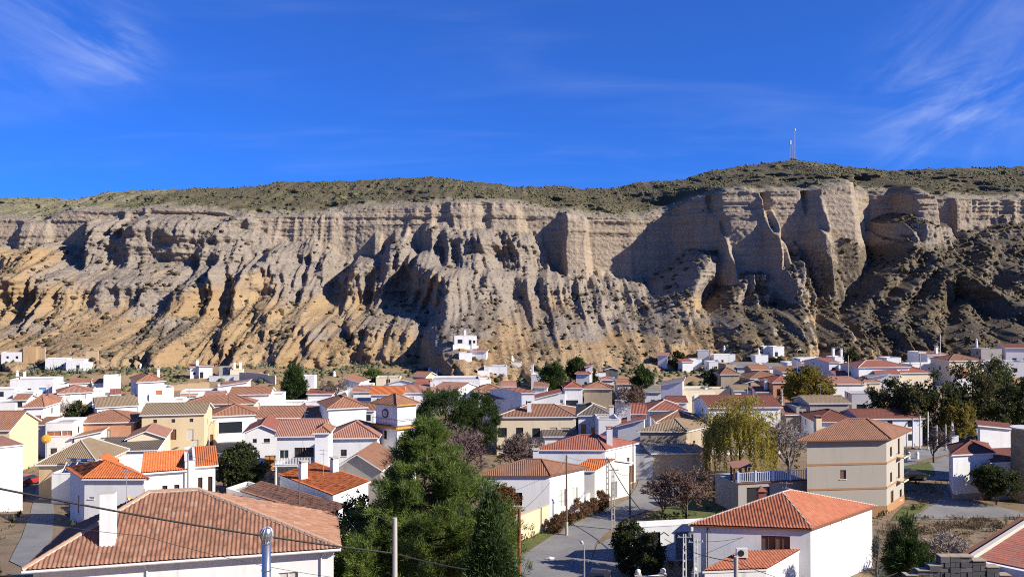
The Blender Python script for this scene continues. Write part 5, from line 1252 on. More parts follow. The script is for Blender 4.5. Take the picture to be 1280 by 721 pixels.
leafmat('scrub', (0.065,0.072,0.030), (0.165,0.165,0.078), 0.1); leafmat('agave', (0.085,0.10,0.072), (0.20,0.215,0.165), 0.1); leafmat('dry', (0.12,0.085,0.045), (0.29,0.21,0.12), 0.2); leafmat('slope_scrub', (0.045,0.038,0.02), (0.125,0.10,0.055), 0.1); leafmat('reed', (0.09,0.065,0.035), (0.20,0.145,0.085), 0.2); leafmat('weeds', (0.05,0.07,0.018), (0.13,0.13,0.045), 0.25)
leafmat('park_green', (0.035,0.052,0.018), (0.12,0.13,0.045), 0.35)
simple('bark', (0.13,0.095,0.07), 0.95, 0, 0.05, 0.3, 4.0); simple('bark_pale', (0.22,0.18,0.15), 0.95, 0, 0.05, 0.3, 4.0); simple('twig', (0.17,0.125,0.105), 0.95, 0, 0.05, 0.3, 2.0); simple('twig_red', (0.19,0.125,0.09), 0.95, 0, 0.05, 0.3, 2.0)
def blades(name, C, D, length, width, k, mat, parent, rng, spread=0.8, clump=None, droop=0.0):
    """leaves as small diamonds: k per centre C, leaning along D"""
    N = len(C); Cc = np.repeat(C, k, 0); Dd = np.repeat(D, k, 0)+rng.normal(0, spread, (N*k, 3)); Dd[:, 2] -= droop
    Dd /= np.linalg.norm(Dd, axis=1)[:, None]+1e-9
    S = np.cross(Dd, rng.normal(0, 1, (N*k, 3))); S /= np.linalg.norm(S, axis=1)[:, None]+1e-9
    L = length*(0.6+0.7*rng.rand(N*k, 1)); Wd = width*(0.7+0.6*rng.rand(N*k, 1))
    b = Cc+rng.normal(0, length*0.25, (N*k, 3))
    V = np.stack([b, b+Dd*L*0.5+S*Wd*0.5, b+Dd*L, b+Dd*L*0.5-S*Wd*0.5], 1).reshape(-1, 3)
    me = np_mesh(name, V, np.arange(N*k*4).reshape(-1, 4))
    ct = rng.rand(N) if clump is None else clump
    fattr(me, 'tint', np.clip(np.repeat(ct, k)*0.75+rng.rand(N*k)*0.35-0.05, 0, 1))
    return finish(name, me, mat, parent)
def limb_tree(mb, base, top, r0, rng, n=6, spread=0.5, sway=0.15):
    """trunk with a few tapered limbs"""
    base = Vector(base); top = Vector(top); H_ = (top-base).length; pts = []
    for i in range(6):
        t = i/5; pts.append(base.lerp(top, t)+Vector((rng.uniform(-1,1), rng.uniform(-1,1), 0))*sway*H_*0.15*t)
    mb.tube(pts, [r0*(1-0.8*i/5)*(1.35 if i == 0 else 1) for i in range(6)], 7)
    for k in range(n):
        t = rng.uniform(0.25, 0.85); p = base.lerp(top, t); a = rng.uniform(0, 6.28); l = H_*spread*(1.05-t)*rng.uniform(0.7, 1.2)
        q = p+Vector((math.cos(a)*l, math.sin(a)*l, l*rng.uniform(0.3, 0.9)))
        mb.tube([p, p.lerp(q, .5)+Vector((0,0,-.06*l)), q], [r0*(1-t)*.55+.02, r0*(1-t)*.35+.015, .015], 5)
def crown_points(rng, n, rx, ry, rz, lump=0.35, shell=0.55, cone=0.0, seed=0, flat=0.0):
    """points in an uneven crown volume centred on 0 (z from -rz to rz), grouped in clumps"""
    m = max(8, n//26)
    d = rng.normal(0, 1, (m, 3)); d /= np.linalg.norm(d, axis=1)[:, None]
    rr = shell+(1-shell)*rng.rand(m)**0.6
    cc = d*rr[:, None]
    z = cc[:, 2]; k = 1-cone*np.clip((z+1)/2, 0, 1)**0.9
    cc[:, 0] *= k; cc[:, 1] *= k
    cc *= (1+lump*0.6*(rng.rand(m, 1)-.5))
    idx = rng.randint(0, m, n)
    P = cc[idx]+rng.normal(0, 0.12, (n, 3))*np.array([1, 1, 0.8])
    C = P*np.array([rx, ry, rz]); ct = rng.rand(m)[idx]
    D = P.copy(); D[:, 2] += 0.35; D /= np.linalg.norm(D, axis=1)[:, None]+1e-9
    return C, D, ct
def place(px, py, d=None):
    if d is None: d = hit(px, py, 0.0)
    x = (px-640)/F*d; return Vector((x, d, g(x, d)))
def leafy(name, label, cat, px, base_py, top_py, wpx, mat, n=1500, k=4, leaf=(0.35, 0.2), d=None, trunk_frac=0.3, cone=0.0, shell=0.5, spread=0.9, droop=0.0, bark='bark', lump=0.35, seed=1, group=None, cpx=None):
    rng = np.random.RandomState(seed); rn = random.Random(seed)
    o = place(px, base_py, d); d = o.y; ztop = CZ+(HOR-top_py)/F*d; Ht = max(1.0, ztop-o.z); w = wpx/F*d
    root = empty(name, o); tag(root, label, cat, group)
    tf = trunk_frac; rz = Ht*(1-tf)/2; cz = Ht*tf+rz
    mb = MB(); limb_tree(mb, (0,0,-.3), (0,0,Ht*.9), max(.08, Ht*.022), rn, 9, .38); mb.build('trunk', MATS[bark], root)
    C, D, ct = crown_points(rng, n, w/2, w/2, rz, lump, shell, cone)
    C[:, 2] += cz; C[:, 2] = np.maximum(C[:, 2], 0.15)
    if cpx: C[:, 0] += (cpx-px)/F*d
    blades('crown', C, D, leaf[0], leaf[1], k, MATS[mat], root, rng, spread, ct, droop)
    return root
def big_pine():
    rng = np.random.RandomState(11); rn = random.Random(11)
    d = 62.0; o = place(534, 720, d); ztop = CZ+(HOR-527)/F*d; Ht = ztop-o.z
    root = empty('pine_tree', o); tag(root, 'huge bushy green pine towering over the road and houses', 'tree')
    tr = MB(); tr.tube([(0,0,-.4),(.1,0,Ht*.35),(-.1,.1,Ht*.7),(0,0,Ht*.97)], [.42,.32,.18,.03], 9); tr.build('trunk', MATS['bark'], root)
    C = []; D = []; ct = []; br = MB()
    for i in range(150):
        t = 0.06+0.93*rng.rand()**0.95; z = Ht*t
        Rm = 6.7*np.interp(t, [0, .12, .3, .5, .7, .85, 1], [.86, 1.0, .97, .80, .52, .30, .05])*(0.72+0.42*rng.rand())
        a = rng.rand()*6.283; dirv = np.array([math.cos(a), math.sin(a), 0.0])
        if dirv[0] > .5: Rm *= .95
        rise = Rm*(0.12+0.35*rng.rand())
        P0 = np.array([0, 0, z]); tip = P0+dirv*Rm+np.array([0, 0, rise])
        br.tube([P0, P0*.5+tip*.5-np.array([0,0,.08*Rm]), tip], [.09*(1-t)+.03, .05*(1-t)+.02, .012], 4)
        nt = int(28+38*(1-t)); c0 = rng.rand()
        for j in range(nt):
            s = 0.28+0.74*rng.rand()**0.7
            p = P0+(tip-P0)*s+np.array([0, 0, -.08*Rm*math.sin(math.pi*min(1, s))])+rng.normal(0, .10*Rm*(.5+.6*s), 3)*np.array([1, 1, .55])
            C.append(p); v = dirv*0.8+np.array([0, 0, .9])+rng.normal(0, .3, 3); D.append(v/np.linalg.norm(v)); ct.append(np.clip(c0*.6+.4*rng.rand(), 0, 1))
    br.build('branches', MATS['bark'], root)
    blades('crown', np.array(C), np.array(D), .46, .042, 30, MATS['pine'], root, rng, .5, np.array(ct))
big_pine()
leafy('conifer', 'dark feathery conifer at the foot of the huge pine', 'tree', 612, 760, 618, 84, 'thuja', 3200, 8, (.36,.07), 54, .02, .75, .55, .45, seed=4)
leafy('holm_oak_bush', 'dark dense evergreen bush beside the huge pine', 'bush', 446, 735, 622, 66, 'oak', 2600, 6, (.22,.13), 66, .05, .2, seed=5)
leafy('pine_sapling', 'young light green pine under the huge pine', 'tree', 452, 745, 665, 58, 'pine', 1300, 12, (.36,.05), 56, .05, .5, .5, .6, seed=6)
leafy('holm_oak', 'dark round evergreen tree beside the village street', 'tree', 302, 613, 556, 60, 'oak', 3400, 5, (.30,.2), None, .08, .1, seed=7)
leafy('pine_tree', 'tall dark pine standing alone below the terraced bank', 'tree', 368, 506, 459, 36, 'pine_dark', 1800, 10, (.75,.13), None, .08, .62, .5, .6, seed=8)
leafy('pine_tree', 'small round pine beside the vivid red-roofed house', 'tree', 465, 490, 463, 28, 'pine', 1100, 8, (.7,.14), None, .1, .2, seed=9)
leafy('pine_tree', 'spreading umbrella pine behind purple-brown bare tree', 'tree', 557, 592, 489, 78, 'pine_dark', 2400, 12, (.5,.075), 124, .52, .1, .6, .6, seed=10)
leafy('pine_tree', 'rounded dark green pine overhanging the ochre villa', 'tree', 602, 592, 491, 44, 'pine_dark', 1700, 12, (.5,.075), 126, .35, .1, .6, .6, seed=12)
leafy('pine_tree', 'larger of two dark pines beside a white cave cottage', 'tree', 692, 500, 455, 36, 'pine_dark', 1400, 8, (.75,.15), None, .1, .35, seed=13)
leafy('pine_tree', 'smaller dark pine crowning the red bungalow', 'tree', 722, 482, 448, 30, 'pine_dark', 1000, 8, (.75,.15), None, .2, .2, seed=14)
leafy('cypress', 'narrow dark shrub tree beside white cube house', 'tree', 741, 482, 463, 12, 'oak', 500, 5, (.5,.3), None, .05, .4, seed=15)
leafy('holm_oak', 'dark evergreen above the brown bare tree', 'tree', 802, 504, 461, 34, 'pine_dark', 1400, 7, (.6,.2), None, .1, .2, seed=16)
leafy('willow', 'weeping willow with yellowing leaves before a white house', 'tree', 924, 594, 496, 92, 'willow', 900, 4, (.4,.14), 118, .45, .1, .4, .8, seed=17)
leafy('poplar', 'golden autumn tree beside red-roofed brick house', 'tree', 1010, 522, 455, 58, 'golden', 3600, 5, (.42,.3), None, .1, .15, .35, seed=18)
RT = [(1112,548,476,54,'olive',20,'olive tree with reddish twigs beside sand-coloured house'),(1140,552,482,52,'olive',21,'leafy olive tree behind the white flagpoles'),(1176,552,470,58,'park_green',22,'broad dark evergreen tree beside the stone monument'),
      (1216,552,456,60,'olive',23,'tall grey-green tree below the cream hip-roofed house'),(1256,552,462,62,'park_green',24,'wide dark evergreen tree behind the L-shaped house'),(1240,540,447,44,'olive',25,'high rounded olive crown at the dark slope foot'),(1290,552,470,60,'park_green',26,'heavy dark tree overhanging the round stone tower'),(1196,556,500,40,'golden',27,'yellow-green leafy tree between dark evergreens')]
for (px, by, ty, w, m, sd, lb) in RT: leafy('park_tree', lb, 'tree', px, by, ty, w*.92, m, 1500, 5, (.45,.24), None, .18, .05, .5, 1.1, seed=sd, lump=.7)
leafy('orange_tree', 'small round evergreen tree with bare trunk before white wing', 'tree', 1244, 630, 582, 52, 'oak', 2600, 5, (.26,.17), None, .26, .1, seed=30)
leafy('juniper', 'bushy green juniper beside the blank sunlit side wall', 'bush', 1134, 735, 650, 70, 'thuja', 1700, 9, (.5,.06), 68, .02, .55, .3, .5, seed=31)
leafy('sapling', 'thin spiky grey sapling against the blank sunlit wall', 'tree', 1095, 735, 655, 22, 'agave', 300, 6, (.3,.03), 64, .03, .85, .3, .4, seed=32, bark='twig')
leafy('oleander', 'dark evergreen bush overhanging the garage carport', 'bush', 788, 706, 654, 44, 'oak', 1900, 6, (.24,.12), 78, .05, .1, seed=33)
leafy('oleander', 'low dark bush beside the garage gate pillars', 'bush', 812, 712, 670, 40, 'oak', 1300, 6, (.24,.12), 76, .05, .1, seed=34)
leafy('autumn_shrub', 'orange-brown autumn shrub beside the ochre garden wall', 'bush', 628, 668, 606, 46, 'autumn', 1500, 4, (.25,.16), 92, .1, .1, .4, seed=35, bark='twig')
leafy('autumn_shrub', 'mottled green and brown shrub at the ochre garden wall corner', 'bush', 634, 685, 632, 34, 'olive', 900, 5, (.22,.14), 84, .05, .1, seed=36)
HEDGE = [(694,664,644,24),(710,655,636,22),(725,647,624,26),(739,642,622,20),(751,637,612,18)]
for i, (px, by, ty, w) in enumerate(HEDGE): leafy('hedge_shrub', 'tangled russet hedge shrub along the road verge wall', 'bush', px, by, ty, w, 'russet', 700, 4, (.26,.08), None, .03, .05, .3, seed=40+i, bark='twig_red', group='russet hedge along the verge')
leafy('street_tree', 'small dark tree in front of the pale ochre house', 'tree', 228, 552, 531, 18, 'oak', 700, 5, (.3,.2), None, .15, .1, seed=50)
leafy('street_tree', 'dark bushy tree beside the bare pale tree', 'tree', 100, 524, 503, 28, 'oak', 900, 5, (.5,.3), None, .05, .1, seed=51)
leafy('garden_tree', 'dark green garden tree beside the earth-coloured house', 'tree', 893, 494, 462, 26, 'oak', 900, 5, (.6,.35), None, .1, .1, seed=52)
leafy('olive_bush', 'round olive bush beside ruined white cave house', 'bush', 847, 456, 440, 20, 'olive', 600, 5, (.7,.4), None, .05, .1, seed=53)
leafy('olive_bush', 'round olive-brown bush beneath the slope shadow', 'bush', 967, 463, 447, 20, 'olive', 600, 5, (.6,.35), None, .05, .1, seed=54)
leafy('garden_tree', 'dark shrub tree beside roof terrace house', 'tree', 1064, 466, 440, 18, 'oak', 600, 5, (.6,.35), None, .1, .1, seed=55)
leafy('garden_shrub', 'low grey-brown shrubs under the tall dark pine', 'bush', 352, 512, 498, 34, 'scrub', 700, 5, (.5,.25), None, .02, .1, seed=56)
leafy('garden_shrub', 'dark garden shrub in front of red gable house', 'bush', 322, 574, 556, 22, 'oak', 700, 5, (.25,.16), None, .05, .1, seed=57)
# willow strands: hanging shoots
def willow_strands():
    rng = np.random.RandomState(61); d = 118; o = place(924, 594, d); root = [x for x in bpy.data.objects if x.get('label', '').startswith('weeping willow')][0]
    ztop = CZ+(HOR-500)/F*d-o.z; C = []; D = []; ct = []
    for i in range(330):
        a = rng.rand()*6.283; r = 5.1*rng.rand()**.5; z0 = ztop*(0.98-0.34*(r/5.1)**2)*(0.8+.2*rng.rand()); ln = min(z0-.6, 1.6+5.2*rng.rand()*(0.4+.6*r/5.1)); c0 = rng.rand()
        x, y = r*math.cos(a), r*math.sin(a); n = int(ln*9)
        for j in range(n):
            s = j/n; C.append((x+.12*math.sin(3*s+i)+rng.normal(0,.05), y+rng.normal(0,.05), z0-ln*s)); D.append((0, 0, -1)); ct.append(c0)
    blades('hanging_shoots', np.array(C), np.array(D, float), .36, .10, 3, MATS['willow'], root, rng, .45, np.array(ct))
willow_strands()
# ---- bare trees
def bare(name, label, px, base_py, top_py, wpx, mat='twig', d=None, levels=5, seed=1, dens=1.0, rad=1.0, up=0.5):
    rn = random.Random(seed); o = place(px, base_py, d); d = o.y; Ht = CZ+(HOR-top_py)/F*d-o.z; w = wpx/F*d
    root = empty(name, o); tag(root, label, 'tree'); tr = MB(); tw = MB()
    def grow(p, v, l, r, lev):
        q = p+v*l; mid = p.lerp(q, .5)+Vector((rn.uniform(-1,1), rn.uniform(-1,1), rn.uniform(-1,1)))*l*.08
        (tr if lev < 2 else tw).tube([p, mid, q], [max(r,.032), max(r*.8,.03), max(r*.6,.024)], 6 if lev < 2 else 3, cap=False)
        if lev >= levels: return
        n = 3 if lev < 3 else int(2+rn.random()*2*dens)
        for k in range(n):
            t = .45+.55*(k+rn.random())/n; s = p.lerp(q, min(1, t))
            ax = Vector((rn.gauss(0,1), rn.gauss(0,1), rn.gauss(0,.6))).normalized()
            nv = (v*.75+ax*.78+Vector((0,0,up*.35))).normalized(); nv.x *= w/Ht*1.25 if lev < 2 else 1; nv.y *= w/Ht*1.25 if lev < 2 else 1
            grow(s, nv.normalized(), l*rn.uniform(.58,.82), r*.55, lev+1)
    L0 = Ht*.30
    grow(Vector((0,0,-.2)), Vector((0,0,1)), L0, Ht*.02*rad, 0)
    for k in range(4):
        a = rn.uniform(0, 6.28); grow(Vector((0,0,L0*.75)), Vector((math.cos(a)*.65, math.sin(a)*.65, .8)).normalized(), Ht*.27, Ht*.012*rad, 1)
    tr.build('trunk', MATS['bark' if mat != 'twig_pale' else 'bark_pale'], root); tw.build('crown', MATS[mat], root)
simple('twig_pale', (0.32,0.27,0.23), 0.95, 0, 0.05, 0.3, 2.0); simple('twig_purple', (0.19,0.125,0.12), 0.95, 0, 0.05, 0.3, 2.0)
bare('bare_tree', 'wide purple-brown leafless tree before the umbrella pine', 572, 602, 503, 92, 'twig_purple', 108, 6, 3, 2.2, 1.3)
bare('bare_tree', 'leafless brown tree between huge pine and ochre villa', 548, 606, 520, 60, 'twig_purple', 104, 6, 13, 2.0, 1.2)
bare('bare_tree', 'thin leafless tree in front of the ochre villa', 648, 592, 528, 44, 'twig', 116, 6, 4, 1.8)
bare('bare_tree', 'pale sprawling leafless tree beside the brick-red hip roof', 668, 592, 535, 40, 'twig_pale', 118, 6, 5, 1.6)
bare('bare_tree', 'reddish-brown leafless tree above the charcoal roof', 786, 522, 472, 54, 'twig_red', None, 6, 6, 2.2, 1.6)
bare('bare_tree', 'dense brown leafless tree on the verge by green gate', 858, 640, 566, 70, 'twig_red', 97, 6, 7, 2.2, 1.2)
bare('bare_tree', 'slight greyish leafless tree at the road bend', 828, 640, 585, 36, 'twig', 96, 6, 8, 1.2)
bare('bare_tree', 'pale leafless tree between willow and beige block', 985, 596, 506, 46, 'twig_pale', 116, 6, 9, 1.1)
bare('bare_tree', 'pale bare tree before the faded pink hip roof', 82, 526, 488, 28, 'twig_pale', None, 5, 10, 1.0, 1.6)
bare('bare_tree', 'umbrella-shaped bare tree above the russet arcaded house', 416, 508, 466, 44, 'twig', None, 6, 14, 1.3, 1.8)
bare('bare_tree', 'small bare tree before the angular white barn', 848, 508, 488, 24, 'twig_purple', None, 5, 15, 1.0, 1.6)
bare('bare_tree', 'bare tree before the white flagpoles', 1166, 578, 522, 22, 'twig', None, 5, 16, 1.0, 1.2)
bare('bare_shrub', 'dry leafless shrub in the field beside clay terrace', 1188, 700, 652, 56, 'twig_pale', 76, 6, 17, 1.2, .8)
# ---- scrub, scree and weeds that nobody could count
def ico():
    t = (1+5**.5)/2; v = np.array([(-1,t,0),(1,t,0),(-1,-t,0),(1,-t,0),(0,-1,t),(0,1,t),(0,-1,-t),(0,1,-t),(t,0,-1),(t,0,1),(-t,0,-1),(-t,0,1)], float); v /= np.linalg.norm(v[0])
    f = np.array([(0,11,5),(0,5,1),(0,1,7),(0,7,10),(0,10,11),(1,5,9),(5,11,4),(11,10,2),(10,7,6),(7,1,8),(3,9,4),(3,4,2),(3,2,6),(3,6,8),(3,8,9),(4,9,5),(2,4,11),(6,2,10),(8,6,7),(9,8,1)]); return v, f
def blobs(name, P, size, mat, rng, flat=0.8, rough=0.35):
    v, f = ico(); N = len(P); s = np.asarray(size).reshape(-1, 1, 1)*np.ones((N, 1, 1))
    V = v[None]*(1+rough*(rng.rand(N, 12, 1)-.5)*2)*s*np.array([1, 1, flat]); V = V+P[:, None, :]
    me = np_mesh(name, V.reshape(-1, 3), (f[None]+np.arange(N)[:, None, None]*12).reshape(-1, 3))
    fattr(me, 'tint', np.clip(np.repeat(rng.rand(N), 20)*.7+rng.rand(N*20)*.3, 0, 1)); o = finish(name, me, mat); o['kind'] = 'stuff'; return o
def cliff_scrub():
    rng = np.random.RandomState(77); X, Y, Z = CL['X'], CL['Y'], CL['Z']; wgt = np.clip(CL['veg'], 0, 1)**1.3*np.clip(CL['nz']+.25, .05, 1)*np.where(CL['top'], .8, 1.0)
    wgt = wgt*np.where(CL['wall'] > .5, .25, 1)*np.where(CL['top'], .35+1.3*(fbm(X/7.0, Z/4.0, 3, 201) > 0), .5+.9*(fbm(X/10.0, Z/8.0, 3, 203) > .05)); wgt[:, :60] = 0; wgt[:, -60:] = 0
    for nm, cond, cnt, mt in (('hill_scrub', CL['top'], 14000, 'scrub'), ('slope_scrub', ~CL['top'], 10500, 'slope_scrub')):
        w = (wgt*cond).ravel(); idx = rng.choice(len(w), cnt, p=w/w.sum())
        P = np.stack([X.ravel()[idx], Y.ravel()[idx]-.15, Z.ravel()[idx]+.12], 1)+rng.normal(0, .2, (cnt, 3)); sz = .18+1.05*rng.rand(cnt)**3.2
        blobs(nm, P, sz if nm[0] == 's' else sz*.5, MATS[mt], rng, .7, .5)
    # skyline bushes
    i = rng.choice(np.arange(120, X.shape[1]-120), 240); P = np.stack([X[-1, i], Y[-1, i]+rng.rand(240)*2, Z[-1, i]+.2], 1); blobs('skyline_scrub', P, .15+.55*rng.rand(240)**5, MATS['scrub'], rng, 1.0)
    # fallen blocks on the slopes
    w = (np.clip(CL['nz'], 0, 1)*(~CL['top'])*(Z < 40)).ravel(); idx = rng.choice(len(w), 2600, p=w/w.sum())
    P = np.stack([X.ravel()[idx], Y.ravel()[idx]-.1, Z.ravel()[idx]+.05], 1); blobs('scree', P, .15+.5*rng.rand(2600)**3, MATS['cliff_rock'], rng, .8, .5)
cliff_scrub()
def mask_grid():
    x0, y0, nx, ny = -180, 40, 400, 240; M = np.zeros((ny, nx), bool)
    yy, xx = np.mgrid[0:ny, 0:nx]; cx = x0+xx+.5; cy = y0+yy+.5
    for o in list(bpy.data.objects):
        if o.type != 'MESH': continue
        if o.get('kind') == 'structure' and o.name.split('.')[0] not in ('ground', 'cliff', 'lawn', 'grass_verge', 'verge_field'):
            c = np.empty(len(o.data.vertices)*3); o.data.vertices.foreach_get('co', c); c = c.reshape(-1, 3)
            for dx in (-.5, .5):
                i = np.clip((c[:, 0]-x0+dx).astype(int), 0, nx-1); j = np.clip((c[:, 1]-y0+dx).astype(int), 0, ny-1); M[j, i] = True
    for P in FOOT:
        q = np.array([[p.x, p.y] for p in P]); ins = np.ones_like(M)
        for k in range(4):
            a, b = q[k], q[(k+1) % 4]; ins &= ((b[0]-a[0])*(cy-a[1])-(b[1]-a[1])*(cx-a[0])) > -1.0
        M |= ins
    return M, x0, y0
def ground_cover():
    rng = np.random.RandomState(88); M, x0, y0 = mask_grid(); ny, nx = M.shape
    free = np.argwhere(~M)
    def pick(n, cond):
        f = free[cond(free[:, 1]+x0, free[:, 0]+y0)]; i = rng.randint(0, len(f), n); p = f[i]+rng.rand(n, 2); x = p[:, 1]+x0; y = p[:, 0]+y0
        return np.stack([x, y, G(x, y)], 1)
    up = lambda n: np.tile([0, 0, 1.0], (n, 1))
    # weeds and dry grass tufts in yards and waste ground
    P = pick(5200, lambda x, y: (y < 175) & (np.abs(x) < y*.7+8) & (fbm(x/9.0, y/9.0, 3, 5) > -.12)); blades('dry_grass', P, up(len(P)), .45, .07, 7, MATS['dry'], None, rng, .6)['kind'] = 'stuff'
    P = pick(2600, lambda x, y: (y < 175) & (np.abs(x) < y*.7+8) & (fbm(x/8.0+9, y/8.0, 3, 6) > .02)); blades('weeds', P, up(len(P)), .38, .10, 7, MATS['weeds'], None, rng, .7)['kind'] = 'stuff'
    P = pick(1500, lambda x, y: (y < 190) & (np.abs(x) < y*.7+8) & (fbm(x/12.0+4, y/12.0, 3, 7) > .05)); P[:, 2] += .2; blades('garden_scrub', P, up(len(P)), .5, .22, 12, MATS['olive'], None, rng, .9)['kind'] = 'stuff'
    # field of dead reeds beyond the red-roofed house
    f = np.array([gp(1108+rng.rand()*175, 646+26*rng.rand()) for _ in range(1100)]); f = f[fbm(f[:, 0]/2.5, f[:, 1]/2.0, 3, 8) > -.1]; f[:, 2] = G(f[:, 0], f[:, 1]); blades('dead_reeds', f, up(len(f)), .42, .06, 10, MATS['reed'], None, rng, .8)['kind'] = 'stuff'
    # agave and prickly pear banks, scrub at the cliff foot
    def bank(n, xa, xb, ya, yb):
        out = []
        for _ in range(n):
            px = xa+(xb-xa)*rng.rand(); y = ya+(yb-ya)*rng.rand(); x = (px-640)/F*y; out.append((x, y, float(G(x, y))))
        return np.array(out)
    P = np.concatenate([bank(230, -10, 130, 230, 250), bank(230, 130, 235, 236, 258), bank(70, 290, 420, 246, 262), bank(60, 360, 460, 244, 262)]); P = P[fbm(P[:, 0]/6.0, P[:, 1]/5.0, 3, 14) > -.08]; k_ = rng.rand(len(P)) < .55; blades('agave_bank', P[k_], up(int(k_.sum())), 1.25, .36, 9, MATS['agave'], None, rng, .8)['kind'] = 'stuff'; blades('prickly_pear_bank', P[~k_], up(int((~k_).sum())), .7, .45, 12, MATS['weeds'], None, rng, 1.0)['kind'] = 'stuff'
    P = bank(5200, -40, 1330, 214, 280); P = P[fbm(P[:, 0]/9.0, P[:, 1]/7.0, 3, 9) > -.10]; P[:, 2] += .1; blobs('foot_scrub', P, .3+.8*rng.rand(len(P))**2, MATS['scrub'], rng)
    P = bank(1500, -40, 1330, 190, 240); P = P[fbm(P[:, 0]/9.0, P[:, 1]/7.0, 3, 10) > .05]; blobs('bank_scrub', P, .3+.6*rng.rand(len(P))**2, MATS['olive'], rng)
ground_cover()
# ------------------------------------------------------------------ poles, lamps, wires, cars and small things
UP = Vector((0, 0, 1))
def pole(name, label, px, base_py, top_py, r, mat, d=None, cat='pole', base_mat=None, cross=None, group=None):
    o = place(px, base_py, d); h = CZ+(HOR-top_py)/F*o.y-o.z
    root = empty(name, o); tag(root, label, cat, group)
    m = MB(); m.tube([(0,0,-.3),(0,0,h)], [r, r*.72], 9); m.build('shaft', MATS[mat], root)
    if base_mat: m = MB(); m.tube([(0,0,-.2),(0,0,1.5)], [r*1.35, r*1.3], 8); m.build('footing', MATS[base_mat], root)
    if cross:
        for z in cross:
            m = MB(); m.box((0,0,h-z), 1.3, .09, .09); ca = m.build('crossarm', MATS['galv'], root)
            for x in (-.55, 0, .55): m = MB(); m.lathe((x,0,h-z+.092), [(.03,0),(.06,.04),(.03,.09),(.05,.13),(.01,.16)], 7); m.build('insulator', MATS['oldwhite'], ca)
    return root, o, h
def lattice_pole(label, px, base_py, top_py, d=None, w=.34, mat='concrete_pole', name='lattice_pole'):
    """pre-cast or steel pole of two legs joined by rungs"""
    o = place(px, base_py, d); h = CZ+(HOR-top_py)/F*o.y-o.z; root = empty(name, o); tag(root, label, 'pole')
    for s in (-1, 1): m = MB(); m.tube([(s*w/2,0,-.3),(s*w*.3,0,h)], [.075,.055], 5); m.build('leg', MATS[mat], root)
    n = int(h/.7); me = None
    for k in range(n):
        z = .3+k*.7; ww = w-(w*.4)*z/h
        m = MB(); m.box((0,0,z), ww, .09, .16); m.build('rung', MATS[mat], root)
    m = MB(); m.box((0,0,h-.3), 1.2, .08, .08); c = m.build('crossarm', MATS['galv'], root)
    for x in (-.5, .5): m = MB(); m.lathe((x,0,h-.218), [(.03,0),(.06,.04),(.03,.09),(.01,.14)], 7); m.build('insulator', MATS['oldwhite'], c)
    return o, h
_, oA, hA = pole('utility_pole', 'pale round concrete pole in front of the huge pine', 494, 800, 646, .17, 'concrete_pole', 44)
_, oB, hB = pole('utility_pole', 'rust-brown iron pole beside the road at the conifer', 649, 745, 634, .16, 'rust', 62)
_, oC, hC = pole('utility_pole', 'slim dark wooden pole with pale footing on the verge', 708, 668, 568, .13, 'wood_pole', None, base_mat='concrete_pole')
oD, hD = lattice_pole('tall pre-cast lattice pole where the hedge ends', 759, 636, 570)
oE, hE = lattice_pole('pale pre-cast lattice pole at the road edge by the garage', 766, 661, 584)
_, oF, hF = pole('utility_pole', 'short wooden pole at the road bend', 787, 643, 590, .11, 'wood_pole')
_, oG, hG = pole('utility_pole', 'wooden pole beside the white end of brick-red roof', 791, 610, 553, .11, 'wood_pole')
oI, hI = lattice_pole('white steel lattice post in front of garage pier', 855, 735, 666, 70, .3, 'white_metal')
oJ, hJ = lattice_pole('white steel lattice post in front of steel shutter', 869, 740, 672, 66, .34, 'white_metal')
_, oK, hK = pole('utility_pole', 'stub of pale concrete pole beside red lean-to', 919, 790, 694, .17, 'concrete_pole', 47)
_, oL, hL = pole('utility_pole', 'thin dark pole beside white chimney of vivid orange house', 375, 668, 584, .09, 'wood_pole', 80)
_, oM, hM = pole('utility_pole', 'slender grey pole before white pier of orange-roofed house', 236, 640, 566, .10, 'galv', 82)
_, oN, hN = pole('utility_pole', 'wooden pole in front of the cement gable', 485, 500, 466, .12, 'wood_pole', 190)
pole('utility_pole', 'pole beside russet hip roof of cream house', 286, 520, 492, .11, 'wood_pole', 158)
pole('utility_pole', 'grey pole by the long parapet house', 237, 508, 484, .12, 'galv', 172)
pole('utility_pole', 'tall white mast beside orange lean cave house', 1175, 452, 418, .13, 'white_metal', 225)
pole('utility_pole', 'pale pole in front of narrow white terrace house', 1060, 472, 444, .14, 'concrete_pole', 200)
pole('utility_pole', 'white pole beside balcony of brick house', 977, 508, 488, .11, 'white_metal', 165)
pole('utility_pole', 'wooden pole before angular barn wing', 934, 498, 480, .12, 'concrete_pole', 168)
pole('utility_pole', 'concrete pole beside sand-coloured house', 1150, 462, 441, .13, 'concrete_pole', 205)
def lamp(label, px, base_py, top_py, d=None, arm=1.2, ang=0.0, arm_rise=.5, mat='galv', name='street_lamp'):
    o = place(px, base_py, d); h = CZ+(HOR-top_py)/F*o.y-o.z; root = empty(name, o, ang); tag(root, label, 'street lamp')
    m = MB(); m.tube([(0,0,-.2),(0,0,h-arm_rise)], [.09,.06], 8); m.build('post', MATS[mat], root)
    m = MB(); m.tube([(0,0,h-arm_rise),(arm*.35,0,h-.15),(arm,0,h)], [.05,.04,.035], 7); m.build('arm', MATS[mat], root)
    m = MB(); m.tube([(arm-.05,0,h),(arm+.25,0,h+.06),(arm+.6,0,h+.05)], [.06,.13,.06], 8); hd = m.build('lamp_head', MATS['white_metal'], root)
    m = MB(); m.tube([(arm+.1,0,h-.02),(arm+.5,0,h-.02)], .085, 8); m.build('lens', MATS['dish_white'], hd)
lamp('street lamp with long white arm over the road', 650, 752, 697, 60, 1.9, 0.0, 1.6, 'galv')
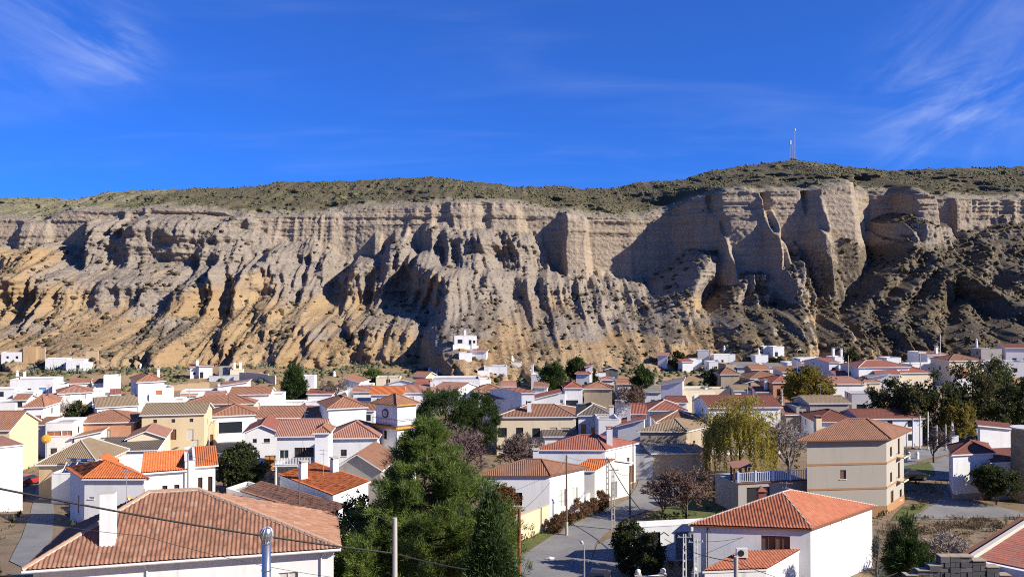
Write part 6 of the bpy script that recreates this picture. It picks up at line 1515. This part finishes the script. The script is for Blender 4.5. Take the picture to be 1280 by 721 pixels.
lamp('short blue-white street lamp on the traffic island', 730, 712, 679, 72, .3, 1.9, .2)
lamp('street lamp before red-roofed parapet house', 996, 462, 437, 205, .7, 0.4)
lamp('street lamp near village street corner', 262, 560, 528, 135, .8, 0.5)
lamp('street lamp by the roundabout road', 1132, 572, 536, 132, .8, 2.4)
# wires
def wire(label, pts, sag, r=.022, name='overhead_wire'):
    m = MB(); P = []
    for a, b in zip(pts[:-1], pts[1:]):
        a = Vector(a); b = Vector(b)
        for k in range(13):
            t = k/12; P.append(a.lerp(b, t)-UP*sag*4*t*(1-t))
    m.tube([p for i, p in enumerate(P) if i == 0 or (p-P[i-1]).length > 1e-4], r, 5); o = m.build(name, MATS['wire']); tag(o, label, 'wire'); return o
pA = at(494, 690, 44); wire('thick black cable crossing above the brown barrel-tile roof', [at(-60, 597, 34), pA], .25, .045)
wire('thin cable below the thick black cable', [at(-60, 628, 36), at(180, 668, 40), at(420, 720, 44)], .2, .012)
wire('black cable from pale concrete pole to rust-brown pole', [pA, at(650, 714, 62)], .3, .035)
pD = oD+UP*(hD-.2); pE = oE+UP*(hE-.2)
wire('thick cable drooping from tall lattice pole to garage', [pD, at(835, 668, 80)], 1.1, .05)
wire('thin wire linking the two lattice poles', [pD, pE], .2, .015)
wire('wire from dark wooden pole to tall lattice pole', [oC+UP*(hC-.2), pD], .4, .015)
wire('wire from rust-brown pole to dark wooden pole', [oB+UP*(hB-.3), oC+UP*(hC-.2)], .6, .015)
wire('wire from road bend pole to lattice pole', [oF+UP*(hF-.2), pE], .3, .015)
wire('wire from garage lattice post to red house eave', [oJ+UP*(hJ-.2), at(935, 668, 74)], .2, .02)
wire('wire from red lean-to stub pole to wall corner', [oK+UP*(hK-.3), at(830, 672, 70)], .3, .025)
wire('wire falling across blank sunlit wall', [oK+UP*(hK-.3), at(1060, 735, 62)], .4, .02)
wire('wire from slender grey pole to orange house pole', [oM+UP*(hM-.2), oL+UP*(hL-.2)], .4, .015)
# flue
def flue():
    d = 32.0; p = at(334, 760, d); z0 = g(p.x, p.y); zt = CZ+(HOR-657)/F*d; root = empty('flue_pipe', (p.x, p.y, z0)); tag(root, 'shiny steel flue pipe with round cowl before brown barrel-tile roof', 'flue pipe')
    h = zt-z0; m = MB(); m.tube([(0,0,-.2),(0,0,h-.62)], .17, 18); m.build('pipe', MATS['steel'], root, True)
    for z in (h-.66, h-1.7): m = MB(); m.tube([(0,0,z),(0,0,z+.06)], .185, 18); m.build('collar', MATS['steel'], root)
    m = MB(); n = 18; prof = [(.12,0),(.20,.12),(.245,.28),(.235,.42),(.17,.54),(.06,.6)]
    m.lathe((0,0,h-.6), prof, n); m.build('cowl', MATS['steel'], root)
    for k in range(12):
        a = k*math.pi/6; m = MB(); m.tube([(r_*1.02*math.cos(a+z_*.9), r_*1.02*math.sin(a+z_*.9), h-.6+z_) for r_, z_ in prof], .013, 4); m.build('vane', MATS['galv'], root)
flue()
# solar water heater
def solar():
    p = at(94, 590, 98); root = empty('solar_water_heater', (p.x, p.y, CZ+(HOR-592)/F*98), R(-12)); tag(root, 'blue solar water heater with five tanks on white house terrace', 'solar heater')
    for k in range(2):
        m = MB(); x = -.7+k*.95; P = [(x,-1.1,.1),(x+.68,-1.1,.1),(x+.68,.5,1.35),(x,.5,1.35)]; m.quad(P); m.quad([(a,b,c-.08) for a,b,c in P][::-1])
        for i in range(4): a_, b_ = P[i], P[(i+1) % 4]; m.quad([a_, (a_[0],a_[1],a_[2]-.08), (b_[0],b_[1],b_[2]-.08), b_])
        m.build('collector', MATS['panel_blue'], root)
    for k in range(5):
        x = -1.3+k*.72; m = MB(); m.tube([(x-.3,.75,1.55),(x+.3,.75,1.55)], .2, 12); m.build('tank', MATS['panel_blue' if k % 2 else 'steel'], root)
        m = MB(); m.tube([(x,.75,1.36),(x,.75,-.4)], .03, 5); m.build('strut', MATS['galv'], root)
        m = MB(); m.tube([(x-.2,.7,1.4),(x+.1,-.5,.4)], .04, 5); m.build('pipe', MATS['white_metal'], root)
solar()
def dish(label, px, py, d, r, mat, down=1.6, yaw=0.3):
    p = at(px, py, d); root = empty('satellite_dish', p, yaw); tag(root, label, 'satellite dish')
    m = MB(); rings = []; n = 16
    for i in range(5):
        t = i/4; rr = r*t; zz = -.22*r*(1-t*t)
        for j in range(n): a = 2*math.pi*j/n; m.v.append(Vector((rr*math.cos(a), -zz*-1.0, rr*math.sin(a))))
    for i in range(4):
        for j in range(n): m.f.append((i*n+j, i*n+(j+1) % n, (i+1)*n+(j+1) % n, (i+1)*n+j)); m.uv.append(None); m.mi.append(0)
    m.build('reflector', MATS[mat], root, True)
    m = MB(); m.tube([(0,.1,0),(0,.25,-down)], .04, 6); m.build('mast', MATS['galv'], root)
    m = MB(); m.tube([(0,-.02,-r*.8),(0,-r*.8,-.05)], .02, 5); ar = m.build('feed_arm', MATS['galv'], root)
    m = MB(); m.box((0,-r*.8,-.1), .12, .16, .12); m.build('receiver', MATS['white_metal'], ar)
dish('large orange satellite dish above brown-grey hip roof', 59, 548, 104, .55, 'dish_orange', 2.6)
dish('white satellite dish on violet side wall of three-storey house', 186, 497, 158, .75, 'dish_white', 1.2, -.9)
dish('small orange dish over the brown barrel-tile ridge', 162, 621, 56, .16, 'dish_orange', .9, .5)
# antenna mast on the hill top
def masts():
    for (px, ty, w, lb, wt) in ((994, 162, .55, 'tall thin lattice radio mast with white head on the hill crest', True), (988.5, 177, .4, 'short white antenna mast on the hill crest', True), (991, 181, .3, 'slim red and white antenna pole on the hill crest', False)):
        d = D_SKY+2; x = (px-640)/F*d; z0 = CZ+(HOR-202)/F*d; zt = CZ+(HOR-ty)/F*d; root = empty('radio_mast', (x, d, z0)); tag(root, lb, 'mast'); h = zt-z0
        for (sx, sy) in ((-1,-.6),(1,-.6),(0,1)): m = MB(); m.tube([(sx*w/2,sy*w/2,-1.5),(sx*w/2,sy*w/2,h)], .04, 4); m.build('leg', MATS['galv'], root)
        m = MB(); k = 0
        while k*1.0 < h-1: z = k*1.0; s = 1 if k % 2 else -1; m.tube([(-w/2*s,-.3*w,z),(w/2*s,-.3*w,z+1)], .035, 3); k += 1
        m.build('bracing', MATS['galv'], root)
        if wt: m = MB(); m.tube([(0,0,h-1.4 if px < 990 else h-.5),(0,0,h+.5)], .45 if px > 990 else .5, 8); m.build('antenna_head', MATS['dish_white'], root)
    x = (992.5-640)/F*D_SKY; root = empty('equipment_hut', (x, D_SKY, CZ+(HOR-203)/F*D_SKY)); tag(root, 'tiny grey equipment hut under the radio masts', 'hut')
    m = MB(); m.box((0,0,-1.0), 2.2, 2.0, 3.0); m.build('wall', MATS['cement'], root); m = MB(); m.box((0,0,2.003), 2.5, 2.3, .15); m.build('roof', MATS['cement'], root); m = MB(); m.box((-.4,-1.02,.2), .8, .04, 1.6); m.build('door', MATS['door_brown'], root)
masts()
# flagpoles and monument beside the roundabout
for i, (px, by, ty) in enumerate(((1140,560,524),(1149,561,520),(1159,562,515),(1170,562,532),(1181,562,531))):
    o = place(px, by); h = CZ+(HOR-ty)/F*o.y-o.z; root = empty('flagpole', o); tag(root, 'slender white flagpole beside the roundabout road', 'flagpole', 'row of white flagpoles')
    m = MB(); m.tube([(0,0,-.1),(0,0,h)], [.14,.11], 8); m.build('shaft', MATS['white_metal'], root); m = MB(); m.lathe((0,0,-.05), [(.3,0),(.3,.25),(.15,.3)], 8); m.build('footing', MATS['concrete'], root); m = MB(); m.lathe((0,0,h+.002), [(.11,0),(.15,.08),(.02,.2)], 8); m.build('finial', MATS['galv'], root)
o = place(1193, 558); root = empty('monument', o); tag(root, 'small white stepped monument beside the flagpoles', 'monument')
m = MB(); m.box((0,0,-.1), 2.4, 1.2, .8); m.build('plinth', MATS['white'], root); m = MB(); m.box((-.2,0,.703), 1.2, .7, 1.4); m.build('pedestal', MATS['white'], root); m = MB(); m.box((-.5,0,2.106), .6, .4, 2.6, 0, 0, .3); m.build('figure', MATS['white'], root)
for px in (1134, 1145):
    o = place(px, 573); root = empty('bollard', o); tag(root, 'stout white roadside bollard on the lawn edge', 'bollard', 'white bollards on the lawn'); m = MB(); m.lathe((0,0,-.1), [(.34,0),(.34,1.1),(.25,1.25),(.05,1.32)], 10); m.build('post', MATS['white'], root); m = MB(); m.lathe((0,0,.72), [(.352,0),(.352,.12)], 10); m.build('band', MATS['oldwhite'], root)
# balustraded terrace behind the red roof
def balustrade():
    d = 99.0; z1 = CZ+(HOR-604)/F*d; P0 = at(922, 604, d); P1 = at(1008, 603, d+2); O = Vector((P0.x, P0.y, g(P0.x, P0.y))); root = empty('terrace', O); tag(root, 'raised terrace with blue-white balustrade beside beige block', 'terrace')
    a = P0-O; b = P1-O; a.z = b.z = 0; dd = (b-a).normalized(); nn = Vector((-dd.y, dd.x, 0)); L = (b-a).length; zt = z1-O.z
    m = MB(); Pf, hs = wall_face(m, a, b, -.4, zt, [(L*.12, L*.45, 0.0, zt-.5)]); wall_face(m, b, b+nn*6, -.4, zt, []); wall_face(m, a+nn*6, a, -.4, zt, []); m.quad([a+UP*zt, b+UP*zt, b+nn*6+UP*zt, a+nn*6+UP*zt]); m.build('wall', MATS['cement'], root)
    for h in hs: add_window(root, Pf, h, 'k', True)
    m = MB(); c = a.lerp(b, .5); m.box((c.x, c.y, zt+.002), L, .3, .14, math.atan2(dd.y, dd.x)); m.build('string_course', MATS['fascia_brown'], root)
    railing(root, a+UP*0, b+UP*0, zt+.15, 1.15, .24, 'blueish', 'balustrade', .05)
    for t in (0, .25, .5, .75, 1): p = a.lerp(b, t); m = MB(); m.box((p.x, p.y, zt+.15), .22, .22, 1.35); m.build('pier', MATS['blueish'], root)
    c = a.lerp(b, .12)+nn*1.6; m = MB()
    k = empty('kiosk', O+c+UP*zt); tag(k, 'little open shelter with orange roof on the balustraded terrace', 'shelter')
    for sx in (-.9, .9):
        for sy in (-.7, .7): m = MB(); m.box((sx, sy, 0), .2, .2, 1.7); m.build('post', MATS['frame_brown'], k)
    m = MB(); m.quad([(-1.2,-1.0,1.7),(1.2,-1.0,2.0),(1.2,1.0,2.4),(-1.2,1.0,2.1)]); m.quad([(-1.2,-1.0,1.62),(-1.2,1.0,2.02),(1.2,1.0,2.32),(1.2,-1.0,1.92)]); m.build('roof', MATS['roof_pink'], k)
balustrade()
# balcony on the salmon-roofed house
def balcony():
    q = bal1[1][0]; r = bal1[0]; a, b = q['loc'][0], q['loc'][1]; n = -q['fy']; z = q['zf']+3.0
    m = MB(); c = a.lerp(b, .5)+n*.75; m.box((c.x, c.y, z-.16), (b-a).length+.4, 1.5, .16, math.atan2(q['fx'].y, q['fx'].x)); bl = m.build('balcony', MATS['white'], r)
    railing(bl, a+n*1.45, b+n*1.45, z, 1.0, .2, 'white_metal', 'railing', .05)
    for t in (0.02, .5, .98): p = a.lerp(b, t)+n*1.4; m = MB(); m.box((p.x, p.y, q['z0']), .22, .22, z-.165-q['z0']); m.build('pillar', MATS['white'], bl)
balcony()
# garden and retaining walls
def gwall(label, A, B, h, mat, t=.3, d0=None, d1=None, cope=None, name='garden_wall', py_is_top=False):
    a = place(A[0], A[1], d0); b = place(B[0], B[1], d1); mid = a.lerp(b, .5); root = empty(name, (mid.x, mid.y, g(mid.x, mid.y))); tag(root, label, 'wall'); O = root.location
    n = max(1, int((b-a).length/2.6)); dd = (b-a); dd.z = 0; L = dd.length; ang = math.atan2(dd.y, dd.x)
    for k in range(n):
        p = a.lerp(b, (k+.5)/n); z0 = g(p.x, p.y)-.4-O.z; m = MB(); m.box((p.x-O.x, p.y-O.y, z0), L/n-.004, t, h+.4, ang); w = m.build('panel', MATS[mat], root)
        m = MB(); m.box((p.x-O.x, p.y-O.y, z0+h+.403), L/n-.004, t+.1, .07, ang); m.build('coping', MATS[cope or mat], w)
gwall('sunlit ochre garden wall beside the road verge', (648,674), (686,658), 2.7, 'ochre', d0=88, d1=93)
gwall('pale stone retaining wall above the agave bank', (-10,463), (57,462), 3.2, 'sand', d0=244, d1=244, name='retaining_wall')
gwall('earth-coloured retaining wall under ragged cave dwelling', (92,475), (124,473), 3.0, 'sand', d0=243, d1=244, name='retaining_wall')
gwall('white bank wall running from the cave house to chimneys', (262,470), (300,470), 1.4, 'white', d0=222, d1=222)
gwall('cream bank wall below the paired white chimneys', (300,471), (345,478), 2.0, 'cream', d0=221, d1=214)
gwall('curved white yard wall on the mound', (628,471), (645,464), 1.2, 'oldwhite')
gwall('white terrace wall below mid-mound cave house', (566,434), (598,432), 1.0, 'oldwhite')
gwall('low white yard wall in front of the garage', (796,735), (826,735), 1.5, 'white', d0=71, d1=71.5)
gwall('grey block wall by the sand-coloured house', (1126,492), (1172,490), 2.4, 'cement', d0=198, d1=198)
gwall('low whitewashed wall beside the small roughcast house', (722,632), (742,622), 1.4, 'oldwhite', d0=100, d1=106)
gwall('long grey park wall behind the flagpoles', (1120,546), (1230,545), 1.3, 'oldwhite', d0=153, d1=155)
gwall('rough stone wall before the pale willow roots', (880,600), (918,602), 1.5, 'stone', d0=115, d1=113)
gwall('white yard wall beside concrete block house', (962,552), (1010,548), 1.8, 'oldwhite', d0=146, d1=148)
gwall('cement yard wall below the white balconied house', (343,584), (410,588), 1.6, 'white', d0=126, d1=124)
gwall('tan field wall beneath the terraced bank', (196,486), (262,480), 1.6, 'sand', d0=212, d1=214)
gwall('white street wall joining brick house to shed', (130,566), (176,566), 1.6, 'oldwhite', d0=132, d1=134)
# gate pillars with ball finials in the garage yard
for i, (px, lb) in enumerate(((797, 'white gate pillar with ball finial beside oleander'), (828, 'white gate pillar with ball finial at yard wall end'), (868, 'white gate pillar with ball finial beside lattice posts'))):
    o = place(px, 735, 70.5+i*.3); root = empty('gate_pillar', o); tag(root, lb, 'gate pillar'); m = MB(); m.box((0,0,-.2), .5, .5, 2.0); m.build('pier', MATS['white'], root); m = MB(); m.box((0,0,1.803), .62, .62, .1); m.build('cap', MATS['cap_cement'], root); m = MB(); m.lathe((0,0,1.905), [(.08,0),(.2,.12),(.24,.26),(.18,.4),(.04,.46)], 10); m.build('ball', MATS['white'], root, True)
# cars
def car(label, px, py, col, yaw, d=None):
    o = place(px, py, d); root = empty('parked_car', o+UP*.06, yaw); tag(root, label, 'car'); simple('paint_'+col[0], col[1], .3, .1, .5, .03)
    def sect(xs, name, mat, w):
        m = MB(); n = len(xs)
        for s in (-1, 1):
            for (x, z, k) in xs: m.v.append(Vector((x, s*w*k, z)))
        m.f.append(tuple(range(n))); m.f.append(tuple(range(2*n-1, n-1, -1)))
        for i in range(n): j = (i+1) % n; m.f.append((j, i, n+i, n+j))
        m.uv = [None]*len(m.f); m.mi = [0]*len(m.f); return m.build(name, MATS[mat], root)
    sect([(-2.05,.3,.95),(2.0,.3,.95),(2.1,.55,.98),(1.95,.8,.97),(.95,.92,1),(-1.6,.95,1),(-2.05,.85,.98),(-2.12,.55,.98)], 'body', 'paint_'+col[0], .86)
    sect([(-1.62,.945,.94),(.98,.915,.94),(.35,1.36,.78),(-.2,1.43,.76),(-1.1,1.42,.76),(-1.45,1.3,.8)], 'glasshouse', 'glass', .86)
    sect([(.33,1.375,.79),(-.2,1.445,.77),(-1.1,1.435,.77),(-1.4,1.32,.8),(-1.1,1.39,.785),(-.2,1.40,.785)], 'roof_panel', 'paint_'+col[0], .86)
    for sx in (-1.3, 1.28):
        for sy in (-1, 1):
            m = MB(); m.tube([(sx,sy*.66,.31),(sx,sy*.86,.31)], .31, 14); w = m.build('wheel', MATS['hub_shade_dark'], root); m = MB(); m.tube([(sx,sy*.861,.31),(sx,sy*.875,.31)], .19, 10); m.build('rim', MATS['steel'], w)
    for sy in (-1, 1):
        m = MB(); m.box((2.03, sy*.6, .62), .1, .34, .14); m.build('headlight', MATS['dish_white'], root); m = MB(); m.box((-2.07, sy*.64, .62), .08, .28, .16); m.build('tail_light', MATS['brickfill'], root)
WH = ('white', (.68,.68,.67)); BK = ('black', (.02,.02,.023)); RD = ('red', (.38,.03,.025)); SV = ('silver', (.38,.39,.40)); BL = ('blue', (.05,.09,.2))
car('white car parked under the porch by the village street', 278, 546, WH, .5); car('dark car on the road at the traffic island', 748, 716, BK, 1.3, 74); car('red car in the narrow street', 36, 585, RD, 1.3, 112)
car('white car parked beside cream hip-roofed house', 1178, 486, WH, .1); car('black car standing inside the carport', 810, 694, BK, 1.5, 83); car('white car outside the yellow awning', 702, 512, WH, .2); car('silver car outside the red bungalow', 728, 512, SV, .1)
car('black car parked under the willow', 905, 604, BK, .2, 112); car('blue car by the roundabout lawn', 1140, 592, BK, .1, 118); car('white car near bare trees and awning house', 908, 497, WH, .2); car('silver car in the small square', 292, 575, SV, .4)
# traffic island
o = place(716, 730, 72); root = empty('traffic_island', o); tag(root, 'small kerbed grass island at the road junction', 'traffic island')
def island():
    n = 28; top = []; m = MB(); m2 = MB()
    def pt(a, k, z): return Vector((1.0*k*math.cos(a), 2.6*k*math.sin(a), z))
    for i in range(n):
        a, b = 2*math.pi*i/n, 2*math.pi*(i+1)/n
        m.quad([pt(a,1,-.1), pt(b,1,-.1), pt(b,1,.2), pt(a,1,.2)]); m.quad([pt(a,1,.2), pt(b,1,.2), pt(b,.84,.2), pt(a,.84,.2)]); m2.quad([pt(a,.84,.19), pt(b,.84,.19), Vector((0,0,.3))])
    m.build('kerb', MATS['concrete'], root); m2.build('grass_bed', MATS['grass'], root)
island()
# television aerials on tiled roofs
rn_ = random.Random(9)
for (rt, out) in [x for x in NH if x[1][0]['d'] < 175 and x[1][0]['roof'] is not None and x[0].name.startswith('house')][::3]:
    q = out[0]; c = q['O']+sum(q['loc'], Vector())/4; z = q['O'].z+q['z1']+.8; h = 2.2+rn_.random()*.8; ang = rn_.uniform(-.6, .6)
    m = MB(); m.tube([(0,0,-.4),(0,0,h)], .025, 5)
    for zz, ln in ((h-.15, .55), (h-.6, .35)):
        m.tube([(-ln,0,zz),(ln,0,zz)], .016, 4)
        for k in range(6): x = -ln+2*ln*k/5; m.tube([(x,-.28+.03*k,zz),(x,.28-.03*k,zz)], .011, 3)
    o = m.build('tv_aerial', MATS['galv']); o.location = (c.x, c.y, z); o.rotation_euler = (0,0,ang); tag(o, 'thin television aerial on a tiled village roof', 'aerial', 'television aerials on village roofs')
